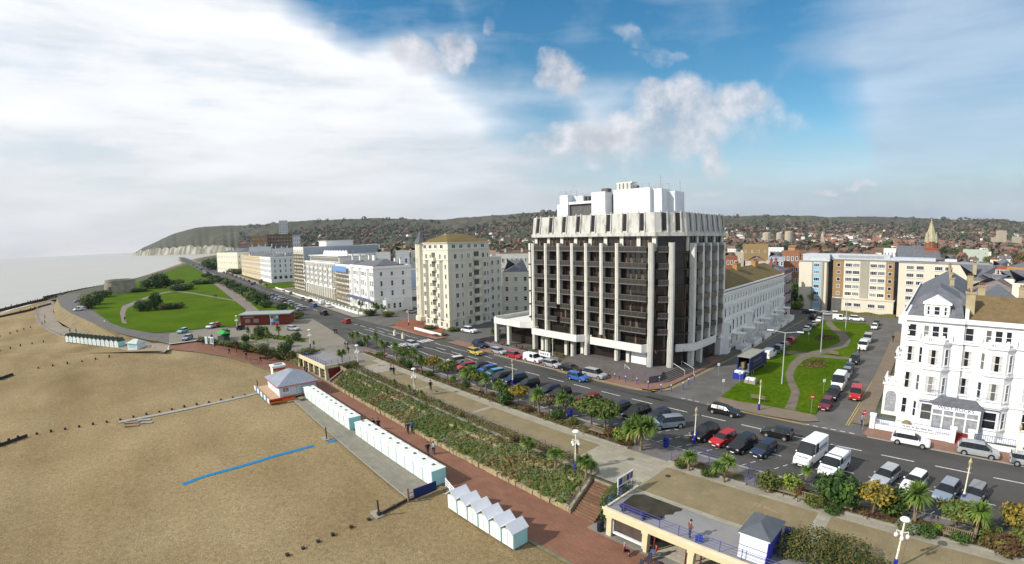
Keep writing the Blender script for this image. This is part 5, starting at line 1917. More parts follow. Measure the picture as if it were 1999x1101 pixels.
# ------------------------------------------------------------------ white corner hotel on the right
def white_hotel():
 r = empty('corner_hotel', (-4.2, 74.6, 0), 0, 'big white Victorian corner hotel with canted bays, balustrades and blue railings', 'hotel')
 wm = mat('fresh_white_render', (.82, .81, .80), .6, .03, .6)
 trim = mat('fresh_white_trim', (.86, .85, .84), .55, .02, 2)
 D_ = 12
 MB().box(0, 7.2, 0, D_, -1, 14.4).box(7.2, 31, .25, D_, -1, 14.3).build('wall', [wm], r)
 # string courses and cornices
 c = MB()
 for z, p in ((4.35, .18), (8.3, .14), (11.75, .22), (14.4, .4)):
  c.box(-p, 7.2, -p, D_, z, z + .22)
  c.box(7.201, 31, .25 - p, D_, z, z + .22)
 c.box(-.25, 7.3, -.25, .3, 14.63, 15.0).box(7.301, 31, -.02, .3, 14.63, 14.95).box(-.25, .1, .301, D_, 14.63, 15.0)
 c.build('cornice', [trim], r)
 # quoins
 q = MB()
 for i in range(26):
  ww_ = .5 if i % 2 else .32
  q.box(-.05, ww_, -.05, -.002, -.4 + i * .56, .05 + i * .56)
  q.box(-.05, -.002, -.0, ww_, -.4 + i * .56, .05 + i * .56)
 q.build('quoins', [trim], r)
 bays = (1.7, 9.2, 17.6, 25)
 wl = window_mesh(1.4, 2.3, 'curtain')
 wg = window_mesh(1.7, 2.3, 'sash')
 wn_ = window_mesh(.72, 2.2, 'sash')
 w2_ = window_mesh(1.4, 2.1, 'curtain')
 wt_ = window_mesh(1.25, 1.75, 'sash')
 for x0 in bays:
  y = 0 if x0 < 7 else .25
  b = MB()
  x1 = x0 + 4.1
  cc_ = 1.0
  d = 1.15
  b.prism([(x0, y), (x0 + cc_, y - d), (x1 - cc_, y - d), (x1, y)], -1, 11.7)
  for z in (4.35, 8.3, 11.702):
   b.prism([(x0 - .2, y), (x0 + cc_ - .1, y - d - .2), (x1 - cc_ + .1, y - d - .2), (x1 + .2, y)], z + .003, z + .25)
  b.build('bay', [wm], r)
  cxb = (x0 + x1) / 2
  inst('window', wg, r, (cxb, y - d - .01, 1.55), 0)
  inst('window', wl, r, (cxb, y - d - .01, 5.2), 0)
  inst('window', w2_, r, (cxb, y - d - .01, 8.9), 0)
  a1 = math.atan2(-d, cc_)
  for sx, aa, xm in ((0, a1, x0 + cc_ / 2), (1, -a1, x1 - cc_ / 2)):
   for z in (1.6, 5.2, 8.9):
    nx, ny = math.sin(aa) * .012, -math.cos(aa) * .012
    inst('window', wn_, r, (xm + nx, y - d / 2 + ny, z), aa)
  for dx in (-1.0, .15, 1.3):
   inst('window', window_mesh(.75 if dx != .15 else .95, 1.65, 'sash'), r, (cxb + dx - .15, y - .01, 12.25), 0)
  bl = MB()
  balustrade(bl, x0 + cc_, x1 - cc_, y - d, y - d, 11.95, .7, 0, .26)
  bl.build('balustrade', [trim], r)
  for xx, yy in ((x0 + .05, y - .15), (x0 + cc_, y - d), (x1 - cc_, y - d), (x1 - .05, y - .15)):
   MB().box(xx - .16, xx + .16, yy - .16, yy + .16, 11.953, 12.8).build('balustrade_pier', [trim], r)
 for x in (.75, 7.75, 15.3, 23.2):
  y = -.01 if x < 7 else .24
  for z, me in ((1.7, wn_), (5.2, wl), (8.9, w2_), (12.2, wt_)):
   inst('window', me, r, (x, y, z), 0)
 # sun lounge between the first two bays, with its sign
 sl2 = MB()
 sl2.box(5.1, 10.9, -2.2, -.9, -1, 1.0).box(5.1, 10.9, -2.2, -.9, 3.5, 4.25)
 for x in (5.1, 6.45, 7.8, 9.2, 10.7):
  sl2.box(x, x + .2, -2.2, -2.05, 1.0, 3.5)
 sl2.box(5.1, 10.9, -2.19, -2.06, 2.75, 2.9)
 sl2.build('sun_lounge_frame', [trim], r, (-.8, 0, 0))
 MB().box(5.15, 10.85, -2.1, -2.08, 1.0, 3.5).box(5.15, 5.2, -2.0, -.9, 1, 3.5).build('sun_lounge_glass', [glass2], r, (-.8, 0, 0))
 cn_ = MB()
 for i, x in enumerate((5.6, 6.9, 8.2, 9.6)):
  cn_.mark()
  cn_.box(x, x + .8, -1.95, -1.5, 1.0, 1.45, i % 2)
 cn_.pieces('sun_lounge_chair', [mat('peach_cushion', (.60, .38, .28), .9), mat('yellow_cushion', (.62, .52, .25), .9)], r, (-.8, 0, 0))
 MB().hip(4.8, 11.2, -2.5, .9, 4.26, 4.95, 1.2).build('sun_lounge_roof', [slate], r, (-.8, 0, 0))
 writing('sign_lettering', 'WEST ROCKS', .62, mat('navy_letters', (.03, .06, .22), .5), r, (7.2, -2.215, 3.66), (R(90), 0, 0), 0, 1.15)
 # iron balcony railing over the lounge roof
 ir = MB()
 ir.box(4.6, 11.4, -1.42, -1.38, 5.75, 5.8)
 for i in range(30):
  x = 4.6 + i * .234
  ir.box(x, x + .025, -1.415, -1.385, 4.95, 5.75)
 ir.build('balcony_railing', [mat('pale_blue_iron', (.35, .40, .55), .5)], r, (-.8, 0, 0))
 for x in (7.35, 15.0, 22.9):
  MB().tube((x, .16, -.5), (x, .16, 14.3), .06, None, 6).build('drainpipe', [mat('pipe_grey', (.45, .45, .46), .6)], r)
 # awning frames
 for x in (3.75, 11.25):
  y = -1.35 if x < 5 else -1.1
  MB().tube((x - 1.1, y, 4.1), (x + 1.1, y, 4.1), .06).tube((x - 1.1, y - .1, 4.1), (x - 1.1, y - .1, 3.0), .035).tube((x + 1.1, y - .1, 4.1), (x + 1.1, y - .1, 3.0), .035).build('awning_roller', [mat('navy_canvas', (.05, .07, .2), .7)], r)
 # mansard of the corner house with dormer
 ms = MB()
 A = [(0, 0), (7.1, 0), (7.1, D_), (0, D_)]
 B = [(1.3, 1.5), (6.6, 1.5), (6.6, D_), (1.3, D_)]
 for i in range(4):
  j = (i + 1) % 4
  ms.face([(*A[i], 14.9), (*A[j], 14.9), (*B[j], 17.3), (*B[i], 17.3)])
 rg = [(3.9, 3.5), (3.9, D_)]
 ms.face([(*B[0], 17.3), (*B[1], 17.3), (*rg[0], 18.6)]).face([(*B[1], 17.3), (*B[2], 17.3), (*rg[1], 18.6), (*rg[0], 18.6)]).face([(*B[3], 17.3), (*B[0], 17.3), (*rg[0], 18.6), (*rg[1], 18.6)])
 ms.build('mansard_roof', [slate], r)
 dm = MB().box(2.1, 5.3, .25, 2.6, 14.95, 16.6)
 dm.box(1.9, 5.5, .05, 2.6, 16.602, 16.8)
 dm.face([(1.9, .05, 16.8), (5.5, .05, 16.8), (3.7, .05, 17.75)]).face([(1.9, .05, 16.8), (3.7, .05, 17.75), (3.7, 3, 17.75), (1.9, 3, 16.8)]).face([(5.5, .05, 16.8), (5.5, 3, 16.8), (3.7, 3, 17.75), (3.7, .05, 17.75)])
 for x in (2.15, 2.95, 4.2, 4.98):
  dm.box(x, x + .22, .12, .249, 14.95, 16.6)
 dm.build('dormer', [trim], r)
 for x, ww_ in ((2.65, .42), (3.7, .8), (4.75, .42)):
  inst('window', window_mesh(ww_, 1.2, 'sash'), r, (x, .24, 15.2), 0)
 rf = MB()
 rf.face([(7.6, .4, 14.95), (31, .4, 14.95), (31, 6, 17.6), (7.6, 6, 17.6)]).face([(31, D_, 14.9), (7.6, D_, 14.9), (7.6, 6, 17.6), (31, 6, 17.6)]).face([(7.6, .4, 14.95), (7.6, 6, 17.6), (7.6, D_, 14.9)])
 rf.build('roof', [mat('brown_plain_tile', (.17, .12, .06), .9, .15, 1, fine=(7, .2))], r)
 MB().box(7.15, 7.6, .3, 7, 14.9, 16.2).build('party_wall', [trim], r)
 chimney(r, 7.7, 2.2, 15.5, 2.6, 1.1, 1.3, mat('buff_chimney', (.40, .33, .20), .9, .15, 1), 2)
 chimney(r, 16, 5, 16.5, 2.4, 2.2, 1.0, mat('buff_chimney', (.40, .33, .20)), 4)
 # side elevation: porch with arch, balustraded balcony
 p = MB().box(-2.4, 0, 3.4, 7.4, -.2, 4.4).box(-2.6, 0, 3.2, 7.6, 4.402, 4.65)
 p.box(-1.2, 0, 4, 8.4, 4.66, 8.2).box(-1.4, 0, 3.8, 8.6, 8.202, 8.4).box(-1.1, 0, 9, 11.8, -.2, 11.7)
 p.build('porch', [wm], r)
 ar = MB()
 pts = [(-.75, 0), (.75, 0), (.75, 2.3)] + [(.75 * math.cos(math.pi * k / 8), 2.3 + .75 * math.sin(math.pi * k / 8)) for k in range(1, 8)] + [(-.75, 2.3)]
 ar.face([(-1.3 + a, 3.38, .5 + b) for a, b in pts])
 ar.build('arched_doorway', [glass2], r)
 b_ = MB()
 balustrade(b_, -2.4, -.1, 3.4, 3.4, 4.65, .7)
 balustrade(b_, -2.4, -2.4, 3.4, 7.4, 4.65, .7)
 balustrade(b_, -1.3, -.1, 3.9, 3.9, 8.4, .7)
 balustrade(b_, -1.3, -1.3, 3.9, 8.4, 8.4, .7)
 b_.build('balustrade', [trim], r)
 ft = MB()
 for y0, z in ((4.4, 12.3), (10.2, 12.3)):
  inst('window', wt_, r, (-.01, y0, z), R(-90))
 ft.box(-1.3, 0, 3.9, 5.4, 13.2, 14.2).build('side_canopy', [trim], r)
 # forecourt: basement area wall, railings, pillars, red steps
 return r


white_hotel()
fw = empty('railing_wall', (-6.9, 70.7, 0), 0, 'low white wall with blue iron railings and square pillars in front of the white corner hotel', 'wall')
bw = MB().box(0, 9.6, -.15, .15, 0, .75).box(12.3, 17, -.15, .15, 0, .75).box(17.8, 40, -.15, .15, 0, .75).box(-.15, .15, .151, 3.4, 0, .75)
bw.build('wall_panel', [whitetrim], fw)
rl = MB()
for a, b in ((.4, 9.4), (12.6, 16.9), (18, 36)):
 rl.box(a, b, -.03, .03, 1.7, 1.75)
 n = int((b - a) / .24)
 for i in range(n + 1):
  x = a + (b - a) * i / n
  rl.box(x - .02, x + .02, -.02, .02, .75, 1.78)
for i in range(12):
 rl.box(-.02, .02, .4 + i * .25, .44 + i * .25, .75, 1.75)
rl.build('railings', [mat('blue_iron_railing', (.10, .14, .34), .5, .15, 3)], fw)
for x in (0, 9.9, 12.0, 17.4):
 MB().box(x - .32, x + .32, -.34, .34, 0, 1.9).box(x - .42, x + .42, -.44, .44, 1.902, 2.08).build('pillar', [whitetrim], fw)
st_ = MB()
for i in range(5):
 st_.box(10.3, 11.65, -.3 + i * .34, .9 + i * .34, .02 + i * .19, .2 + i * .19)
st_.build('red_steps', [mat('maroon_steps', (.22, .03, .03), .7)], fw)
sb = MB().box(0, 4.6, -.04, 0, 0, .55)
sb_o = sb.build('banner', [whitepaint], None, (-3.6, 70.4, .95))
tagset(sb_o, 'long white banner with printed lettering tied to the white hotel railings', 'banner')
lt = MB()
x = .35
while x < 4.1:
 w_ = rnd.uniform(.05, .12)
 if rnd.random() < .8:
  lt.box(x, x + w_, -.05, -.041, .22, rnd.uniform(.36, .44))
 x += w_ + .05
tagset(lt.build('faint_lettering', [mat('dark_letters', (.1, .1, .12), .6)], sb_o), kind='stuff')
bt = MB().box(0, 9.8, 0, 3.0, -.9, .02).box(0, 30, 3.0, 3.2, -.9, .3)
tagset(bt.build('forecourt_slab', [whitetrim], None, (-6.8, 71.0, 0)), kind='structure')
tagset(MB().box(0, 1.1, 0, .7, 0, .7).lathe(.55, .35, [(.5, .7), (.7, 1.0), (.4, 1.35)], 10, 1).build('planter', [whitetrim, fol_gold], None, (-3.2, 71.8, .05)), 'white planter of orange flowers on the white hotel forecourt', 'planter')

# houses running back from the corner hotel on the street side, and roofs behind
block('terraced_houses', 'white houses with slate roofs running back behind the white corner hotel', 'building', -5.6, 150, 62, 14, 13.2, R(-90), white, 'hip', slate, 4.4, front=[(W_s, even(62, 18, 1), [9.4, 5.6, 1.6])], chim=((6, 7, 3, 2.4), (22, 7, 3, 2.4), (38, 7, 3, 2.4), (54, 7, 3, 2.4)), chm=mat('buff_chimney', (.40, .33, .20)), courses=((12.8, .3),))
block('annexe', 'slate-roofed rear wing behind the white corner hotel', 'building', 3.5, 87.2, 12, 22, 12.6, 0, creamtrim, 'gable', slate, 4.6, chim=((2, 2, 2.5, 3.0), (9, 14, 2, 2.6)), chm=mat('buff_chimney', (.40, .33, .20)), ridge='y')
block('annexe', 'grey hipped roof building with a yellow ridge beyond the rear wing', 'building', 2, 112, 16, 18, 13.4, 0, creamtrim, 'hip', mat('grey_pink_slate', (.20, .17, .17), .8, .15, 1), 4.2, chim=((3, 3, 1.5, 3),), chm=mat('buff_chimney', (.40, .33, .20)))
yel = mat('weathered_yellow_render', (.42, .36, .22), .85, .1, .4)
far('villa', 'weathered yellow house with big slate hipped roof and white dormer', 1886, 1930, 552, 165, d=16, wm=yel, roof='hip', rm=slate, rh=4.6, rows=3, n=1, wme=window_mesh(.3, .3, 'plain'), chim=((2, 3, 2, 3),), chm=yel)
far('villa', 'white-windowed side wing of the weathered yellow house', 1930, 1952, 552, 163, d=10, wm=creamtrim, roof='hip', rm=slate, rh=2, rows=4, n=2)
far('villa', 'cream house with grey roof at the right edge, behind the dark fir tree', 1976, 2040, 560, 110, d=12, wm=creamtrim, roof='hip', rm=slate, rh=2.6, rows=3, n=4, chim=((4, 4, 1, 2.6),), chm=yel)
far('villa', 'pale house with slate roof and skylight left of the right-edge cream house', 1958, 1992, 548, 190, d=12, wm=white2, roof='hip', rm=slate, rh=2.6, rows=3, n=3)
R_ = [
 (1842, 1868, 508, 330, white, slate, 'white gabled house right of the church'), (1864, 1902, 516, 300, mat('lilac_render', (.58, .55, .66), .8), slate, 'pale lilac house beyond the slate roofs'),
 (1902, 1938, 520, 290, white, greyroof, 'white flat-topped house beyond the slate roofs'), (1938, 1968, 522, 270, redbrick, slate, 'red brick house with white bay at the right'),
 (1966, 2030, 525, 250, tanbrick, slate, 'tan brick row at the far right edge'), (1820, 1845, 514, 290, white2, slate, 'white house with navy slate roof beside the church'),
 (1725, 1752, 486, 520, white, greyroof, 'pair of white gables beyond the modern flats'), (1752, 1775, 497, 330, redbrick, redtile, 'red roofed house left of the church'),
 (1410, 1440, 503, 260, redbrick, browntile2, 'red brick house behind the mossy terrace roof'), (1455, 1500, 512, 230, mat('pink_render', (.60, .46, .40), .8), browntile2, 'pink rendered house behind the mossy terrace roof'),
 (1500, 1530, 503, 245, mat('grey_blue_render', (.38, .42, .48), .8), slate, 'grey-blue house gable behind the white terrace'), (1526, 1560, 492, 260, mat('orange_brick', (.34, .15, .08), .9, .1, .5), greyroof, 'orange brick flats with white windows left of the modern flats'),
 (1450, 1500, 478, 420, mat('ochre_panel', (.32, .22, .10), .8), greyroof, 'ochre panelled office block in the middle distance'), (1405, 1452, 494, 330, mat('buff_panel', (.5, .44, .33), .8), greyroof, 'buff flat-roofed block next to the dark hotel'),
 (1500, 1530, 484, 500, white, greyroof, 'white stepped block in the middle distance'), (1880, 1930, 488, 700, mat('pale_green_panel', (.42, .48, .40), .8), greyroof, 'pale green shed-like block in the far town'),
]
for x0, x1, yt, rr, wm_, rm_, lb in R_:
 far('town_house', lb, x0, x1, yt, rr, d=12, wm=wm_, roof='flat' if rm_ is greyroof else 'hip', rm=rm_, rh=2.6, rows=2 if rr > 280 else 3, n=4, group='individual buildings of the middle distance')
for i, (px, y0, y1, wpx, rr) in enumerate(((1497, 455, 478, 16, 1400), (1522, 455, 466, 12, 1500), (1540, 453, 478, 15, 1300), (1606, 455, 483, 9, 1100), (1955, 450, 484, 13, 1500), (1985, 462, 480, 12, 1500), (1942, 463, 482, 10, 1500))):
 a = at_dist(px, rr, y0)
 rad = wpx * rr / 948 / 2
 b = MB()
 if i in (0, 1, 2):
  b.lathe(0, 0, [(rad * .95, -5), (rad, a[2] * .6), (rad * .96, a[2]), (rad * .6, a[2] + 2)], 10)
 elif i == 3:
  b.box(-rad * .7, rad * .7, -rad * .7, rad * .7, -5, a[2] - 8).lathe(0, 0, [(rad * .7, a[2] - 8), (rad * .55, a[2] - 3), (.3, a[2] + 3)], 8)
 else:
  b.box(-rad, rad, -rad * .6, rad * .6, -5, a[2])
 lb = ['round pale block of flats left-most of three in the far town', 'small round pale block between two others in the far town', 'round buff block of flats right-most of three in the far town', 'pale town hall clock tower in the far town', 'tall pale tower block in the far town at the right',
          'low pale block of flats at the far right of the town', 'slim block left of the tall tower in the far town'][i]
 tagset(b.build('town_tower', [mat('far_buff', (.42, .36, .27), .9, .1, .1)], None, (a[0], a[1], 0), .3), lb, 'building')

# ------------------------------------------------------------------ planting
def leaves(b, blobs, n, size, m=0, rs=None, shell=.55, up=.25, m2=None):
 zmin = min(q[2] for q in blobs)
 """many small leaf clumps through the outer part of each blob (cx,cy,cz,rx,ry,rz)"""
 rs = rs or rnd
 vol = [q[3] * q[4] * q[5] for q in blobs]
 tot = sum(vol)
 for q, v in zip(blobs, vol):
  for _ in range(max(6, int(n * v / tot))):
   while True:
    x, y, z = rs.uniform(-1, 1), rs.uniform(-1, 1), rs.uniform(-1, 1)
    d = math.sqrt(x * x + y * y + z * z)
    if .05 < d <= 1:
     break
   k = (shell + (1 - shell) * rs.random() ** .6) / d
   k *= 1 + .18 * math.sin(5 * x + q[0] * 3) * math.sin(4 * y + 2 * z)
   p = Vector((q[0] + x * k * q[3], q[1] + y * k * q[4], q[2] + z * k * q[5]))
   if p.z < .02 and zmin > 0:
    continue
   nr = (Vector((x, y, z + up)).normalized() + Vector((rs.uniform(-.8, .8), rs.uniform(-.8, .8), rs.uniform(-.8, .8)))).normalized()
   a = nr.orthogonal().normalized()
   a.rotate(Matrix.Rotation(rs.random() * 6.3, 3, nr))
   c = nr.cross(a)
   s = size * rs.uniform(.6, 1.3)
   t = s * rs.uniform(.45, .8)
   mm_ = m if m2 is None or rs.random() < .6 else m2
   b.face([p - a * s, p - c * t, p + a * s + nr * s * .3, p + c * t], mm_)


def shrub(kind, r=1.0, h=1.2, lab=None):
 """bushy shrub of unit size"""
 col = {'dark': (fol_dark, fol_mid), 'mid': (fol_mid, fol_dark), 'olive': (fol_olive, fol_mid), 'lime': (fol_lime, fol_mid), 'gold': (fol_gold, fol_olive), 'red': (fol_red, fol_olive), 'grey': (fol_grey, fol_olive), 'bare': (fol_bare, fol_olive)}[kind]
 o = empty('shrub', cat='shrub')
 rs = random.Random(hash(kind) % 1 + 3)
 b = MB()
 leaves(b, [(0, 0, .5, .9, .9, .5), (.35, .2, .62, .5, .5, .38), (-.3, -.25, .6, .55, .5, .42), (.1, -.4, .45, .5, .5, .38), (-.35, .35, .5, .5, .5, .4)], 900, .095, 0, rs, .5, .3, 1)
 b.build('foliage', col, o)
 s = MB()
 for i in range(5):
  t = i * 1.3
  s.tube((.05 * math.cos(t), .05 * math.sin(t), -.05), (.45 * math.cos(t), .45 * math.sin(t), .5), .035, .015, 5)
 s.build('stem', [bark], o)
 return o


def tree(kind):
 col = {'dark': (fol_dark, fol_mid), 'mid': (fol_mid, fol_olive), 'olive': (fol_olive, fol_mid), 'gold': (fol_gold, fol_olive), 'bare': (fol_bare, fol_olive)}[kind]
 o = empty('tree', cat='tree')
 rs = random.Random(11)
 b = MB()
 bl = [(0, 0, .72, .42, .42, .26)]
 for i in range(7):
  t = i * .9
  bl.append((.3 * math.cos(t), .3 * math.sin(t), .62 + .2 * rs.random(), .24, .24, .17))
 leaves(b, bl, 1100, .052, 0, rs, .4, .3, 1)
 b.build('crown', col, o)
 s = MB().tube((0, 0, -.05), (.02, .01, .4), .035, .025, 7)
 for i in range(6):
  t = i * 1.05
  s.tube((.02, .01, .36 + .02 * i), (.32 * math.cos(t), .32 * math.sin(t), .68), .02, .008, 5)
 s.build('trunk', [bark], o)
 return o


def palm_head(b, p, L, rs, n=62, m=0, md=1):
 for i in range(n):
  t = rs.random() * 6.283
  el = rs.uniform(-.75, 1.35)
  d = Vector((math.cos(t) * math.cos(el), math.sin(t) * math.cos(el), math.sin(el)))
  sd = Vector((-math.sin(t), math.cos(t), 0)) * (L * .062)
  l = L * rs.uniform(.75, 1.05)
  q0 = p + d * .05 * L
  q1 = p + d * l * .6 + Vector((0, 0, -.03 * L))
  q2 = p + d * l + Vector((0, 0, -.28 * L * math.cos(el)))
  mm_ = md if el < -.35 and rs.random() < .5 else m
  b.face([q0 - sd * .6, q0 + sd * .6, q1 + sd, q1 - sd], mm_)
  b.face([q1 - sd, q1 + sd, q2], mm_)


def cordyline(nh):
 """cabbage palm with nh heads, about 1 unit tall"""
 o = empty('cordyline_palm', cat='palm')
 rs = random.Random(40 + nh)
 s, b = MB(), MB()
 if nh == 1:
  s.tube((0, 0, -.03), (.03, .02, .66), .04, .03, 7)
  palm_head(b, Vector((.03, .02, .70)), .36, rs, 150)
 else:
  s.tube((0, 0, -.03), (0, 0, .3), .045, .035, 7)
  for i in range(nh):
   t = i * 6.283 / nh + .4
   e = Vector((.22 * math.cos(t) * rs.uniform(.7, 1.2), .22 * math.sin(t), .55 + .22 * rs.random()))
   s.tube((0, 0, .28), e, .028, .02, 6)
   palm_head(b, e, .30, rs, 110)
 s.build('trunk', [palmbark], o)
 b.build('crown', [palmleaf, palmdry], o)
 return o


def put(kind, px, py, r, h, label, z=0.05, g=None):
 s, n = G(px, py, z)
 rot = rnd.random() * 6.28
 if kind[0] in 'pt' and 45 < n < 50 and s > -101:
  r, h = r * 1.22, h * 1.12
 if kind[0] == 'p':
  return place(kind, lambda: cordyline(int(kind[1:])), (s, n, z), rot, label, g, (r, r, h))
 if kind[0] == 't':
  return place(kind, lambda: tree(kind[2:]), (s, n, z), rot, label, g, (r, r, h))
 return place('s_' + kind, lambda: shrub(kind), (s, n, z), rot, label, g, (r, r, h))


PL = [
 ('p3', 688, 671, 3.2, 3.4, 'leftmost cabbage palm of the roadside row, by the zebra crossing'), ('mid', 704, 675, 1.3, 1.4, 'green shrub under the palms by the zebra crossing'), ('p1', 700, 673, 3.4, 3.6, 'slim cabbage palm second from the left end of the roadside row'),
 ('p3', 716, 679, 3.4, 3.4, 'branched cabbage palm just left of the first promenade bench'), ('p1', 735, 680, 3.6, 4.2, 'tall cabbage palm beside the zebra crossing'), ('p3', 750, 690, 3.2, 3.2, 'cabbage palm between the two benches nearest the zebra crossing'),
 ('lime', 743, 693, .9, .8, 'pale green low plant beside the person on the bench'), ('p1', 774, 699, 3.6, 3.4, 'cabbage palm right of the person on the bench'), ('t_mid', 789, 708, 3.0, 3.0, 'bright green tree behind the dark round shrub, near the zebra end'),
 ('dark', 797, 717, 1.25, 1.4, 'dark round shrub at the promenade edge, nearest the zebra end'), ('lime', 783, 709, 1.2, 1.1, 'yellow-green shrub left of the dark round shrub'), ('p3', 806, 712, 3.2, 3.6, 'cabbage palm leaning over the dark round shrub'),
 ('p3', 823, 727, 3.4, 3.4, 'cabbage palm opposite the lone walker on the upper promenade'), ('t_gold', 846, 728, 2.6, 3.0, 'orange-leaved small tree opposite the lone walker'), ('mid', 838, 734, 1.0, 1.0, 'small green shrub at the kerb opposite the lone walker'),
 ('t_olive', 874, 742, 3.2, 3.4, 'olive tree in front of the cream parked car'), ('lime', 884, 744, .8, .9, 'light green sapling shrub below the olive tree'), ('p4', 915, 757, 3.8, 3.9, 'big cabbage palm in front of the red and dark cars'), ('dark', 911, 756, .9, 1.2, 'dark shrub at the foot of the big cabbage palm'),
 ('t_olive', 932, 761, 2.8, 3.2, 'olive tree behind the bench, left of the blue cars'), ('p1', 948, 769, 3.2, 3.4, 'slim cabbage palm right of the bench by the light blue car'), ('red', 960, 772, .8, .6, 'red-brown low shrub by the slim cabbage palm'),
 ('p3', 978, 780, 2.8, 3.2, 'cabbage palm rising behind the conical green shrub'), ('dark', 987, 790, 1.5, 2.2, 'conical dark green shrub at the promenade kerb'), ('t_gold', 1013, 792, 2.6, 3.0, 'mop-headed golden small tree beside the thin lamp post'),
 ('red', 1030, 800, 1.2, .6, 'rusty low ground plant beside the mop-headed tree'), ('p1', 1052, 806, 3.2, 3.6, 'cabbage palm in front of the pair of dark hatchbacks'), ('p1', 1042, 800, 2.4, 2.8, 'small leaning cabbage palm left of the pair of dark hatchbacks'),
 ('t_bare', 1072, 808, 2.4, 2.8, 'half-bare brown small tree between two cabbage palms'), ('p3', 1102, 812, 3.2, 3.6, 'cabbage palm left of the dark red saloon'), ('mid', 1088, 817, 1.1, 1.4, 'leafy green shrub at the foot of the cabbage palm by the dark red car'),
 ('olive', 1118, 826, 1.0, .8, 'low olive shrub between the leafy shrub and the big green tree'), ('t_mid', 1155, 838, 4.0, 4.1, 'big bright green tree in front of the dark red saloon'), ('t_mid', 1180, 843, 3.4, 3.8, 'twin green tree on the right of the big bright green one'),
 ('mid', 1170, 838, .8, .6, 'low green plant behind the dark bench'), ('red', 1192, 850, 1.1, 1.1, 'red-brown bush right of the dark bench'), ('lime', 1217, 860, 1.5, 1.7, 'yellow-green bush left of the big multi-headed palm'), ('p5', 1251, 878, 4.2, 4.3, 'big multi-headed cabbage palm by the silver people carrier'),
 ('p4', 1240, 868, 3.6, 3.6, 'smaller palm clump behind the big multi-headed one'), ('red', 1228, 866, .9, .5, 'rusty ground plant at the foot of the big multi-headed palm'), ('p1', 1344, 918, 2.9, 2.1, 'low cabbage palm in the bed beside the ramp railings'), ('olive', 1328, 912, .8, .8, 'sparse olive shrub beside the ramp'),
 ('mid', 1378, 928, .7, .7, 'small green plant between two palms by the ramp'), ('mid', 1390, 930, .6, .8, 'tuft of green right of the small plant by the ramp'), ('p3', 1412, 940, 2.9, 2.9, 'thin branched cabbage palm at the corner of the ramp bed'),
 ('olive', 1497, 955, 1.5, 1.8, 'rounded olive bush left of the yellow-green bush by the vans'), ('lime', 1541, 958, 1.4, 1.7, 'bright yellow-green bush behind the first slatted bench'), ('p1', 1573, 942, 2.3, 2.0, 'small cabbage palm in front of the high white van'), ('red', 1560, 970, .7, 1.3, 'reddish bush between the first and second slatted benches'),
 ('dark', 1640, 985, 2.3, 3.0, 'large dark evergreen bush in front of the smaller white van'), ('dark', 1612, 968, 1.6, 2.2, 'dark evergreen bush left part beside the small palm'), ('olive', 1590, 985, 1.3, 1.0, 'olive ground shrub behind the second slatted bench'), ('mid', 1625, 1000, 1.0, .6, 'green ivy-like plant between the second and third slatted benches'),
 ('t_gold', 1703, 1003, 2.8, 2.7, 'gold-leaved tree in front of the silver estate with glass roof'), ('dark', 1741, 1000, 2.0, 2.5, 'dark evergreen bush left of the spiky palm'), ('p1', 1785, 1018, 4.2, 3.5, 'large spiky cabbage palm in front of the white convertible'), ('grey', 1772, 1035, 1.2, .8, 'grey-green lavender-like bush by the kerb'),
 ('dark', 1810, 1046, 1.0, 1.0, 'neat dark green dome bush at the kerb'), ('lime', 1832, 1035, .7, .6, 'bright yellow flowering shrub beside the dome bush'), ('t_olive', 1864, 1036, 2.9, 2.5, 'brown-green spreading tree in front of the silver estate cars'), ('p1', 1902, 1052, 3.4, 3.2, 'leaning cabbage palm behind the cast-iron bench'),
 ('mid', 1873, 1056, 1.1, .8, 'strappy green plant behind the cast-iron bench'), ('olive', 1925, 1048, 1.4, 1.2, 'olive shrub right of the leaning palm'), ('gold', 1985, 1030, 1.7, 2.2, 'big golden bush at the right edge by the parking bays'), ('red', 1958, 1078, 1.6, 1.5, 'red-brown bush at the right edge of the promenade'), ('olive', 1995, 1070, 1.4, 1.6, 'olive bush in the bottom right corner'),
 ('p1', 771, 756, 1.5, 1.6, 'small palm at the hedge, left of the banner lamp post'), ('p1', 800, 770, 1.6, 1.8, 'small palm beside the foot of the banner lamp post'), ('p1', 824, 783, 1.7, 1.9, 'small palm just right of the banner lamp post'), ('p1', 859, 799, 1.3, 1.6, 'tiny palm by the hedge opposite the pair of walkers'),
 ('p4', 1031, 890, 2.4, 2.5, 'clumped palm in the hedge, left of the near banner lamp'), ('p3', 1084, 913, 2.7, 2.7, 'two-headed palm close to the near banner lamp'), ('p4', 1144, 930, 2.9, 2.6, 'clumped palm at the head of the steps right of the near banner lamp'), ('red', 1005, 862, .7, .8, 'dark purple bush at the promenade hedge'),
 ('red', 900, 813, .6, .6, 'small dark bush by the promenade hedge'), ('p4', 668, 707, 3.2, 3.2, 'bushy palm beside the far sea shelter'), ('olive', 690, 716, 1.3, 1.2, 'olive shrub at the head of the far steps'), ('red', 676, 718, .9, .9, 'dark shrub beside the far sea shelter'), ('p1', 613, 681, 1.6, 2.1, 'little palm in a tub behind the far sea shelter'),
]
for k in PL:
 put(*k)
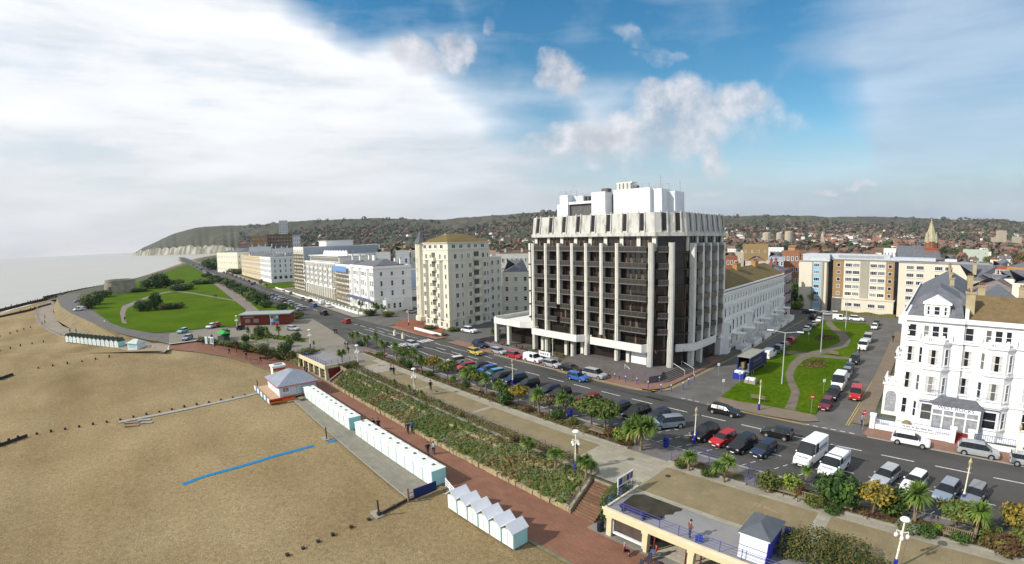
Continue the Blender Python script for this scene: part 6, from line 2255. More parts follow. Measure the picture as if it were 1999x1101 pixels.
PL2 = [
 ('dark', 441, 660, 1.5, 2.6, 'round-headed dark bush left of the plaza lamp'), ('p1', 486, 666, 2.8, 4.2, 'slim palm left-most on the plaza island'), ('p1', 500, 669, 2.6, 4.2, 'slim palm second from left on the plaza island'), ('dark', 508, 657, 2.2, 3.0, 'dark bush on the plaza island'),
 ('p1', 523, 670, 3.0, 4.6, 'slim palm right of the dark bush on the plaza island'), ('p1', 545, 656, 4.4, 3.0, 'fan palm in the middle of the plaza island'), ('dark', 579, 662, 1.6, 1.9, 'dark round bush at the right end of the plaza island'), ('mid', 479, 668, 1.3, 2.0, 'green bush left of the plaza palms'),
 ('dark', 556, 690, 2.0, 2.6, 'dark bush on the bank near the far sea shelter'), ('olive', 566, 676, 1.2, 1.8, 'olive bush above the bank near the far sea shelter'), ('grey', 512, 680, 2.0, 1.2, 'pale grey-green mound on the far bank'), ('olive', 600, 690, 2.3, 1.2, 'straw-coloured mound beside the far sea shelter'),
 ('mid', 480, 680, 1.5, 1.2, 'bright green bush on the far bank'), ('olive', 455, 672, 1.5, 1.0, 'olive bush on the far bank by the plaza lamp'),
 ('dark', 305, 604, 3.2, 7.2, 'dark tall bush in the middle of the lawn'), ('dark', 276, 607, 3.6, 4.6, 'dark bush at the left of the lawn thicket'), ('dark', 290, 606, 3.2, 3.6, 'dark bush between the tall one and the left one on the lawn'), ('olive', 320, 604, 3.4, 2.6, 'olive bush right of the tall dark bush on the lawn'),
 ('dark', 334, 603, 3.6, 2.4, 'low dark bush fourth along the lawn thicket'), ('olive', 350, 601, 3.2, 2.4, 'small bush at the right end of the lawn thicket'), ('olive', 174, 602, 4.6, 6.0, 'pale olive thicket at the seaward corner of the lawn'), ('mid', 186, 594, 5, 5.5, 'green thicket behind the pale olive one by the loop road'),
 ('dark', 200, 580, 7.0, 4.0, 'dark thicket left of the round stone tower'), ('dark', 312, 562, 8, 9.5, 'big dark tree clump right of the round stone tower'), ('dark', 290, 563, 7, 6, 'dark clump nearest the round stone tower'), ('dark', 328, 560, 5.5, 5, 'dark clump right of the big one near the tower'), ('olive', 272, 569, 7, 2.6, 'low scrub in front of the round stone tower'),
 ('dark', 350, 567, 8, 4, 'dark scrub in the centre of the far lawn'), ('olive', 345, 556, 7, 4, 'olive scrub beyond the dark scrub of the far lawn'), ('dark', 366, 564, 5, 3, 'dark scrub right of the centre scrub on the far lawn'), ('dark', 392, 554, 10, 3, 'long hedge-like thicket across the far lawn'), ('dark', 410, 553, 8, 3, 'right end of the thicket across the far lawn'),
 ('dark', 432, 525, 26, 14, 'large dark holm oak beside the far seafront road'), ('dark', 418, 524, 16, 10, 'dark tree left of the large holm oak'), ('dark', 448, 528, 15, 8, 'dark tree right of the large holm oak'), ('olive', 462, 534, 12, 5, 'low shrubs in front of the buff terrace'),
]
for i, (px, py, r, h) in enumerate(((404, 541, 6, 3.5), (418, 546, 6, 3.5), (431, 551, 6, 3.5), (444, 557, 6, 4), (457, 565, 5.5, 4), (470, 572, 5, 4), (482, 578, 5, 4.5), (493, 587, 4.8, 5), (508, 594, 4.8, 5), (519, 600, 3.4, 3))):
 PL2.append((['dark', 'mid', 'dark', 'olive'][i % 4], px, py, r, h, '%s shrub of the row between lawn path and seafront road, %s' % (['dark', 'green', 'dense', 'olive'][i % 4], ['at its far end', 'second from its far end', 'third from its far end', 'fourth from its far end', 'left of its middle', 'right of its middle', 'fourth from the near end', 'third from the near end', 'second from the near end', 'at its near end'][i])))
PL2 += [('p3', 571, 615, 4.6, 4.4, 'cabbage palm behind the colourful kiosk'), ('olive', 580, 622, 3.0, 2.6, 'olive shrubs right of the colourful kiosk'), ('mid', 552, 606, 3.2, 3, 'green shrub behind the low brick cafe'), ('p3', 704, 606, 3.4, 4.2, 'round palm in the garden of the corner terrace, left one'),
  ('p4', 735, 613, 4.0, 4.4, 'big palm in the garden of the corner terrace'), ('p3', 748, 614, 3.4, 4.0, 'palm right of the big one in the corner terrace garden'), ('mid', 722, 616, 2.6, 2.2, 'bushy shrub under the corner terrace palms'), ('olive', 757, 618, 2.4, 1.8, 'olive shrub at the corner of the terrace garden'),
  ('p3', 510, 562, 4.0, 6, 'dark palm in front of the far white terrace end'), ('p1', 521, 566, 4.0, 4, 'small palm in front of the far white terrace end'),
  ('p1', 1562, 605, 5.2, 5.6, 'cabbage palm left-most in front of the modern flats'), ('p1', 1583, 604, 5.6, 7.2, 'tall cabbage palm before the blue panels'), ('p1', 1596, 604, 5.6, 7.2, 'tall cabbage palm right of its twin before the blue panels'), ('p1', 1681, 607, 5.0, 5.2, 'cabbage palm before the middle of the modern flats'), ('p1', 1728, 610, 4.0, 3.6, 'small cabbage palm at the right of the modern flats'),
  ('lime', 1552, 603, 3.2, 2.6, 'yellow-green bush at the left corner of the modern flats'), ('dark', 1551, 598, 4.0, 9, 'dark ivy-clad tree between the terrace and the modern flats'), ('dark', 1963, 632, 4.5, 11, 'tall dark fir tree at the right edge behind the white hotel'), ('mid', 840, 642, 2.2, 1.0, 'low green hedge-bush in front of the cream tower'),
  ('olive', 885, 646, 2.0, 1.0, 'olive low bush at the corner of the cream tower'), ('mid', 967, 652, 1.6, 1.6, 'green plants on the hotel terrace by the podium canopy'), ('red', 860, 655, 2.4, .5, 'red-brown low bed at the side street corner')]
for k in PL2:
 put(*k)
# beds of the square
for i, (px, py, rx) in enumerate(((1592, 711, 3.2), (1610, 660, 3.4))):
 s, n = G(px, py, .2)
 b = MB()
 leaves(b, [(0, 0, .1, rx * .8, rx * 1.3, .28)], 900, .16, 0, None, .2, .8, 1)
 tagset(b.build('flower_bed', [fol_red, fol_olive], None, (s, n, .16)), 'oval red-brown flower bed, the %s of the two on the square' % ('nearer', 'farther')[i], 'flower bed')

# big near shrub at the bottom and clipped hedge by the steps
b = MB()
leaves(b, [(0, 0, 1.3, 2.6, 2.0, 1.5), (2.4, .6, 1.2, 2.0, 1.8, 1.3), (-2.0, -.3, 1.0, 1.6, 1.5, 1.1), (4.2, 0, .8, 1.7, 1.6, 1.1)], 7000, .105, 0, None, .6, .3, 1)
o = empty('shrub', (-6.2, 37.6, -.2), 0, 'large dense olive-brown shrub beside the white kiosk at the bottom edge', 'shrub')
b.build('foliage', [mat('foliage_bronze', (.075, .065, .018), .65, .4, 1.4, col2=(.15, .12, .035)), fol_dark], o)
MB().tube((0, 0, -.3), (.1, 0, 1), .2, .1).tube((2, .3, -.3), (2.2, .4, 1), .15, .08).build('stem', [bark], o)
b = MB()
leaves(b, [(0, 0, -1.1, .95, 2.1, 2.2), (0, -1.0, -1.6, .9, 1.2, 1.8), (0, 1.6, -.5, .85, 1.3, 1.4)], 5200, .085, 0, None, .75, .2, 1)
b.v = [(x, y, z) for x, y, z in b.v]
o = empty('hedge', (-25.35, 37.0, 0), 0, 'rounded dense green hedge beside the brick steps and the poster board', 'hedge')
b.build('foliage', [fol_mid, fol_dark], o)

# long hedge along the promenade edge
b = MB()
x = -91.5
while x < -30:
 hh = .9 + .1 * math.sin(x * .7)
 leaves(b, [(x, 39.2, .42, .8, .8, hh * .62)], 170, .085, 0, None, .72, .4, 1)
 x += .85
tagset(b.build('hedge', [mat('hedge_olive', (.062, .055, .014), .7, .4, 1.2, col2=(.095, .08, .022)), fol_olive]), 'long low olive-brown hedge along the seaward edge of the upper promenade', 'hedge')
# ground cover on the bank: tufts nobody could count
def bankleaves(b, s0, s1, nf, zf, n, sz=.12):
 for i in range(n):
  s_, t = rnd.uniform(s0, s1), rnd.random()
  x, y, z = s_, nf(s_, t), zf(s_, t)
  pn = math.sin(x * .55 + 2 * math.sin(y * 1.1)) + math.sin(x * .23 + 1.7)
  m_ = rnd.choice((1, 1, 1, 0)) if pn > .2 else (rnd.choice((0, 0, 1, 4)) if pn > -.8 else rnd.choice((3, 0, 0, 2)))
  rx, rz = rnd.uniform(.25, .6), rnd.uniform(.12, .30)
  for _ in range(14):
   a = Vector((rnd.gauss(0, 1), rnd.gauss(0, 1), abs(rnd.gauss(0, 1)))).normalized()
   p = Vector((x + a.x * rx, y + a.y * rx, z + .05 + a.z * rz))
   c = a.orthogonal().normalized() * sz
   d = a.cross(c).normalized() * sz * .6
   b.face([p - c, p - d, p + c, p + d], m_)


b = MB()
bankleaves(b, -90.5, -30.2, lambda s, t: 34.9 + 3.4 * t, lambda s, t: -2.55 + 2.5 * t, 2900, .105)
bankleaves(b, -11, 40, lambda s, t: 34.9 + 3.4 * t, lambda s, t: -2.9 + 2.9 * t, 700)
def railpt(A, u):
 i = min(len(A) - 2, int(u * (len(A) - 1)))
 f = u * (len(A) - 1) - i
 return [A[i][c] + (A[i + 1][c] - A[i][c]) * f for c in range(3)]


_A, _B = [(-110.5, 34.6, -3.02), *LI[3:8]], [(-110.5, 41, 0), *[(*G(a, b_2, 0), 0) for a, b_2 in ((590, 692), (530, 682), (480, 673), (440, 668), (390, 661))]]
for _ in range(900):
 u, t = rnd.random(), rnd.random()
 p, q = railpt(_A, u), railpt(_B, u)
 x, y, z = [p[c] + (q[c] - p[c]) * t for c in range(3)]
 m_ = rnd.choice((0, 0, 1, 2, 2, 4) if math.sin(x * .6 + y) > -.2 else (1, 1, 0))
 R0 = rnd.uniform(.3, .75)
 for _k in range(14):
  a = Vector((rnd.gauss(0, 1), rnd.gauss(0, 1), abs(rnd.gauss(0, 1)))).normalized()
  p3 = Vector((x, y, z + .1)) + a * R0
  c = a.orthogonal().normalized() * .17
  d = a.cross(c).normalized() * .11
  b.face([p3 - c, p3 - d, p3 + c, p3 + d], m_)
tagset(b.build('ground_cover', [fol_olive, fol_mid, mat('fol_straw', (.25, .21, .10), .8, .3, 1), fol_red, fol_grey]), kind='stuff')
# bed mulch planting between the promenade and the bays
b = MB()
bankleaves(b, -100, -31, lambda s, t: 46.5 + 2.0 * t, lambda s, t: .03, 520, .1)
bankleaves(b, -13.2, 40, lambda s, t: 46.5 + 2.2 * t, lambda s, t: .03, 420, .1)
bankleaves(b, -24.4, -16.4, lambda s, t: 46.5 + 1.7 * t, lambda s, t: .03, 40, .08)
tagset(b.build('bed_planting', [fol_olive, fol_red, fol_mid, mat('fol_rust', (.16, .07, .03), .8, .3, 1), fol_olive]), kind='stuff')
# rough stone edging at the foot of the bank and along its middle
b = MB()
for lo, hi, n_, z_, h_, st_ in ((-91, -29.8, 34.75, -3, .55, .55), (-90, -30.5, 37.2, -.95, .35, .8)):
 x = lo
 while x < hi:
  w_ = rnd.uniform(.35, st_ + .3)
  y = n_ + rnd.uniform(-.08, .08)
  hh = h_ * rnd.uniform(.75, 1.15)
  if h_ > .5 or rnd.random() < .55:
   b.prism([(x, y - .18), (x + w_ * .95, y - .2), (x + w_, y + .2), (x + w_ * .1, y + .22)], z_ - .1, z_ + hh)
  x += w_
tagset(b.build('rockery_stone', [mat('tan_rock', (.36, .29, .17), .9, .25, .9, detail=6)]), kind='stuff')

# ------------------------------------------------------------------ far town: houses and trees
HW = [white, white2, redbrick, tanbrick, creamtrim]
HR = [redtile, browntile2, slate, redtile]


def house_mesh(i):
 w_, d_, h_ = (9, 8, 5.5) if i % 3 else (14, 8, 6.5)
 b = MB().box(-w_ / 2, w_ / 2, -d_ / 2, d_ / 2, -4, h_, 0)
 b.hip(-w_ / 2 - .4, w_ / 2 + .4, -d_ / 2 - .4, d_ / 2 + .4, h_, h_ + 3.4, 0.0 if i % 2 else 3.5, 1, 'x')
 b.box(w_ * .3, w_ * .3 + .9, -.4, .4, h_ + 1.5, h_ + 4.6, 2)
 for k in range(4):
  x = -w_ / 2 + w_ * (k + .5) / 4
  for z in (.9, 3.4):
   b.face([(x - .6, -d_ / 2 - .03, z), (x + .6, -d_ / 2 - .03, z), (x + .6, -d_ / 2 - .03, z + 1.3), (x - .6, -d_ / 2 - .03, z + 1.3)], 3)
 return b.mesh('town_house', [HW[i % 5], HR[i % 4], redbrick, glass])


def where(px):
 for lim, t in ((700, 'behind the white seafront terraces'), (830, 'left of the cream tower'), (1045, 'between cream tower and dark hotel'), (1420, 'just behind the dark hotel'), (1560, 'above the mossy terrace roof'), (1760, 'behind the modern flats'), (1880, 'around the church spire')):
  if px < lim:
   return t
 return 'at the right edge'


hm_ = [house_mesh(i) for i in range(10)]
rt = random.Random(5)
pts = []
tries = 0
names5 = ['white', 'off-white', 'red brick', 'tan brick', 'cream']
while len(pts) < 300 and tries < 20000:
 tries += 1
 px = rt.uniform(575, 2060)
 r = 300 + 1000 * rt.random() ** .9
 if px < 1040:
  r = rt.uniform(560 if px < 700 else 300, 860)
 x, y, z = terrain(px, r)
 if y < 200 or (x > -60 and x < 20 and y < 215) or y < cx(x) + 60:
  continue
 if any((x - a) ** 2 + (y - c) ** 2 < 210 for a, c in pts):
  continue
 pts.append((x, y))
 i = rt.randrange(10) if px > 1300 else rt.choice((1, 2, 5, 6, 9, 1, 2, 6, 3))
 o = inst('town_house', hm_[i], None, (x, y, z - .3), rt.choice((0, .2, -.15, 1.57, 1.4, -.6, .7, 2.2)), (rt.uniform(.85, 1.25), rt.uniform(.9, 1.2), rt.uniform(.85, 1.35)))
 o['label'] = '%s house with %s roof, %s in the town %s' % (names5[i % 5], ['red', 'brown', 'slate', 'red'][i % 4], 'near' if r < 600 else ('halfway' if r < 900 else 'far'), where(px))
 o['category'] = 'house'
 o['group'] = '%s houses of the town %s' % (names5[i % 5], where(px))
far_m = MB()
for _ in range(2600):
 px = rt.uniform(560, 2080)
 r = rt.uniform(1200, 2300)
 x, y, z = terrain(px, r)
 dens = .5 + .5 * math.sin(x * .006 + 1) * math.sin(y * .005 + px * .004)
 if rt.random() > dens * (1.0 if px > 1300 else .2) or z > 60:
  continue
 a = rt.choice((0, .3, 1.5, -.4))
 w_, d_, h_ = rt.uniform(8, 20), rt.uniform(7, 10), rt.uniform(5, 8)
 ca, sa = math.cos(a), math.sin(a)
 f = lambda u, v: (x + u * ca - v * sa, y + u * sa + v * ca)
 c4 = [f(-w_ / 2, -d_ / 2), f(w_ / 2, -d_ / 2), f(w_ / 2, d_ / 2), f(-w_ / 2, d_ / 2)]
 m_ = rt.choice((0, 0, 1, 2, 2, 3))
 far_m.prism(c4, z - 4, z + h_, m_, None, False)
 g0, g1 = f(-w_ / 2, 0), f(w_ / 2, 0)
 mr_ = rt.choice((4, 4, 5, 6))
 far_m.face([(*c4[0], z + h_), (*c4[1], z + h_), (*g1, z + h_ + 3), (*g0, z + h_ + 3)], mr_)
 far_m.face([(*c4[2], z + h_), (*c4[3], z + h_), (*g0, z + h_ + 3), (*g1, z + h_ + 3)], mr_)
tagset(far_m.build('distant_town', [white, creamtrim, redbrick, tanbrick, redtile, browntile2, slate]), kind='stuff')

# town trees: nearer ones single, the rest one mass
def town_tree(i):
 b = MB()
 rs = random.Random(70 + i)
 leaves(b, [(0, 0, 5.2, 3.4, 3.4, 3.0), (1.6, 1, 4.6, 2.2, 2.2, 2.2), (-1.8, -.6, 4.8, 2.2, 2.2, 2.2)], 240, .75, 0, rs, .5, .3)
 o = empty('town_tree', cat='tree')
 b.build('crown', [[fol_bare, fol_dark, fol_olive, fol_bare][i % 4]], o)
 MB().tube((0, 0, -2), (0, 0, 4.5), .35, .15, 5).build('trunk', [bark], o)
 return o


k = 0
while k < 150:
 px = rt.uniform(590, 2050)
 r = rt.uniform(300, 1050) if px > 700 else rt.uniform(600, 1100)
 x, y, z = terrain(px, r)
 if y < 205 or y < cx(x) + 60:
  continue
 i = rt.choice((0, 0, 1, 2, 3))
 place('tt%d' % i, lambda: town_tree(i), (x, y, z - .3), rt.random() * 6, '%s tree, %s in the town %s' % (['bare brown', 'dark evergreen', 'olive', 'brown leafless'][i], 'near' if r < 500 else ('halfway' if r < 800 else 'far'), where(px)), 'trees of the town ' + where(px), rt.uniform(.8, 1.6))
 k += 1
b = MB()
for _ in range(7500):
 px = rt.uniform(470, 2090)
 ry, RR = ridge_at(px)
 r = rt.uniform(900, min(2500, RR * .95)) if rt.random() < .75 else rt.uniform(RR * .55, RR * .99)
 x, y, z = terrain(px, r)
 cl = math.sin(x * .004) * math.sin(y * .0045 + 1) + .45
 if rt.random() > cl + .35:
  continue
 R0 = rt.uniform(5, 13) * (1 if r < 2000 else 1.5)
 m_ = rt.choice((0, 0, 1, 2))
 for _k in range(9):
  a = Vector((rt.gauss(0, 1), rt.gauss(0, 1), abs(rt.gauss(0, .7)))).normalized()
  p = Vector((x + a.x * R0 * .8, y + a.y * R0 * .8, z + 2 + a.z * R0 * .75))
  c = a.orthogonal().normalized() * R0 * .42
  d = a.cross(c).normalized() * R0 * .34
  b.face([p - c, p - d, p + c, p + d], m_)
tagset(b.build('distant_woodland', [fol_bare, mat('fol_brown', (.075, .055, .04), .9, .3, .02, pos=True), fol_dark]), kind='stuff')

# ------------------------------------------------------------------ beach huts
def gable_hut(w, d, eave, ridge, front_m, side_m, roof_m, lab=None):
 o = empty('beach_hut', cat='beach hut')
 b = MB().box(-w / 2, w / 2, 0, d, 0, eave, 0)
 for y in (0, d):
  b.face([(-w / 2, y, eave), (w / 2, y, eave), (0, y, ridge)], 0)
 b.build('wall', [side_m], o)
 f = MB().box(-w / 2 + .05, w / 2 - .05, -.04, -.005, .05, eave - .05, 0)
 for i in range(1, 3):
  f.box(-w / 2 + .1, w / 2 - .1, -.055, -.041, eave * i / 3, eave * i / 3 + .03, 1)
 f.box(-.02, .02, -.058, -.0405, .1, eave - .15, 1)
 f.build('door', [front_m, mat('hut_trim_grey', (.45, .50, .48), .7)], o)  # thin raised door strips in a greyer tone than the boards
 g = MB().face([(-w / 2 + .15, -.02, eave + .02), (w / 2 - .15, -.02, eave + .02), (0, -.02, ridge - .1)], 0)
 g.build('gable_panel', [mat('pale_wood', (.42, .36, .26), .8)], o)
 r = MB()
 t = .07
 for sx in (-1, 1):
  e = (sx * (w / 2 + .1), eave - .12)
  r.face([(e[0], -.25, e[1]), (e[0], d + .12, e[1]), (0, d + .12, ridge + .02), (0, -.25, ridge + .02)][::sx])
  r.face([(e[0], -.25, e[1] + t), (e[0], d + .12, e[1] + t), (0, d + .12, ridge + t + .03), (0, -.25, ridge + t + .03)][::-sx])
  r.face([(e[0], -.25, e[1]), (0, -.25, ridge + .02), (0, -.25, ridge + t + .03), (e[0], -.25, e[1] + t)])
  r.face([(e[0], d + .12, e[1]), (0, d + .12, ridge + .02), (0, d + .12, ridge + t + .03), (e[0], d + .12, e[1] + t)][::-1])
 r.build('roof', [roof_m], o)
 return o


ordn = ['first', 'second', 'third', 'fourth', 'fifth', 'sixth', 'seventh', 'eighth', 'ninth', 'tenth', 'eleventh', 'twelfth', 'thirteenth']
roofw = mat('hut_roof_white', (.70, .70, .72), .6, .06, 2, stretch=(1, 8, 1))
for i in range(6):
 s_ = -38.2 + 1.72 * i
 place('hutA', lambda: gable_hut(1.6, 1.75, 1.8, 2.4, hutwhite, turq, roofw), (s_, 26.15, -3.0), 0,
          ['white gabled beach hut next to the white rail fence', 'white gabled beach hut second from the rail fence', 'white gabled beach hut third from the rail fence', 'white gabled beach hut third from the bottom end of the gabled row', 'white gabled beach hut next to last toward the bottom edge', 'white gabled beach hut with turquoise side, last toward the bottom edge'][i], 'gabled white beach huts')


def flat_hut():
 w, d = 2.02, 1.9
 o = empty('beach_hut', cat='beach hut')
 MB().box(-w / 2, w / 2, 0, d, 0, 1.95).build('wall', [turq], o)
 f = MB().box(-w / 2 + .04, w / 2 - .04, -.04, -.004, .03, 1.9, 0)
 for x in (-w / 2 + .08, -.34, .3, w / 2 - .16):
  f.box(x, x + .08, -.055, -.041, .05, 1.88, 1)
 f.build('door', [hutwhite, mat('pale_turquoise', (.55, .74, .74), .6)], o)
 r = MB()
 r.hip(-w / 2 - .02, w / 2 + .02, -.16, d + .1, 1.96, 2.22, .55, 0, 'y')
 r.build('roof', [mat('hut_roof_cream', (.76, .76, .70), .6, .04, 2)], o)
 MB().box(-.22, .12, .75, 1.1, 2.12, 2.26).build('skylight', [mat('dark_skylight', (.10, .10, .08), .4)], o)
 return o


for g, (s0, n) in enumerate(((-86.0, 10), (-63.4, 10))):
 for i in range(n):
  s_ = s0 + 2.06 * i
  lab = '%s flat-roofed white hut from the %s' % (ordn[i], 'beach cafe end' if g == 0 else 'gap, in the row nearer the gabled huts')
  if i >= 5:
   lab = '%s flat-roofed white hut back from the %s' % (ordn[n - 1 - i], 'gap, in the row nearer the beach cafe' if g == 0 else 'dark blue screen, ending the row')
  place('hutB', flat_hut, (s_, 27.45, -2.98), 0, lab, 'flat-roofed white beach huts')
# far row of thirteen
a, b_ = G(128, 667, -2.9), G(232, 679, -2.1)
for i in range(13):
 t = (i + .5) / 13
 x, y = a[0] + (b_[0] - a[0]) * t, a[1] + (b_[1] - a[1]) * t
 place('hutC', lambda: gable_hut(2.15, 2.2, 2.0, 2.7, hutwhite, turq, mat('dark_green_felt', (.05, .07, .045), .8)), (x, y, -2.95 + .75 * t), math.atan2(b_[1] - a[1], b_[0] - a[0]),
          'far beach hut with dark green roof, %s' % (('%s from the left end' % ordn[i]) if i < 7 else ('%s from the small kiosk' % ordn[12 - i])), 'far beach huts with dark green roofs')
# small kiosk right of the far huts
kz = -1.9
p = G(268, 683, kz)
ko = empty('beach_kiosk', (*p, kz), R(38), 'small white kiosk with pale pyramid roof right of the far beach huts', 'kiosk')
MB().box(-2, 2, -1.6, 1.6, -.3, 2.1, 0).box(-1.4, 1.4, -1.63, -1.602, .9, 1.7, 1).build('wall', [hutwhite, turq], ko)
MB().hip(-2.3, 2.3, -1.9, 1.9, 2.1, 3.1, 1.4).build('roof', [mat('pale_green_metal', (.48, .54, .50), .5)], ko)
for dx in (4.2, 5.9):
 tagset(MB().box(-.6, .6, -.03, .03, .2, 1.5).box(-.45, .45, -.04, -.031, .4, 1.3, 1).build('notice_board', [whitepaint, greymetal], None, (p[0] + dx, p[1] + dx * .7, kz)), 'white notice board %s the small beach kiosk' % ('next to' if dx < 5 else 'farther right of'), 'sign')

# white rail fence between hut rows, blue screen at the end of the boarded walk
f = empty('rail_fence', (-43.0, 28.6, -3), 0, 'white three-rail fence between the two rows of beach huts', 'fence')
m_ = MB()
for z in (.35, .7, 1.05):
 m_.prism([(.1, -.05), (3.7, -1.0), (3.7, -.9), (.1, .05)], z, z + .09)
m_.build('rail', [whitepaint], f)
for i in range(4):
 MB().box(-.05, .05, -.05, .05, 0, 1.2).build('post', [whitepaint], f, (.15 + 1.17 * i, -.31 * i, 0))
sc_ = empty('screen_fence', (-43.1, 23.8, -3), 0, 'dark blue boarded screen closing the walk beside the last flat-roofed hut', 'fence')
MB().box(0, .08, 0.6, 3.6, 0, 1.15).build('panel', [mat('navy_board', (.02, .03, .12), .6, .1, 2)], sc_)
MB().box(-.06, .1, -.2, 0, -.2, 1.5).box(0, .06, 0, .6, .3, .4).box(0, .06, 0, .6, .8, .9).build('post', [wood], sc_)


# ------------------------------------------------------------------ beach cafe with rainbow sign
bc = empty('beach_cafe', (-88.4, 22.2, -3), 0, 'white boarded beach cafe with grey metal pyramid roof and striped sign box', 'cafe')
MB().box(-8.2, 0, 1.0, 8.2, .5, 2.55).build('wall', [mat('pale_blue_boards', (.60, .64, .68), .6, .06, 1, stretch=(1, 8, 1))], bc)
MB().face([(-8.7, .5, 2.5), (.5, .5, 2.5), (-2.9, 4.3, 4.3), (-5.3, 4.3, 4.3)]).face([(.5, .5, 2.5), (.5, 8.7, 2.5), (-2.9, 4.9, 4.3), (-2.9, 4.3, 4.3)]).face([(.5, 8.7, 2.5), (-8.7, 8.7, 2.5), (-5.3, 4.9, 4.3), (-2.9, 4.9, 4.3)]).face([(-8.7, 8.7, 2.5), (-8.7, .5, 2.5), (-5.3, 4.3, 4.3), (-5.3, 4.9, 4.3)]).face([(-5.3, 4.3, 4.3), (-2.9, 4.3, 4.3), (-2.9, 4.9, 4.3), (-5.3, 4.9, 4.3)]).build('roof', [mat('zinc_roof', (.27, .30, .34), .5, .12, .8, metal=.2)], bc)
sm_ = MB()
for k in range(1, 16):
 t = k / 16
 y = .5 + 8.2 * t
 yy = min(max(y, 4.3), 4.9)
 f_ = min(1, (y - .5) / 3.8, (8.7 - y) / 3.8)
 xt = .5 - 3.4 * f_
 sm_.box(min(xt, .5), .5, y - .025, y + .025, 0, 0)
 sm_.face([(.5, y - .03, 2.53), (.5, y + .03, 2.53), (xt, yy if f_ >= 1 else y, 2.53 + 1.8 * f_ + .02), (xt, (yy if f_ >= 1 else y) - .06, 2.53 + 1.8 * f_ + .02)])
sm_.build('roof_seams', [mat('zinc_seam', (.40, .43, .47), .5)], bc)
MB().box(.42, .56, .45, 8.75, 2.38, 2.5).box(-8.75, .41, .42, .54, 2.38, 2.5).build('red_trim', [redpaint], bc)
MB().box(-9.6, 1.6, -1.4, 1.0, .35, .5).box(-9.6, .4, 1.01, 8.4, .3, .48).build('deck', [mat('deck_board', (.50, .33, .20), .8, .15, 2)], bc)
fm = [mat('orange_panel', (.60, .16, .02), .6, .15, 1), mat('red_panel', (.45, .04, .03), .6, .15, 1), mat('yellow_panel', (.62, .42, .05), .6, .1, 1), mat('blue_panel', (.10, .22, .42), .6, .1, 1)]
pf = MB()
pf.box(1.52, 1.6, -1.4, 3.4, .1, .5, 0).box(1.52, 1.6, -1.4, 3.4, .502, .85, 1).box(1.515, 1.61, -1.4, 1.6, .05, .099, 2)
pf.build('deck_fence', fm, bc)
pf = MB()
for i in range(9):
 pf.box(-9.6 + i * 1.24, -8.4 + i * 1.24, -1.48, -1.4, .05, .9, (4, 3, 4, 3, 4, 3, 4, 3, 4)[i])
pf.build('deck_fence', fm + [hutwhite], bc)
MB().box(-10.4, -8.7, 2.4, 4.9, .4, 4.1).build('sign_tower', [hutwhite], bc)
stp = MB()
for k, (z0, z1) in enumerate(((2.5, 2.9), (2.9, 3.2), (3.2, 3.5), (3.5, 3.8))):
 stp.box(-8.69, -8.62, 2.4, 4.9, z0, z1 - .004, k)
stp.build('rainbow_sign', [mat('lime_stripe', (.50, .62, .05), .6), mat('yellow_stripe', (.72, .58, .05), .6), mat('orange_stripe', (.62, .18, .04), .6), mat('red_stripe', (.42, .04, .05), .6)], bc)
MB().box(-10.6, -8.5, 2.2, 5.1, 4.102, 4.35).box(-10.0, -9.1, 2.8, 4.5, 4.352, 4.6, 1).build('sign_cap', [hutwhite, greymetal], bc)
inst('window', window_mesh(1.3, 1.0, 'case', gm=glass2), bc, (.01, 2.2, 1.2), R(90))
inst('window', window_mesh(.7, 1.7, 'plain', gm=mat('pale_door', (.5, .56, .6), .6)), bc, (.01, 4.3, .6), R(90))
for i in range(4):
 MB().box(-.03, .03, 5.2 + i * .8, 5.75 + i * .8, .7, 2.3).build('shutter', [mat('pale_shutter', (.55, .60, .64), .6)], bc, (.03, 0, 0))
for y in (3.8, 5, 6.2, 7.4):
 MB().tube((.3, y, -.05), (.3, y, .5), .06).build('stilt', [wood], bc)
tagset(MB().box(-.6, .6, -.5, .5, .4, .5).box(-.5, -.4, -.4, .4, 0, .4).box(.4, .5, -.4, .4, 0, .4).build('picnic_table', [wood], None, (-85.6, 26.4, -3)), 'small white-topped table outside the beach cafe', 'table')
b = MB()
for i in range(16):
 x, y = rnd.uniform(-2.6, 2.6), rnd.uniform(-1, 1)
 b.box(x - .25, x + .25, y - .2, y + .2, .4, .45).box(x - .25, x + .25, y + .16, y + .2, .45, .9).tube((x, y, 0), (x, y, .4), .03)
tagset(b.build('stacked_chairs', [mat('dark_chair', (.04, .05, .05), .6)], None, (-103, 26.3, -3)), 'dark cafe chairs and tables on the promenade behind the rainbow sign', 'chairs', kind='stuff')


# ------------------------------------------------------------------ sea shelters
def rails(o, pts, m, h=1.05, step=1.9, nr=4, z=0):
 for (x0, y0), (x1, y1) in zip(pts[:-1], pts[1:]):
  L_ = math.hypot(x1 - x0, y1 - y0)
  r = MB()
  for k in range(nr):
   zz = z + h * (k + 1) / nr
   r.tube((x0, y0, zz), (x1, y1, zz), .017, None, 5)
  r.build('rail', [m], o)
  n = max(1, round(L_ / step))
  for i in range(n + 1):
   x, y = x0 + (x1 - x0) * i / n, y0 + (y1 - y0) * i / n
   MB().tube((x, y, z), (x, y, z + h + .05), .04, None, 6).build('rail_post', [m], o)


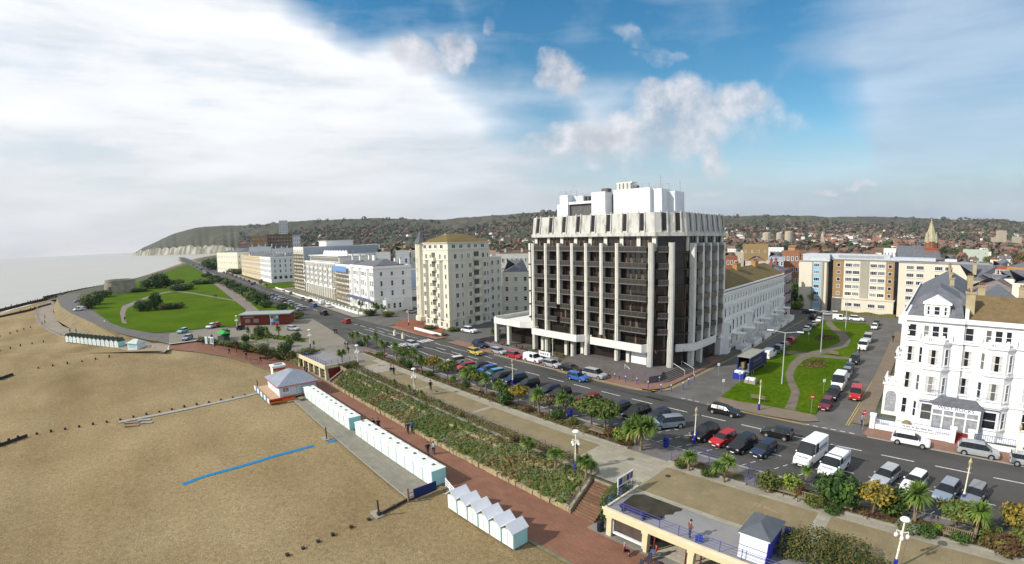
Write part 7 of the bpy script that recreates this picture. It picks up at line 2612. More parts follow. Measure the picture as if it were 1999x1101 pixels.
blr = mat('blue_rail', (.08, .10, .33), .45, .15, 3)
shc = mat('shelter_cream', (.66, .58, .36), .8, .08, 1)
rf_ = mat('shelter_roof_grey', (.235, .225, .22), .85, .1, .4, detail=6, pos=True)
cs = empty('sea_shelter', (-24.2, 33.9, -3), 0, 'cream seafront cafe shelter with grey roof terrace and blue railings', 'shelter')
LEN = 36
MB().box(0, LEN, 0, 4.38, 2.62, 3.003).build('roof_slab', [rf_], cs)
MB().box(-.25, LEN, -.25, -.002, 2.3, 3.12).box(-.25, -.002, -.001, 5.4, 2.3, 3.12).build('fascia', [shc], cs)
MB().box(-.35, LEN, -.36, -.252, 2.92, 3.16).build('cornice', [mat('shelter_pink_cream', (.70, .60, .44), .8, .08, 1)], cs)
for x in (0, 4.0, 8.6, 13.2, 17.8, 22.4, 27):
 MB().box(x, x + .55, 0, .55, 0, 2.3).box(x - .08, x + .63, -.08, .63, 1.9, 2.298).build('pillar', [shc], cs)
MB().box(.0, LEN, 4.0, 4.2, 0, 2.6).box(-.0, .2, .6, 4.0, 0, 2.6).build('back_wall', [mat('tan_inner_wall', (.33, .22, .13), .8, .1, .5)], cs)
MB().box(.6, 4.0, .3, .42, .75, 2.0, 1).box(.55, .7, .2, .45, .4, 2.1, 0).box(.7, 4.0, .2, .45, .35, .55, 0).build('hatch_window', [whitepaint, mat('brown_glass', (.09, .07, .06), .15, .2, 1, spec=.6)], cs)
MB().box(.6, 27, .1, .3, 2.0, 2.29).build('sign_board', [mat('brown_sign', (.18, .11, .07), .7, .1, 1)], cs)
MB().box(4.6, 17.6, .6, 3.99, .02, .12).build('floor_tiles', [brickify(mat('pale_tiles', (.50, .45, .36), .6, .06, 1, pos=True), 1, .7, .5, .5)], cs)
for x in (5.0, 8.2, 9.6, 12.8, 14.2, 17.4):
 MB().box(x - .06, x + .06, .5, .62, .1, 2.3).build('door_frame', [mat('dark_red_frame', (.12, .03, .03), .5)], cs)
writing('sign_lettering', 'Bonellous', .62, whitepaint, cs, (11.4, .06, 2.04), (R(90), 0, 0), .35)
rails(cs, [(-.1, 4.3), (-.1, .1), (LEN, .1)], blr, z=3.0)
tagset(MB().box(0, .07, 0, 2.7, .0, 1.0).box(.071, .09, .15, .75, .15, .85, 1).box(.071, .09, .85, 1.35, .15, .85, 2).box(.071, .09, 1.45, 1.95, .15, .85, 1).box(.071, .09, 2.05, 2.55, .15, .85, 3).box(.02, .05, .1, .16, -1, 0, 0).box(.02, .05, 2.5, 2.56, -1, 0, 0).build('poster_board', [whitepaint, mat('poster_blue', (.05, .07, .22), .6), mat('poster_tan', (.42, .28, .16), .6), mat('poster_red', (.35, .10, .12), .6)], None, (-24.75, 36.2, 1.0)), 'white board with four posters on the blue railing above the hedge', 'sign')
hole = [(.5, .9), (2.4, .6), (3.3, .7), (4.6, 1.2), (4.9, 1.8), (4.75, 2.3), (5.3, 2.8), (5.2, 3.3), (5.6, 3.8), (5.5, 4.25), (1.2, 4.3), (.4, 3.6)]
tagset(MB().face([(x, y, 0) for x, y in hole][::1]).build('dark_patch', [mat('bitumen_patch', (.045, .038, .025), .35, .4, .8, detail=6)], None, (-24.1, 34.0, .008)), kind='structure')
tagset(MB().box(0, 2.6, 0, .7, 0, .12).box(0, 2.6, .05, .1, .12, .4).box(.1, .2, .1, .6, -.4, 0).box(2.4, 2.5, .1, .6, -.4, 0).build('bench', [mat('navy_wood', (.04, .035, .09), .7)], None, (-22.9, 34.1, .42)), 'low dark bench against the railing beside the dark patch on the roof terrace', 'bench')
tagset(MB().lathe(0, 0, [(.22, 0), (.26, .1), (.2, .28), (.05, .34)], 9).box(-.35, -.2, -.05, .05, .1, .16).build('rucksack', [blackmetal], None, (*G(1287, 1013, 0), 0.01)), 'small dark bag lying on the roof terrace', 'bag')
tagset(MB().box(-.3, .3, -.22, .22, 0, .36).box(-.24, .24, -.16, .16, .361, .5).box(-.05, .05, -.02, .02, .5, .66).build('tool_bag', [mat('blue_bag', (.03, .06, .33), .6, .2, 3)], None, (*G(1364, 1056, 0), 0.01), .5), 'blue bag beside the man on the roof terrace', 'bag')

wsx = empty('sea_shelter', (-111, 34.3, -3), R(3.0), 'cream open-fronted sea shelter with pillars and a blue panel, beside the far steps', 'shelter')
L2 = 15.6
MB().box(0, L2, 0, 6.0, 2.65, 3.0).build('roof_slab', [rf_], wsx)
MB().box(-.2, L2 + .2, -.2, -.002, 2.25, 3.12).box(-.2, -.002, -.001, 6, 2.6, 3.3).box(L2 + .002, L2 + .2, -.001, 6, 2.4, 3.12).build('fascia', [shc], wsx)
for x in (0, 2.9, 5.9, 9.0, 12.0, 15.0):
 MB().box(x, x + .55, 0, .6, 0, 2.25).build('pillar', [shc], wsx)
MB().box(0, L2, 4.8, 5, 0, 2.6).box(0, .2, .7, 4.8, 0, 2.6).build('back_wall', [mat('shelter_inner', (.55, .48, .36), .8, .1, .5)], wsx)
MB().box(9.6, 12.0, 4.6, 4.79, .2, 2.4).build('blue_panel', [mat('royal_blue', (.03, .09, .40), .5)], wsx)
MB().box(L2 - .18, L2 + .02, .8, 4.8, 0, 2.4).build('red_side_panel', [mat('maroon_panel', (.22, .03, .02), .6)], wsx)
for x in (3.5, 6.6, 12.7):
 MB().box(x, x + 1.9, 3.9, 4.4, .4, .48).box(x, x + 1.9, 4.4, 4.46, .48, .95).build('seat', [wood], wsx)
rails(wsx, [(0, 5.8), (0, .1), (L2, .1), (L2, 5.8)], blr, z=3.0, nr=3, step=1.3)


def stairs(name, label, x0, x1, y0, y1, z0, z1, n):
 o = empty(name, (x0, y0, z0), 0, label, 'steps')
 b = MB()
 for i in range(n):
  yy = (y1 - y0) * i / n
  b.box(0, x1 - x0, yy, (y1 - y0), (z1 - z0) * i / n, (z1 - z0) * (i + 1) / n)
 b.build('tread', [brickify(mat('step_brick', (.24, .14, .085), .9, .12, .6, pos=True), 1.3, .72, .6, .18)], o)
 w = MB()
 w.face([(-.35, -.2, -.1), (0, -.2, -.1), (0, -.2, .5), (-.35, -.2, .5)]).face([(0, -.2, -.1), (0, y1 - y0, z1 - z0 - .1), (0, y1 - y0, z1 - z0 + .5), (0, -.2, .5)]).face([(-.35, -.2, .5), (0, -.2, .5), (0, y1 - y0, z1 - z0 + .5), (-.35, y1 - y0, z1 - z0 + .5)])
 w.build('side_wall', [mat('stone_coping', (.25, .21, .16), .9, .2, 2)], o)
 return o


stairs('steps', 'brick steps down to the red promenade beside the rounded hedge', -29.2, -26.3, 34.7, 39.2, -3, -.01, 17)
stairs('steps', 'brick steps beside the far sea shelter with blue panel', -93.3, -91.05, 35.3, 40.6, -3, -.01, 17)
hr = empty('handrail', (-29.5, 34.5, -3), 0, 'dark sloping handrail on the wall of the nearer brick steps', 'handrail')
MB().tube((0, 0, 1.1), (0, 4.5, 4.0), .05).build('rail', [mat('dark_purple_rail', (.10, .08, .14), .5)], hr)
for i in range(6):
 MB().tube((0, .1 + .9 * i, .2 + .56 * i), (0, .1 + .9 * i, 1.15 + .56 * i), .035).build('rail_post', [mat('dark_purple_rail', (.10, .08, .14))], hr)
struct('shelter_floor', MB().face([(-111.2, 34.4, -3.01), (-91.0, 35.1, -3.01), (-91, 41.4, -3.01), (-111.2, 41.4, -3.01)]), greypave)
struct('shelter_floor', MB().face([(-26.3, 33.6, -2.99), (12, 33.6, -2.99), (12, 38.4, -2.99), (-26.3, 38.4, -2.99)]), greypave)
struct('retaining_wall', MB().box(-95, 12, 38.2, 38.29, -3.2, -.06), stone)

# white pavilion with grey roof at the bottom
wp_ = empty('lift_pavilion', (-11.5, 34.4, -3.0), 0, 'white boarded square kiosk with dark grey hipped roof and blue corner', 'kiosk')
MB().box(0, 2.3, 0, 3.3, 0, 5.2).build('wall', [mat('white_boards', (.80, .81, .83), .55, .05, .8, stretch=(1, 1, 7))], wp_)
MB().box(2.302, 2.35, 0, 3.3, 0, 5.2).build('blue_side', [mat('blue_boards2', (.06, .06, .42), .5, .1, 2)], wp_)
MB().box(-.12, 2.45, -.12, 3.4, 5.2, 5.36).build('eaves', [whitepaint], wp_)
MB().hip(-.2, 2.55, -.2, 3.5, 5.362, 6.1, 1.2, 0, 'y').build('roof', [mat('dark_lead_roof', (.10, .11, .125), .5, .15, 1)], wp_)
for z in (3.3, 3.9):
 MB().box(-.01, 2.3, -.03, -.005, z + .3, z + .34).build('navy_band', [bluepaint], wp_)
MB().tube((.5, 3.2, 5.5), (.5, 3.2, 6.3), .02).tube((1.9, 3.0, 5.5), (1.9, 3.0, 6.2), .02).tube((.5, 3.2, 6.25), (1.9, 3.0, 6.15), .02).tube((.5, 3.2, 6.25), (.5, 1.8, 6.3), .02).build('roof_bracket', [mat('copper_bracket', (.35, .2, .15), .5)], wp_)


def bin_(m):
 o = empty('litter_bin', cat='bin')
 MB().lathe(0, 0, [(.30, 0), (.34, .1), (.34, 1.0), (.36, 1.02), (.36, 1.12), (.28, 1.25), (.08, 1.3)], 12).build('body', [m], o)
 MB().box(-.18, .18, -.37, -.33, .85, 1.0).build('opening', [blackmetal], o)
 return o


place('binK', lambda: bin_(mat('black_bin', (.02, .018, .025), .5, .1, 2)), (*G(1172, 1036, -3), -3), 0, 'tall black litter bin beside the steps on the red promenade', None, (1, 1, .95))
place('binB', lambda: bin_(mat('blue_bin', (.03, .04, .30), .5, .1, 2)), (*G(1536, 1056, 0), .0), 0, 'blue litter bin behind the white square kiosk', None)
place('binB', None, (*G(1300, 872, 0), .02), 0, 'blue litter bin at the parking kerb beside the ramp railings', None)
place('binB', None, (*G(1113, 815, 0), .02), 0, 'dark blue litter bin among the shrubs behind the twin green tree', None)
place('binB', None, (*G(1357, 862, 0), .02), 0, 'blue litter bin at the kerb by the black hatchback', None, (.6, .6, 1))
# cafe table with umbrellas folded
for ti, (x, y) in enumerate(((1.6, -1.2), (11.0, -1.6), (9.2, -1.1))):
 ct = MB()
 ct.lathe(x, y, [(.04, 0), (.04, .72), (.42, .72), (.42, .76)], 10)
 for t in range(3):
  a_ = t * 2.1
  xx, yy = x + .75 * math.cos(a_), y + .75 * math.sin(a_)
  ct.box(xx - .2, xx + .2, yy - .2, yy + .2, .43, .47).box(xx - .2, xx + .2, yy + .17, yy + .2, .47, .9).tube((xx, yy, 0), (xx, yy, .43), .05)
 tagset(ct.build('cafe_table_set', [mat('dark_cafe_metal', (.05, .045, .06), .5)], None, (-20.0, 33.5, -3)), ['dark cafe table and chairs beside the person in magenta', 'dark cafe table and chairs nearest the bottom edge, outside the lettered bay', 'dark cafe table and chairs just left of the lettered cafe bay'][ti], 'table')


# ------------------------------------------------------------------ seats, lamps, posts
def bench():
 o = empty('bench', cat='bench')
 b = MB()
 for i in range(4):
  b.box(-1.2, 1.2, -.22 + i * .13, -.12 + i * .13, .42, .46)
 b.build('seat', [mat('teak', (.24, .19, .13), .8, .2, 3)], o)
 b = MB().box(-1.2, 1.2, .27, .31, .88, .95).box(-1.2, 1.2, .27, .31, .5, .56)
 for i in range(16):
  b.box(-1.15 + i * .15, -1.09 + i * .15, .275, .305, .561, .879)
 b.build('backrest', [mat('teak', (.24, .19, .13))], o)
 for x in (-1.12, 0, 1.12):
  MB().box(x - .04, x + .04, -.24, -.16, 0, .42).box(x - .04, x + .04, .24, .31, 0, .95 if x else .42).box(x - .04, x + .04, -.24, .3, .36, .42).build('leg', [mat('teak_dark', (.12, .085, .06), .8)], o)
 return o


for px, py, lb in ((717, 689, 'wooden bench left of its neighbour at the zebra end of the promenade'), (729, 693, 'wooden bench right of its neighbour at the zebra end of the promenade'), (927, 765, 'wooden bench on the kerb below the light blue car'), (1164, 848, 'dark wooden bench under the twin green tree'),
                   (1530, 967, 'pale slatted bench beside the yellow-green bush'), (1580, 984, 'dark slatted bench, middle of the three by the vans'), (1638, 995, 'pale slatted bench in front of the large dark evergreen'), (1868, 1056, 'dark iron-ended bench near the bottom right dome bush'),
                   (1985, 1085, 'bench at the bottom right corner')):
 place('bench', bench, (*G(px, py, 0), .03), 0, lb, 'wooden benches along the upper promenade')
place('bench', None, (*G(1480, 782, .15), .15), R(180), 'wooden bench on the near edge of the square lawn', 'wooden benches along the upper promenade')
place('bench', None, (*G(1628, 694, .15), .15), R(170), 'wooden bench by the cross path of the square', 'wooden benches along the upper promenade')


def promenade_lamp(banner=True):
 o = empty('promenade_lamp', cat='street lamp')
 MB().lathe(0, 0, [(.16, 0), (.16, .9), (.13, .92), (.11, 1.0)], 10).build('base', [bluepaint], o)
 b = MB().lathe(0, 0, [(.09, 1.0), (.085, 1.8), (.11, 1.82), (.08, 1.9), (.07, 4.3)], 10)
 for i in range(4):
  t = i * math.pi / 2 + .4
  b.tube((0, 0, 3.3), (.42 * math.cos(t), .42 * math.sin(t), 3.45), .03).tube((.42 * math.cos(t), .42 * math.sin(t), 3.45), (.42 * math.cos(t), .42 * math.sin(t), 3.2), .03)
 b.build('column', [creampaint], o)
 for i in range(4):
  t = i * math.pi / 2 + .4
  MB().lathe(.42 * math.cos(t), .42 * math.sin(t), [(.05, 2.86), (.13, 2.92), (.16, 3.05), (.12, 3.18), (.04, 3.22)], 10).build('globe', [whitepaint], o)
 MB().lathe(0, 0, [(.06, 4.3), (.34, 4.36), (.40, 4.42), (.30, 4.55), (.08, 4.62)], 14).build('dome', [whitepaint], o)
 if banner:
  MB().box(.1, .5, -.02, .02, 1.9, 3.0).build('banner', [mat('maroon_banner', (.10, .06, .05), .7, .4, 3)], o)
 return o


def old_lamp():
 o = empty('lamp_post', cat='street lamp')
 MB().lathe(0, 0, [(.18, 0), (.17, 1.0), (.11, 1.1)], 10).build('base', [bluepaint], o)
 MB().lathe(0, 0, [(.10, 1.1), (.12, 1.2), (.075, 1.3), (.06, 3.9), (.1, 3.95)], 10).tube((-.3, 0, 3.75), (.3, 0, 3.75), .025).build('column', [creampaint], o)
 MB().lathe(0, 0, [(.1, 3.96), (.19, 4.4), (.1, 4.62), (.03, 4.8)], 6).build('lantern', [mat('old_brass', (.40, .33, .20), .5, .2, 4)], o)
 return o


def tall_lamp():
 o = empty('street_light', cat='street lamp')
 MB().tube((0, 0, 0), (0, 0, 9.0), .11, .06, 8).tube((-2.1, 0, 9.25), (0, 0, 8.95), .05).tube((2.1, 0, 9.25), (0, 0, 8.95), .05).build('column', [mat('galvanised', (.45, .47, .46), .5)], o)
 for x in (-2.5, 2.5):
  MB().box(x - .55, x + .55, -.14, .14, 9.2, 9.34).build('lamp_head', [whitepaint], o)
 return o


for px, py, bn_, lb in ((699, 716, 0, 'ornate white promenade lamp at the head of the far steps'), (810, 771, 1, 'ornate white promenade lamp with dark banner, by the long hedge'), (1123, 915, 1, 'ornate white promenade lamp with dark banner, nearest the brick steps'), (1745, 1112, 0, 'ornate white promenade lamp at the bottom edge of the picture'),
                       (606, 679, 0, 'ornate white lamp behind the far sea shelter'), (463, 645, 0, 'ornate white lamp at the plaza by the low brick cafe')):
 place('plamp%d' % bn_, lambda: promenade_lamp(bn_), (*G(px, py, 0), 0), -.3, lb, 'ornate promenade lamps')
for px, py, lb in ((1355, 866, 'cream and blue lamp post among the parked cars by the black hatchback'), (1481, 802, 'cream and blue lamp post at the edge of the square lawn'), (1878, 984, 'cream and blue lamp post beside the grey saloon'), (1001, 753, 'cream lamp post between the dark parked cars'),
                   (1079, 704, 'cream lamp post in front of the hotel terrace'), (1980, 905, 'blue-based lamp post in front of the white corner hotel'), (798, 636, 'lamp post at the corner terrace garden'), (745, 612, 'lamp post on the pavement before the corner terrace')):
 place('olamp', old_lamp, (*G(px, py, 0), 0), .8, lb, 'cream lamp posts')
for px, py, lb in ((1526, 750, 'tall double-armed street light, nearest on the square lawn'), (1602, 688, 'tall double-armed street light in the middle of the square'), (1650, 650, 'tall double-armed street light farthest on the square')):
 place('tlamp', tall_lamp, (*G(px, py, .1), .1), .2, lb, 'tall street lights of the square')


def bollard():
 o = empty('bollard', cat='bollard')
 MB().lathe(0, 0, [(.13, 0), (.1, .1), (.08, .85), (.11, .88), (.07, .95)], 8).build('post', [mat('bollard_blue', (.09, .10, .25), .5)], o)
 MB().lathe(0, 0, [(.05, .95), (.1, 1.0), (.1, 1.08), (.03, 1.14)], 8).build('cap', [whitepaint], o)
 return o


for i, (x, y) in enumerate(((1200, 741), (1221, 746), (1243, 750), (1265, 757), (1290, 763), (1310, 764), (1333, 759), (1344, 751), (1355, 743), (1287, 748))):
 place('bollard', bollard, (*G(x, y, .13), .13), 0, ['%s blue bollard with white cap, counted from the silver parked car along the hotel kerb' % ordn[i] if i < 6 else ['blue bollard just round the hotel corner', 'blue bollard second past the hotel corner', 'blue bollard third past the hotel corner, by the steps', 'blue bollard set back against the corner plinth'][i - 6]][0], 'blue bollards round the hotel corner')
# ramp with blue railings
rp = empty('ramp_railing', (-24.6, 48.4, 0), 0, 'blue railings round the wheelchair ramp between the parking bays and the promenade', 'railing')
rails(rp, [(0, -1.8), (1.3, .5), (10.6, .5)], blr, 1.0, 2.6, 2)
rails(rp, [(1.2, 1.4), (3.0, 1.6)], blr, 1.0, 1.8, 2)
rp2 = empty('ramp_railing', (-14.8, 46.6, 0), 0, 'short blue handrail at the foot of the ramp, beside the thin branched palm', 'railing')
rails(rp2, [(0, 0), (-.9, 0)], blr, 1.0, .9, 2)
hg = empty('hedge_railing', (-88, 38.45, 0), 0, 'thin grey-blue railing with posts behind the long promenade hedge', 'railing')
rails(hg, [(0, 1.6), (57, 1.6)], mat('grey_violet_rail', (.20, .19, .25), .5), 1.0, 2.4, 2)


def sign(kind):
 o = empty('road_sign', cat='sign')
 MB().tube((0, 0, 0), (0, 0, 2.3), .035).build('post', [greymetal], o)
 if kind == 'noentry':
  MB().tube((0, -.03, 2.35), (0, .01, 2.35), .32, None, 16).build('disc', [mat('sign_red', (.60, .03, .03), .5)], o)
  MB().box(-.22, .22, -.045, -.031, 2.29, 2.41).build('bar', [whitepaint], o)
 else:
  MB().box(-.22, .22, -.02, .02, 1.9, 2.4).build('plate', [whitepaint], o)
 return o


for k, px, py, lb in (('noentry', 1583, 805, 'red no-entry sign on a white post at the lawn corner'), ('noentry', 1684, 838, 'red no-entry sign on a post beside the white corner hotel'), ('p', 1607, 768, 'thin post sign on the lawn beside the minibus'), ('p', 1658, 724, 'thin post sign farther along the lawn beside the white vans'), ('p', 1402, 734, 'dark pole sign on the kerb by the hotel side steps'),
                      ('p', 1443, 752, 'white post sign at the lawn corner by the lorry'), ('p', 1578, 668, 'small post sign on the far left edge of the square'), ('p', 1411, 768, 'pair of small white posts at the lawn corner'), ('p', 205, 639, 'white post sign on the dry bank by the loop road')):
 place('sg' + k, lambda: sign(k), (*G(px, py, .1), .1), .75, lb, None)
for px, py, lb in ((771, 655, 'lit beacon bollard on the left of the crossing island'), (787, 661, 'lit beacon bollard on the right of the crossing island')):
 place('beacon', lambda: (lambda o: (MB().box(-.3, .3, -.3, .3, 0, 1.2).build('body', [creampaint], o), MB().lathe(0, 0, [(.2, 1.2), (.28, 1.4), (.1, 1.6)], 8).build('globe', [mat('amber_globe', (.7, .5, .2), .4)], o), o)[-1])(empty('beacon_bollard', cat='bollard')), (*G(px, py, 0), .02), 0, lb, None)

# ------------------------------------------------------------------ groynes, boards and mat on the beach
def groyne(pts, label, h=.45, plank=False, step=None, z=-3.3, r=.17):
 a = [BP(x, y) if zz > -5.3 else (*G(x, y, zz), zz) for x, y, zz in pts]
 o = empty('groyne', a[0], 0, label, 'groyne')
 k = 0
 for p, q in zip(a[:-1], a[1:]):
  L_ = math.dist(p, q)
  n = max(1, int(L_ / (step or 2.4)))
  for i in range(n):
   if k >= 60:
    break
   t = i / n
   x, y, zz = [p[c] + (q[c] - p[c]) * t - a[0][c] for c in range(3)]
   hh = h * rnd.uniform(.75, 1.3)
   MB().box(x - r, x + r, y - r, y + r, zz - .3, zz + hh).build('post', [darkwood], o)
   k += 1
  if plank:
   p0, p1 = Vector(p) - Vector(a[0]), Vector(q) - Vector(a[0])
   d = (p1 - p0).normalized()
   nn = Vector((-d.y, d.x, 0)) * .08
   b = MB()
   b.face([p0 - nn + Vector((0, 0, -.3)), p1 - nn + Vector((0, 0, -.3)), p1 - nn + Vector((0, 0, h * .75)), p0 - nn + Vector((0, 0, h * .75))])
   b.face([p0 + nn + Vector((0, 0, -.3)), p0 + nn + Vector((0, 0, h * .75)), p1 + nn + Vector((0, 0, h * .75)), p1 + nn + Vector((0, 0, -.3))])
   b.face([p0 - nn + Vector((0, 0, h * .75)), p1 - nn + Vector((0, 0, h * .75)), p1 + nn + Vector((0, 0, h * .75)), p0 + nn + Vector((0, 0, h * .75))])
   b.build('planking', [darkwood], o)


groyne([(0, 608, -5.6), (55, 594, -5.2), (112, 581, -4.4)], 'farthest long dark timber groyne at the water beyond the beach walk', 2.0, True, 3.0, r=.2)
groyne([(85, 582, -5.2), (160, 566, -4.6), (210, 557, -4.2)], 'timber groyne just below the round stone tower', 1.6, True, 6, r=.2)
groyne([(0, 621, -5.4), (60, 607, -4.6), (100, 595, -3.8)], 'second dark timber groyne from the water', 1.6, True, 5, r=.2)
groyne([(0, 658, -4.6), (20, 652, -4.3), (72, 636, -3.4)], 'short timber groyne left of the curved sea wall', .7, False, 3.4)
groyne([(0, 686, -4.4), (40, 676, -3.9), (85, 668, -3.4), (120, 664, -3.2)], 'timber groyne ending at the far beach huts', .6, False, 3.4)
groyne([(0, 742, -4.2), (25, 733, -3.9)], 'dark planked stump of the groyne at the left edge', .9, True, 1.6)
groyne([(25, 733, -3.9), (75, 719, -3.6), (160, 706, -3.4), (240, 692, -3.1)], 'line of groyne posts leading to the small kiosk', .42, False, 3.6)
groyne([(0, 872, -3.8), (54, 853, -3.6)], 'dark planked stump low at the left edge', .7, True, 1.2)
groyne([(72, 848, -3.6), (235, 820, -3.35), (360, 795, -3.2), (500, 768, -3.1)], 'line of groyne posts beside the long boardwalk', .35, False, 2.1)
groyne([(740, 1007, -3.15), (800, 975, -3.1)], 'planked groyne end below the blue screen', .4, True, 1.6)
groyne([(720, 1015, -3.2), (650, 1045, -3.25), (530, 1098, -3.3)], 'line of groyne stumps running down to the bottom edge', .22, False, 1.55)
bw_ = empty('boardwalk', (0, 0, 0), 0, 'long narrow grey boardwalk across the shingle to the beach cafe', 'boardwalk')
a = [BP(x, y, .03) for x, y in ((525, 763), (480, 774), (440, 783), (370, 798), (300, 812), (232, 825))]
bp = MB()
for p, q in zip(a[:-1], a[1:]):
 d = (Vector(q) - Vector(p))
 n_ = Vector((-d.y, d.x, 0)).normalized() * .55
 bp.face([Vector(p) - n_ + Vector((0, 0, .1)), Vector(q) - n_ + Vector((0, 0, .1)), Vector(q) + n_ + Vector((0, 0, .1)), Vector(p) + n_ + Vector((0, 0, .1))])
 for sg in (-1, 1):
  c0, c1 = Vector(p) + n_ * sg, Vector(q) + n_ * sg
  bp.face([c0 + Vector((0, 0, -.2)), c1 + Vector((0, 0, -.2)), c1 + Vector((0, 0, .1)), c0 + Vector((0, 0, .1))])
bp.build('planks', [greywood], bw_)
for i, (x, y, L_) in enumerate(((258, 826, 2.6), (282, 821, 2.4), (258, 832, 2.5), (286, 826, 2.2))):
 p = BP(x, y, .02)
 tagset(MB().box(-L_ / 2, L_ / 2, -.35, .35, 0, .16).box(-L_ / 2, L_ / 2, -.36, -.351, 0, .1, 0).build('board_panel', [greywood if i % 2 else wood], None, p, R(68)), 'loose board section beside the boardwalk end, %s of four' % ['upper left', 'upper right', 'lower left', 'lower right'][i], 'board')
bmx = empty('beach_mat', (0, 0, 0), 0, 'long bright blue mat laid across the shingle', 'mat')
b = MB()
for seg in (((357, 946), (378, 938), (400, 930), (440, 919), (480, 908), (512, 898), (545, 888), (580, 879), (612, 870)), ((640, 863), (661, 859))):
 a = [Vector(BP(x, y, .05)) for x, y in seg]
 for p, q in zip(a[:-1], a[1:]):
  d = q - p
  n_ = Vector((-d.y, d.x, 0)).normalized() * .36
  b.face([p - n_, q - n_, q + n_, p + n_])
  b.face([p - n_ + Vector((0, 0, -.1)), q - n_ + Vector((0, 0, -.1)), q - n_, p - n_])
  b.face([p + n_, q + n_, q + n_ + Vector((0, 0, -.1)), p + n_ + Vector((0, 0, -.1))])
b.build('mat_strip', [mat('blue_matting', (.02, .17, .34), .8, .15, 1.5)], bmx)
for (px, py), lb, h in (((638, 858), 'wooden post on a stone slab at the end of the blue mat', 1.9), ((740, 1007), 'tall thin post at the end of the planked groyne', 1.9), ((503, 757), 'thin post on a pale slab left of the beach cafe', 1.6)):
 p = BP(px, py)
 o = empty('beach_post', p, 0, lb, 'post')
 MB().box(-.07, .07, -.07, .07, 0, h).build('post', [darkwood], o)
 MB().box(-1.1, .5, -.5, .45, -.1, .12).build('slab', [kerb], o)

# railing along the curved beach walk
cw = [(*G(a, b, zw(a)), zw(a)) for a, b in wk2p[4:]]
o = empty('sea_railing', cw[0], 0, 'grey railing along the curved edge of the far beach walk', 'railing')
r_ = MB()
for p, q in zip(cw[:-1], cw[1:]):
 for z in (.6, 1.1):
  r_.tube([p[c] - cw[0][c] + (z if c == 2 else 0) for c in range(3)], [q[c] - cw[0][c] + (z if c == 2 else 0) for c in range(3)], .05, None, 4)
r_.build('rail', [greymetal], o)
k = 0
for p, q in zip(cw[:-1], cw[1:]):
 n = int(math.dist(p, q) / 4)
 for i in range(n):
  x, y, z = [p[c] + (q[c] - p[c]) * i / n - cw[0][c] for c in range(3)]
  MB().tube((x, y, z), (x, y, z + 1.15), .07, None, 5).build('rail_post', [greymetal], o)

# ------------------------------------------------------------------ martello tower, brick cafe, colourful kiosk
mx, my = G(236, 573, 0)
rad = 9.3
ku = rad / math.hypot(mx, my)
mx, my = mx + mx * ku, my + my * ku
o = empty('martello_tower', (mx, my, 0), 0, 'round squat stone defence tower behind the lawn thicket', 'tower')
MB().lathe(0, 0, [(rad + .8, -.5), (rad, 7.2), (rad + .15, 7.3), (rad, 8.2), (rad - 1.2, 8.25), (rad - 1.3, 7.4)], 32).build('wall', [stone], o)
MB().box(-.8, .8, -rad - .9, -rad + .6, 2.6, 4.4).build('doorway', [darkgrey], o, (0, 0, 0), R(50))
p0, p1 = G(470, 636, 0), G(529, 634, 0)
w = math.dist(p0, p1)
o = empty('brick_cafe', (*p0, 0), ang(p0, p1), 'long low red brick cafe with flat pale-edged roof beside the lawn', 'cafe')
MB().box(0, w + 6, 0, 7, 0, 3.3).build('wall', [mat('dark_red_brick', (.20, .045, .03), .9, .15, .8)], o)
MB().box(-.5, w + 6.5, -.6, 7.5, 3.3, 3.6).build('roof', [mat('pale_roof_grey', (.30, .33, .31), .8)], o)
for x in (1.6, 4.4):
 MB().box(x, x + 1.7, -.05, -.01, .9, 2.1).build('shutter', [mat('dull_shutter', (.34, .26, .23), .7)], o)
MB().box(1, 4.6, -.06, -.012, 2.5, 2.9).build('sign_panel', [mat('tan_panel', (.42, .3, .2), .7)], o)
p0, p1 = G(528, 634, 0), G(557, 631, 0)
o = empty('kiosk', (*p0, 0), ang(p0, p1), 'small kiosk with multicoloured painted front beside the brick cafe', 'kiosk')
w = math.dist(p0, p1)
kc = MB().box(0, w, -1.2, 2, 0, 3, 0)
for i in range(6):
 for j in range(3):
  kc.box(w * i / 6 + .03, w * (i + 1) / 6 - .03, -1.26, -1.201, .1 + j, 1 + j, 1 + (i * 2 + j) % 5)
kc.build('wall', [turq, mat('k_blue', (.08, .2, .45), .6), mat('k_white', (.75, .75, .75), .6), mat('k_red', (.5, .04, .05), .6), mat('k_teal', (.1, .4, .45), .6), mat('k_green', (.2, .42, .15), .6)], o)
MB().box(-.3, w + .3, -1.5, 2.3, 3, 3.25).build('roof', [mat('teal_roof', (.10, .28, .32), .6)], o)
tagset(MB().box(-.5, .5, -.3, .3, 0, 1.1).box(-.4, .4, -.32, -.301, .2, .9, 0).build('red_freezer', [redpaint], None, (*G(541, 637, 0), .02)), 'red cabinet standing in front of the colourful kiosk', 'cabinet')
o = empty('gazebo', (*G(437, 664, 0), 0), .3, 'small green canopy stall beside the round-headed bush on the plaza', 'stall')
MB().hip(-2, 2, -1.2, 1.2, 2.0, 2.7, 1).build('canopy', [mat('bright_green_canvas', (.03, .35, .06), .7)], o)
MB().box(-1.8, 1.8, -.9, .9, 0, 1.1).build('counter', [mat('dark_counter', (.05, .06, .05), .7)], o)
for i, (x, y) in enumerate(((403, 670), (410, 670), (415, 671))):
 tagset(MB().box(-.5, .5, -.05, .05, 0, 1.9).box(-.35, .35, -.06, -.051, .3, 1.6, 1).build('display_board', [whitepaint, [turq, mat('k_green', (.2, .42, .15)), mat('k_blue', (.08, .2, .45))][i]], None, (*G(x, y, -.5), -.6), .5), 'upright display board on the promenade, %s of three' % ['left', 'middle', 'right'][i], 'sign')
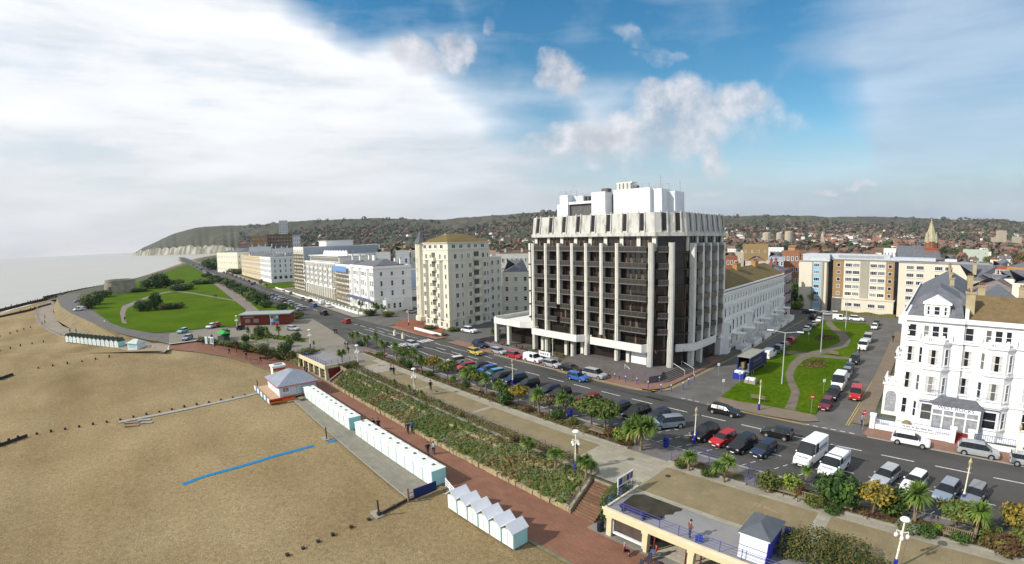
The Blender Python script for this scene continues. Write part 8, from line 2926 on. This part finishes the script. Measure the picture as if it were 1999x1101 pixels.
for (pts_, lb) in ((((490, 655), (530, 652), (540, 660), (500, 665), (485, 662)), 'left planted island of the plaza'), (((532, 657), (560, 656), (595, 663), (597, 668), (560, 666), (533, 662)), 'right planted island of the plaza')):
 c = [G(a, b, 0) for a, b in pts_]
 mx_, my_ = sum(q[0] for q in c) / len(c), sum(q[1] for q in c) / len(c)
 b = MB()
 poly('island_bed', c, grassm, .02)
 for _ in range(60):
  t1, t2 = rnd.random(), rnd.random()
  i = rnd.randrange(len(c))
  x, y = mx_ + (c[i][0] - mx_) * t1 * .9, my_ + (c[i][1] - my_) * t1 * .9
  leaves(b, [(x, y, .25, .7, .7, .35)], 8, .25, rnd.choice((0, 1)), None, .4, .5)
 tagset(b.build('island_planting', [fol_olive, fol_mid]), kind='stuff')

# ------------------------------------------------------------------ vehicles
CK = {  # L, W, H, cowl x, roof front x, roof rear x, rear glass base x, hood z, belt z, deck z
 'hatch': (4.0, 1.70, 1.45, .95, .25, -1.35, -1.82, .86, .92, .98), 'saloon': (4.6, 1.76, 1.42, 1.05, .30, -.95, -1.55, .84, .92, .98), 'estate': (4.6, 1.78, 1.50, 1.15, .40, -1.85, -2.16, .88, .94, .98),
 'mpv': (4.6, 1.84, 1.70, 1.45, .60, -1.90, -2.2, .95, 1.02, 1.05), 'suv': (4.5, 1.84, 1.70, 1.0, .40, -1.80, -2.12, 1.0, 1.06, 1.1), 'van': (4.4, 1.80, 1.85, 1.35, .75, -2.05, -2.12, 1.0, 1.08, 1.1),
 'bigvan': (5.6, 2.0, 2.55, 1.95, 1.15, -2.68, -2.74, 1.2, 1.35, 1.4), 'midvan': (5.0, 1.95, 2.0, 1.75, 1.0, -2.38, -2.44, 1.15, 1.25, 1.3), 'pickup': (5.0, 1.85, 1.72, 1.2, .6, -.75, -1.0, 1.0, 1.05, .95), 'classic': (4.5, 1.72, 1.40, .75, .2, -1.0, -1.45, .86, .92, .92)}
CC = {'black': (.012, .012, .014), 'navy': (.015, .025, .06), 'silver': (.42, .43, .45), 'grey': (.22, .23, .25), 'white': (.78, .78, .78), 'red': (.42, .015, .02), 'darkred': (.16, .012, .018), 'yellow': (.50, .40, .06), 'blue': (.03, .12, .40), 'lightblue': (.10, .32, .46), 'teal': (.25, .50, .52), 'cream': (.60, .57, .48), 'bluegrey': (.25, .29, .36)}


def paint(c):
 m = mat('car_paint_' + c, CC[c], .32, .04, 2, spec=.35, metal=.25 if c in ('silver', 'grey', 'bluegrey') else 0)
 m.node_tree.nodes['Principled BSDF'].inputs['Coat Weight'].default_value = .15
 return m


def wheel_meshes(r):
 k = ('wheel', r)
 if k not in WIN:
  WIN[k] = (MB().tube((0, -.11, 0), (0, .11, 0), r, r, 16).mesh('wheel', [rubber]), MB().tube((0, -.125, 0), (0, .125, 0), r * .62, r * .62, 10).tube((0, -.135, 0), (0, .135, 0), r * .15, r * .15, 6).mesh('rim', [alloy]))
 return WIN[k]


def vehicle(kind, c):
 L_, W_, H_, xc, xf, xr, xd, zh, zb, zt = CK[kind]
 o = empty('parked_van' if 'van' in kind else 'parked_car', cat='van' if 'van' in kind else 'car')
 panel = 'van' in kind
 w = W_ / 2
 big = H_ > 1.9
 wr = w * (.90 if panel else .72)
 xm = xf - (1.05 if not big else .95)
 xq = xm - .95 if not panel else xm - .1
 st = [(L_ / 2, .38, zh - .22, zh - .2, w * .78, w * .6), (L_ / 2 - .14, .24, zh - .12, zh - .08, w * .95, w * .8), (L_ / 2 - .6, .22, zh - .05, zh, w, w * .86), (xc, .22, zb, zb + .03, w, w * .86),
          (xf, .22, zb, H_ - .04, w, wr), (xf - .12, .22, zb, H_ - .01, w, wr), (xm, .22, zb, H_, w, wr), (xm - .09, .22, zb, H_, w, wr), (xq, .22, zb, H_ - .01, w, wr), (xq - .09, .22, zb, H_ - .01, w, wr),
          (xr, .22, zb, H_ - .07 if not panel else H_ - .02, w, wr * .98), (xd, .24, zt, zt + .02, w * .98, w * .86), (-L_ / 2 + .1, .26, zt - .05, zt - .02, w * .95, w * .8), (-L_ / 2, .36, zt - .12, zt - .1, w * .88, w * .7)]
 if panel:
  st[-3] = (xd, .24, zb, H_ - .12, w * .98, wr * .95)
  st[-2] = (-L_ / 2 + .02, .26, zb, H_ - .16, w * .96, wr * .93)
  st[-1] = (-L_ / 2, .36, zb - .05, H_ - .3, w * .94, wr * .9)
 rows = []
 for x, z0, z1, z2, wb, w2 in st:
  up = z2 - z1 > .2
  half = [(w * .84, z0), (wb, z0 + .12), (wb * 1.0, z0 + (z1 - z0) * .6), (wb * .97, z1), (w2 if up else wb * .93, z2 - (.05 if up else 0)), (w2 * .8, z2 + .01), (0, z2 + .02)]
  rows.append([(x, y, z) for y, z in half] + [(x, -y, z) for y, z in half[-2::-1]])
 b, g = MB(), MB()
 n = len(rows[0])
 for i in range(len(rows) - 1):
  for j in range(n - 1):
   q = [rows[i][j], rows[i][j + 1], rows[i + 1][j + 1], rows[i + 1][j]][::-1]
   side = j in (3, n - 5)
   gl = (i == 3 and 3 <= j <= n - 5) or (i == 10 and 3 <= j <= n - 5 and not panel) or (side and i in ((5, 7, 9) if not panel else (5,)))
   if kind == 'pickup' and i in (9,):
    gl = False
   pil = side and not panel and i in (4, 6, 8)
   (g if gl else b).face(q, 1 if pil and not gl else 0)
 b.face(rows[0][::-1])
 b.face(rows[-1])
 bo = b.build('body', [paint(c), blackmetal], o)
 g.build('window', [carglass], o)
 r = .31 if H_ < 1.6 else .34
 wm_, rm_ = wheel_meshes(r)
 for x in (L_ / 2 - .85, -L_ / 2 + .8):
  for s_ in (-1, 1):
   MB().tube((x, s_ * (w - .06), r + .02), (x, s_ * (w + .006), r + .02), r + .055, None, 14).build('wheel_arch', [blackmetal], o)
   wo = inst('wheel', wm_, o, (x, s_ * (w - .09), r), 0)
   inst('rim', rm_, wo)
 for s_ in (-1, 1):
  MB().box(-.05, .05, -.17, .17, -.07, .07).build('headlight', [lampglass], o, (L_ / 2 - .05, s_ * w * .66, zh - .24))
  MB().box(-.04, .04, -.12, .12, -.11, .11).build('taillight', [redlight], o, (-L_ / 2 + .03, s_ * w * .78, .82 if not panel else 1.1))
  MB().box(-.06, .06, -.08, .08, -.06, .06).build('wing_mirror', [paint(c)], o, (xc - .25, s_ * (w + .07), zb + .08))
 MB().box(L_ / 2 - .02, L_ / 2 + .015, -w * .55, w * .55, .34, .5).build('grille', [blackmetal], o)
 MB().box(L_ / 2 + .016, L_ / 2 + .022, -.25, .25, .3, .4).build('number_plate', [whitepaint], o)
 if kind == 'pickup':
  MB().box(-L_ / 2 + .15, xd - .05, -w * .8, w * .8, zt + .03, zt + .05).build('load_bed', [blackmetal], o)
 if kind == 'classic':
  for s_ in (-.35, .35):
   MB().box(.9, L_ / 2 - .1, s_ - .1, s_ + .1, zh + .0, zh + .03).build('bonnet_stripe', [paint('navy')], o)
 return o


def car(kind, c, px, py, hd, label, z=.65, sc=1.0, g=None, zg=.012):
 s, n = G(px, py, z * .9)
 return place('v_%s_%s' % (kind, c), lambda: vehicle(kind, c), (s, n, zg), R(hd), label, g, sc if sc != 1 else None)


K_ = 'cars parked along the hotel kerb'
B_ = 'cars in the bays by the promenade'
Q_ = 'cars parked round the square'
A1 = -99
for a in [
 ('suv', 'navy', 936, 672, -8, 'dark blue off-roader at the head of the kerb row beside the yellow car', .8), ('hatch', 'yellow', 928, 687, 0, 'yellow hatchback driving past the dark off-roader'), ('hatch', 'silver', 974, 686, 0, 'silver hatchback first in the hotel kerb row'),
 ('hatch', 'red', 1005, 694, 0, 'bright red hatchback parked in front of the white small van'), ('van', 'white', 1041, 699, 0, 'white small van parked along the hotel kerb', .9), ('hatch', 'silver', 1078, 711, 0, 'silver hatchback just in front of the white small van'),
 ('saloon', 'black', 1115, 720, 0, 'black low car between two silver ones at the hotel kerb', .6), ('mpv', 'silver', 1161, 731, 0, 'silver compact people carrier last before the bollards'), ('hatch', 'blue', 1128, 736, 0, 'bright blue hatchback passing the parked row by the hotel')]:
 car(*a, g=K_)
for a in [
 ('suv', 'cream', 887, 706, A1, 'cream off-roader leftmost in the promenade bays, behind the olive tree'), ('hatch', 'red', 909, 716, A1, 'red hatchback second from the left in the promenade bays'), ('hatch', 'black', 935, 717, A1, 'dark car behind the big cabbage palm'), ('hatch', 'blue', 950, 722, A1, 'mid-blue car mostly hidden by the light blue one'),
 ('hatch', 'lightblue', 963, 729, A1, 'light turquoise-blue hatchback in the bays'), ('mpv', 'black', 981, 737, A1, 'black people carrier right of the light blue hatchback'), ('suv', 'navy', 1005, 741, A1, 'navy off-roader beside the thin cream lamp post'), ('hatch', 'black', 1031, 749, A1, 'black hatchback behind the mop-headed golden tree'),
 ('hatch', 'navy', 1072, 762, A1, 'navy hatchback, left one of the pair by two palms'), ('hatch', 'black', 1092, 768, A1, 'black hatchback, right one of the pair by two palms'), ('saloon', 'darkred', 1147, 780, A1 - 4, 'dark red saloon behind the big bright green tree'), ('saloon', 'navy', 1206, 797, A1, 'navy saloon behind the twin green tree'),
 ('suv', 'black', 1243, 806, A1, 'black off-roader with bright headlights above the big palm'), ('hatch', 'navy', 1284, 812, A1, 'dark blue hatchback hidden between the off-roader and the silver people carrier'), ('mpv', 'bluegrey', 1303, 826, -128, 'silver-blue people carrier parked at a slant by the big palm'),
 ('suv', 'black', 1376, 846, A1, 'black hatchback at the blue-based lamp post'), ('hatch', 'red', 1411, 857, A1, 'bright red hatchback between two black cars'), ('suv', 'black', 1449, 868, A1, 'black car right of the bright red hatchback'), ('hatch', 'navy', 1491, 877, A1, 'dark navy hatchback with chrome window line, left of the high van'),
 ('estate', 'silver', 1730, 929, A1 - 5, 'silver estate with dark glass roof in the bays'), ('classic', 'white', 1785, 941, A1 - 5, 'white classic car with dark bonnet stripes'), ('estate', 'bluegrey', 1848, 959, A1 - 5, 'blue-grey estate car in front of the spreading tree'), ('saloon', 'grey', 1902, 965, A1 - 5, 'grey saloon car at the right-hand lamp post')]:
 car(*a, g=B_)
for a in [
 ('saloon', 'black', 1414, 801, 0, 'black saloon driving past the square'), ('hatch', 'black', 1517, 845, 180, 'black hatchback driving left with red tail lamp'), ('estate', 'white', 1778, 859, 0, 'white estate car at the kerb in front of the white corner hotel'), ('mpv', 'silver', 1909, 880, 0, 'silver people carrier at the kerb by the red steps'),
 ('hatch', 'silver', 2008, 900, 0, 'silver car cut off by the right edge'), ('hatch', 'silver', 806, 672, 0, 'silver hatchback just past the zebra crossing'), ('pickup', 'white', 916, 645, 5, 'white pickup parked beside the cream tower'), ('hatch', 'red', 676, 627, 180, 'red hatchback driving away near the plaza'),
 ('pickup', 'black', 632, 610, 180, 'dark green and black truck near the plaza mouth', 1.0), ('hatch', 'blue', 613, 596, 180, 'blue car beside the white van on the far road'), ('van', 'white', 627, 590, 175, 'white van at the corner terrace kerb', .9), ('saloon', 'white', 641, 597, 175, 'white saloon in front of the white van at the terrace kerb'),
 ('hatch', 'silver', 590, 583, 175, 'silver car at the kerb of the long modern hotel'), ('hatch', 'black', 605, 587, 175, 'black car at the kerb between silver and blue ones'), ('hatch', 'white', 553, 569, 172, 'white car at the garden wall of the tall scaffolded block'), ('hatch', 'grey', 567, 573, 172, 'grey car at the garden wall of the tall scaffolded block'),
 ('hatch', 'silver', 805, 608, 80, 'silver car in the side street beside the cream tower'), ('hatch', 'black', 492, 555, 170, 'dark car on the far road before the white terrace end'),
 ('saloon', 'silver', 572, 641, 25, 'silver saloon turning across the plaza'), ('hatch', 'black', 470, 639, 150, 'dark car parked by the low brick cafe'), ('saloon', 'bluegrey', 366, 659, -30, 'silver-blue saloon at the start of the loop road'), ('hatch', 'teal', 356, 646, -40, 'turquoise hatchback at the lawn edge'),
 ('hatch', 'white', 411, 637, -35, 'white hatchback beside the red one at the lawn edge'), ('hatch', 'red', 421, 635, -35, 'red hatchback beside the white one at the lawn edge'), ('van', 'white', 153, 604, -60, 'white van driving on the loop road'), ('hatch', 'grey', 151, 588, -70, 'grey car parked on the loop road bend')]:
 car(*a)
for a in [
 ('midvan', 'white', 1501, 690, 90, 'white panel van behind the blue lorry', 1.0), ('pickup', 'bluegrey', 1520, 682, 90, 'blue-grey pickup behind the white panel van'), ('hatch', 'grey', 1533, 673, 90, 'grey hatchback next to the red one on the terrace side'), ('hatch', 'red', 1545, 664, 90, 'red hatchback on the terrace side of the square'),
 ('hatch', 'white', 1576, 642, 90, 'white hatchback near the far end of the terrace side'), ('hatch', 'black', 1583, 637, 90, 'black hatchback behind the white one on the terrace side'), ('hatch', 'silver', 1590, 632, 90, 'silver hatchback near the far left corner of the square'), ('hatch', 'white', 1600, 624, 90, 'white car at the far left corner of the square'),
 ('suv', 'black', 1587, 619, 90, 'black car at the far left kerb of the square'), ('saloon', 'navy', 1580, 609, 10, 'navy car parked before the modern flats, leftmost'), ('saloon', 'silver', 1614, 612, 5, 'silver car parked before the modern flats, second from left'), ('van', 'white', 1640, 620, 5, 'white van parked before the modern flats', .9), ('suv', 'white', 1672, 623, 5, 'white off-roader parked before the modern flats'),
 ('hatch', 'darkred', 1612, 789, -88, 'dark red hatchback at the near right corner of the lawn'), ('suv', 'black', 1626, 770, -88, 'black car behind the dark red hatchback by the lawn'), ('suv', 'grey', 1652, 730, -88, 'grey car behind the white minibus by the lawn'),
 ('hatch', 'navy', 1656, 719, -88, 'navy hatchback beside the lawn path, right side'), ('suv', 'black', 1668, 703, -88, 'black off-roader beside the lawn, middle of the right side'), ('midvan', 'white', 1685, 674, -88, 'white panel van on the right side of the square', 1.0), ('midvan', 'silver', 1694, 660, -88, 'silver panel van behind the white one on the right side', 1.0),
 ('hatch', 'white', 1707, 638, -88, 'white hatchback at the far right corner of the square'), ('hatch', 'navy', 1711, 631, -88, 'navy hatchback at the far right corner of the square'), ('van', 'red', 1671, 767, -86, 'bright red van driving down the right side of the square', .9), ('bigvan', 'white', 1638, 745, -88, 'tall white minibus beside the lawn', 1.2)]:
 car(*a, g=Q_)
rowl = ['nearest the colourful kiosk', 'second nearest the kiosk', 'third nearest the kiosk', 'fourth nearest the kiosk', 'in the middle', 'fifth from the far end', 'fourth from the far end', 'third from the far end', 'second from the far end', 'at the far end']
for i in range(10):
 c = ['silver', 'white', 'silver', 'grey', 'white', 'darkred', 'silver', 'white', 'silver', 'grey'][i]
 car('hatch', c, 588 - 6.4 * i, 603 - 3.0 * i, -110, '%s car of the slanted row by the far road, %s' % (c if c != 'darkred' else 'dark red', rowl[i]), g='slanted row of cars by the far road')
k = 0
for i in range(44):
 s = -330 - i * 11.5
 side = i % 2
 c = ('white', 'silver', 'black', 'silver', 'grey', 'blue', 'white', 'darkred')[(i * 5) % 8]
 o = place('v_hatch_' + c, lambda: vehicle('hatch', c), (s, cx(s) + (3.6 if side else -10.5) + .2 * math.sin(i), .012), R(176 if side else 75), '%s car far along the seafront road, %s side, %s' % (c if c != 'darkred' else 'dark red', 'hotel' if side else 'sea', 'before the white terrace end' if s > -400 else ('before the buff terrace' if s > -500 else ('beyond the buff terrace' if s > -620 else 'near the road end'))), '%s cars far along the seafront road' % c)
# two lettered white vans, close up
navyl = mat('van_letter_blue', (.015, .05, .18), .5)


def lettered(kind, px, py, label, ls, zz, hz):
 s, n = G(px, py, .9)
 o = vehicle(kind, 'white')
 o.location = (s, n, .012)
 o.rotation_euler = (0, 0, R(-99))
 tagset(o, label, None, None)
 L_, W_ = CK[kind][:2]
 for sd in (-1, 1):
  rot = (R(90), 0, 0) if sd < 0 else (R(90), 0, R(180))
  writing('lettering', 'HAWK', ls * 1.35, navyl, o, (-.85, sd * (W_ / 2 + .012), zz), rot, 0, 1.25)
  MB().box(-2.1, .2, -.002, .002, 0, .04).build('stripe', [navyl], o, (-.1, sd * (W_ / 2 + .01), zz - .14))
  e = MB().face([(-.05, 0, 0), (.08, 0, 0), (.12, 0, .22), (.02, 0, .42), (-.02, 0, .2)])
  e.build('bird_emblem', [navyl], o, (-L_ / 2 + .35, sd * (W_ / 2 + .012), zz))
 writing('lettering', 'HAWK', .32, navyl, o, (L_ / 2 - .27, 0, hz), (R(12), 0, R(90)), 0, 1.3)
 return o


lettered('bigvan', 1583, 884, 'high-roofed white van lettered HAWK in blue', .5, 1.5, 1.19)
v2 = lettered('midvan', 1629, 905, 'lower white van lettered HAWK with ladder bars on its roof', .42, 1.32, 1.14)
for x in (.5, -1.9):
 MB().tube((x, -.85, 2.12), (x, .85, 2.12), .04).tube((x, -.85, 1.95), (x, -.85, 2.12), .03).tube((x, .85, 1.95), (x, .85, 2.12), .03).build('roof_bar', [blackmetal], v2)
# open-backed blue lorry
lo = empty('lorry', (-31.2, 85.2, .012), 0, 'blue curtain-sided lorry with open back and tail lift beside the lawn', 'lorry')
navyc = mat('lorry_blue', (.022, .03, .10), .5, .15, 1)
MB().box(-1.25, -1.18, 0, 7.6, 1.0, 3.5, 0).box(1.18, 1.25, 0, 7.6, 1.0, 3.5, 0).box(-1.18, 1.18, 7.5, 7.6, 1.0, 3.5, 0).box(-1.25, -1.0, -.06, -.001, 1.0, 3.5, 0).box(1.0, 1.25, -.06, -.001, 1.0, 3.5, 0).build('curtain_side', [navyc], lo)
MB().box(-1.28, 1.28, -.1, 7.7, 3.502, 3.62).build('roof', [mat('lorry_roof', (.30, .29, .24), .7, .1, 1)], lo)
MB().box(-1.2, 1.2, 0, 7.6, .85, .998).box(-1.2, 1.2, -1.5, -.1, .55, .62).build('floor', [greymetal], lo)
MB().prism([(-1.2, 7.9), (1.2, 7.9), (1.2, 9.6), (-1.2, 9.6)], .6, 2.7).build('cab', [navyc], lo)
MB().box(-1.0, 1.0, 9.602, 9.64, 1.7, 2.5).build('windscreen', [carglass], lo)
MB().box(-.9, -.1, .6, 2, 1.0, 2.4, 0).box(.1, .9, 1.5, 3, 1.0, 2.0, 1).build('cargo', [wood, greymetal], lo)
lt = MB()
for i in range(8):
 y = 1.6 + i * .62
 lt.box(1.255, 1.262, y, y + .12, 2.3, 2.85).box(1.255, 1.262, y + .2, y + .34, 2.3, 2.42 + .2 * (i % 3))
lt.box(1.255, 1.262, 1.4, 6.8, 1.75, 1.82)
tagset(lt.build('faint_lettering', [mat('pale_letters', (.22, .23, .3), .6)], lo), kind='stuff')
wm_, rm_ = wheel_meshes(.45)
for y in (1.2, 2.3, 8.4):
 for x in (-1.05, 1.05):
  wo = inst('wheel', wm_, lo, (x, y, .45), R(90))
  inst('rim', rm_, wo)
for i, (x, y, hh) in enumerate(((1443, 738, 1.1), (1465, 748, .7))):
 tagset(MB().box(-1, 1, -.6, .6, 0, hh, 0).box(-.8, .8, -.45, .45, hh + .001, hh + .35, 1).build('removal_crate', [bluepaint if i == 0 else greywood, whitepaint], None, (*G(x, y, .1), .02)), ['blue crate piled with white goods behind the lorry', 'small trolley of boxes on the grass edge by the lorry'][i], 'crate')


# ------------------------------------------------------------------ people
def body(pose):
 """one continuous skinned body, 1.75 m tall"""
 if ('body', pose) in WIN:
  return WIN[('body', pose)]
 V, E_, Rr = [], [], []

 def chain(start, pts):
  i0 = start
  for p, r in pts:
   V.append(p)
   Rr.append(r)
   if i0 is not None:
    E_.append((i0, len(V) - 1))
   i0 = len(V) - 1
  return i0
 sit = pose == 'sit'
 zp_ = .50 if sit else .93
 chain(None, [((0, 0, zp_), .125), ((0, 0, zp_ + .2), .115), ((.02, 0, zp_ + .42), .14), ((.02, 0, zp_ + .52), .07), ((.03, 0, zp_ + .60), .055), ((.05, 0, zp_ + .70), .088), ((.05, 0, zp_ + .78), .07)])
 st_ = {'walk': .26, 'stand': .03, 'sit': 0}[pose]
 for s_ in (-1, 1):
  f = s_ * st_
  if sit:
   chain(0, [((.05, s_ * .1, .50), .095), ((.42, s_ * .12, .52), .07), ((.44, s_ * .12, .1), .045), ((.58, s_ * .12, .04), .04)])
  else:
   chain(0, [((0, s_ * .09, .88), .095), ((f * .5 + .03, s_ * .1, .50), .065), ((f, s_ * .1, .10), .045), ((f + .15, s_ * .1, .04), .04)])
  a = -f * .8
  if pose == 'stand':
   hnd = [((.0, s_ * .20, zp_ + .43), .06), ((-.02, s_ * .26, zp_ + .2), .045), ((.16, s_ * .14, zp_ + .12), .035), ((.22, s_ * .08, zp_ + .14), .03)]
  else:
   hnd = [((0, s_ * .20, zp_ + .43), .06), ((a * .4 - .02, s_ * .24, zp_ + .17), .045), ((a + .06, s_ * .23, zp_ - .05 if not sit else zp_ + .1), .035), ((a + .09, s_ * .22, zp_ - .15 if not sit else zp_ + .08), .028)]
  e = chain(2, hnd)
  hx, hy, hz = V[e]
  for q in range(5):
   d = (q - 2) * .016
   chain(e, [((hx + .02 + (.03 if q == 0 else 0), hy + d * .6, hz - .03 + d * .3), .010), ((hx + .03 + (.03 if q == 0 else 0), hy + d, hz - (.07, .10, .105, .10, .085)[q]), .008)])
 me = bpy.data.meshes.new('body')
 me.from_pydata(V, E_, [])
 o = bpy.data.objects.new('body', me)
 COL.objects.link(o)
 m = o.modifiers.new('skin', 'SKIN')
 for i, r in enumerate(Rr):
  me.skin_vertices[0].data[i].radius = (r, r * (1.25 if i in (1, 2) else 1))
 me.skin_vertices[0].data[0].use_root = True
 sb_ = o.modifiers.new('sub', 'SUBSURF')
 sb_.levels = 1
 ev = o.evaluated_get(bpy.context.evaluated_depsgraph_get())
 r_ = bpy.data.meshes.new_from_object(ev)
 bpy.data.objects.remove(o)
 r_.materials.clear()
 for q in (skin, skin, skin, skin):
  r_.materials.append(q)
 for p in r_.polygons:
  c = p.center
  z = c.z - (zp_ - .93)
  p.material_index = 0 if z > 1.47 or (abs(c.y) > .16 and z < .92 and c.z > .3) or (pose == 'stand' and c.x > .19 and z > 1) else (2 if (z < .95 if not sit else c.z < .6) else 1)
  if c.z < .07:
   p.material_index = 3
  p.use_smooth = True
 WIN[('body', pose)] = r_
 return r_


CLO = {'black': (.02, .02, .025), 'navy': (.03, .04, .09), 'grey': (.18, .18, .19), 'brown': (.17, .07, .06), 'red': (.45, .03, .03), 'white': (.7, .7, .7), 'pink': (.55, .15, .2), 'beige': (.40, .34, .25), 'green': (.05, .12, .06), 'blue': (.05, .12, .3), 'magenta': (.35, .03, .12)}
HAIR = mat('hair_dark', (.04, .025, .018), .7)
SHOE = mat('shoe_dark', (.02, .018, .018), .6)


def person(pose, px, py, hd, top, leg, label, z=0., hat=None, sc=1.0, loc=None):
 p = loc or (*G(px, py, z), z)
 o = empty('person', p, R(hd), label, 'person')
 b = inst('body', body(pose), o)
 for i, m_ in enumerate((skin, mat('cloth_' + top, CLO[top], .9), mat('cloth_' + leg, CLO[leg], .9), SHOE)):
  b.material_slots[i].link = 'OBJECT'
  b.material_slots[i].material = m_
 zh = (.50 if pose == 'sit' else .93) + .74
 MB().lathe(.035, 0, [(.085, zh - .02), (.10, zh + .04), (.085, zh + .11), (.03, zh + .135)], 10).build('hair' if not hat else 'hat', [mat('cloth_' + hat, CLO[hat], .9) if hat else HAIR], o)
 MB().box(.13, .15, -.012, .012, zh - .06, zh - .03).box(.128, .136, -.045, -.02, zh - .02, zh - .008, 1).box(.128, .136, .02, .045, zh - .02, zh - .008, 1).box(.125, .134, -.025, .025, zh - .09, zh - .08, 1).build('face', [skin, HAIR], o)
 o.scale = (sc * 1.12, sc * 1.22, sc * 1.02)
 return o


person('stand', 1345, 1050, 50, 'brown', 'navy', 'person in maroon top and jeans standing on the roof terrace', .01)
PP = [
 ('walk', 729.5, 838, 145, 'black', 'black', 'left one of two people in black walking by the flat-roofed huts', -3), ('walk', 739.5, 838, 145, 'black', 'black', 'right one of two people in black walking by the flat-roofed huts', -3), ('walk', 797, 846, -40, 'navy', 'black', 'person in navy walking on the red promenade beside one in blue', -3),
 ('walk', 805, 844, -40, 'blue', 'black', 'person in blue jacket walking beside one in navy on the red promenade', -3), ('walk', 836, 887, 140, 'black', 'navy', 'left of the pair walking nearest on the red promenade, in black', -3), ('walk', 847, 886, 140, 'white', 'navy', 'right of the nearest walking pair, in white top', -3),
 ('walk', 764, 732, 140, 'black', 'beige', 'person in black jacket and pale trousers on the upper promenade', 0), ('walk', 769, 732, 140, 'black', 'black', 'person in all black beside one in pale trousers on the upper promenade', 0), ('walk', 841, 762, 140, 'black', 'black', 'lone person in dark coat walking the upper promenade', 0),
 ('sit', 755, 698, -90, 'pink', 'black', 'person with pale pink top seated on a bench by the palms', 0), ('walk', 653, 652, 100, 'black', 'black', 'left of two dark-dressed people on the plaza', 0), ('walk', 657, 652, 100, 'navy', 'black', 'right of two dark-dressed people on the plaza', 0),
 ('walk', 674, 680, 90, 'black', 'grey', 'person in black top near the bushy palm, left one', 0), ('walk', 679, 680, 90, 'navy', 'black', 'person in navy near the bushy palm, right one', 0), ('walk', 680, 690, 120, 'black', 'black', 'person in black just behind the bushy palm', 0),
 ('walk', 607, 754, 150, 'black', 'black', 'person in black by the beach cafe corner', -3), ('walk', 613, 755, 150, 'brown', 'black', 'person in brown by the beach cafe corner', -3), ('walk', 595, 728, 110, 'black', 'black', 'tallest-looking person of the group before the far shelter', -3), ('stand', 599, 731, -60, 'brown', 'black', 'person in brown among the group before the far shelter', -3),
 ('walk', 602, 724, 110, 'navy', 'black', 'person in navy among the group before the far shelter', -3), ('walk', 448, 692, 20, 'navy', 'black', 'person in dark blue at the far bend of the red promenade', -1.6), ('stand', 462, 689, 60, 'red', 'red', 'person in red bending at the far bend of the promenade', -1.7), ('walk', 481, 700, 20, 'navy', 'navy', 'person in navy beside a child in pink', -2.2),
 ('walk', 509, 708, 30, 'black', 'navy', 'person in black striding near the far bank', -2.6), ('walk', 520, 703, 30, 'black', 'navy', 'person in black jacket closest to the far bank', -2.6), ('walk', 389, 667, 0, 'beige', 'black', 'person in pale top left of the display boards', -.4), ('walk', 420, 678, 0, 'black', 'black', 'person in black right of the display boards', -.8),
 ('walk', 414, 664, 0, 'brown', 'brown', 'person in brown behind the display boards', -.4), ('walk', 397, 674, 0, 'black', 'black', 'dark-dressed person just left of the display boards', -.6), ('walk', 419, 581, 0, 'black', 'black', 'left of two people far out on the lawn', 0), ('walk', 422.5, 581, 0, 'black', 'black', 'right of two people far out on the lawn', 0),
 ('walk', 244, 627, 0, 'black', 'black', 'person in black at the foot of the lawn path', 0), ('walk', 88, 622, 60, 'black', 'black', 'farther person on the curved beach walk', -2.9), ('walk', 83, 636, 60, 'black', 'navy', 'person on the beach walk nearest the railing', -2.9), ('walk', 88, 632, 60, 'brown', 'black', 'person in brown on the beach walk', -2.9),
 ('walk', 149, 650, 60, 'black', 'navy', 'person in black above the far huts', -2.9), ('walk', 137, 650, 60, 'navy', 'black', 'person in navy above the far huts, left one', -2.9), ('walk', 105, 612, 60, 'brown', 'black', 'person in brown on the inner side of the beach walk', -2.9), ('walk', 1681, 833, 60, 'grey', 'navy', 'person in grey walking past the no-entry sign by the white hotel', .12),
 ('stand', 1067, 700, -60, 'black', 'black', 'person in black before the hotel terrace wall', .13), ('walk', 1743, 667, -90, 'black', 'black', 'person in black on the pavement beside the white houses', .13), ('stand', 1677, 690, 0, 'black', 'black', 'dark-dressed person on the lawn edge by the black off-roader', .15), ('stand', 1444, 733, 120, 'blue', 'navy', 'person in blue shirt unloading behind the lorry', .1),
 ('walk', 579, 668, 60, 'black', 'black', 'person in black right of the plaza island', 0)]
for a in PP:
 person(*a)
person('walk', 489, 707, 20, 'pink', 'pink', 'small child in pink on the red promenade', -2.3, None, .68)
person('sit', 0, 0, 30, 'magenta', 'black', 'person in magenta top seated at the cafe table outside the shelter', hat='beige', loc=(-21.0, 32.3, -3.0))
person('sit', 0, 0, 200, 'red', 'blue', 'person in red hooded top seated inside the open cafe bay', loc=(-18.6, 33.9, -2.9))

# ------------------------------------------------------------------ air: thin haze over the town and hills
hz = MB().box(-7200, 5000, -3000, 7200, -12, 420)
hm_o = tagset(hz.build('haze', []), kind='stuff')
hmat = bpy.data.materials.new('haze_air')
hmat.use_nodes = True
t_ = hmat.node_tree
for n_ in list(t_.nodes):
 if n_.type != 'OUTPUT_MATERIAL':
  t_.nodes.remove(n_)
pv = t_.nodes.new('ShaderNodeVolumePrincipled')
pv.inputs['Color'].default_value = (.82, .88, 1, 1)
pv.inputs['Density'].default_value = 4e-5
t_.links.new(pv.outputs[0], t_.nodes['Material Output'].inputs['Volume'])
hm_o.data.materials.append(hmat)
S.cycles.volume_bounces = 0
S.cycles.volume_step_rate = 10
S.cycles.volume_max_steps = 64
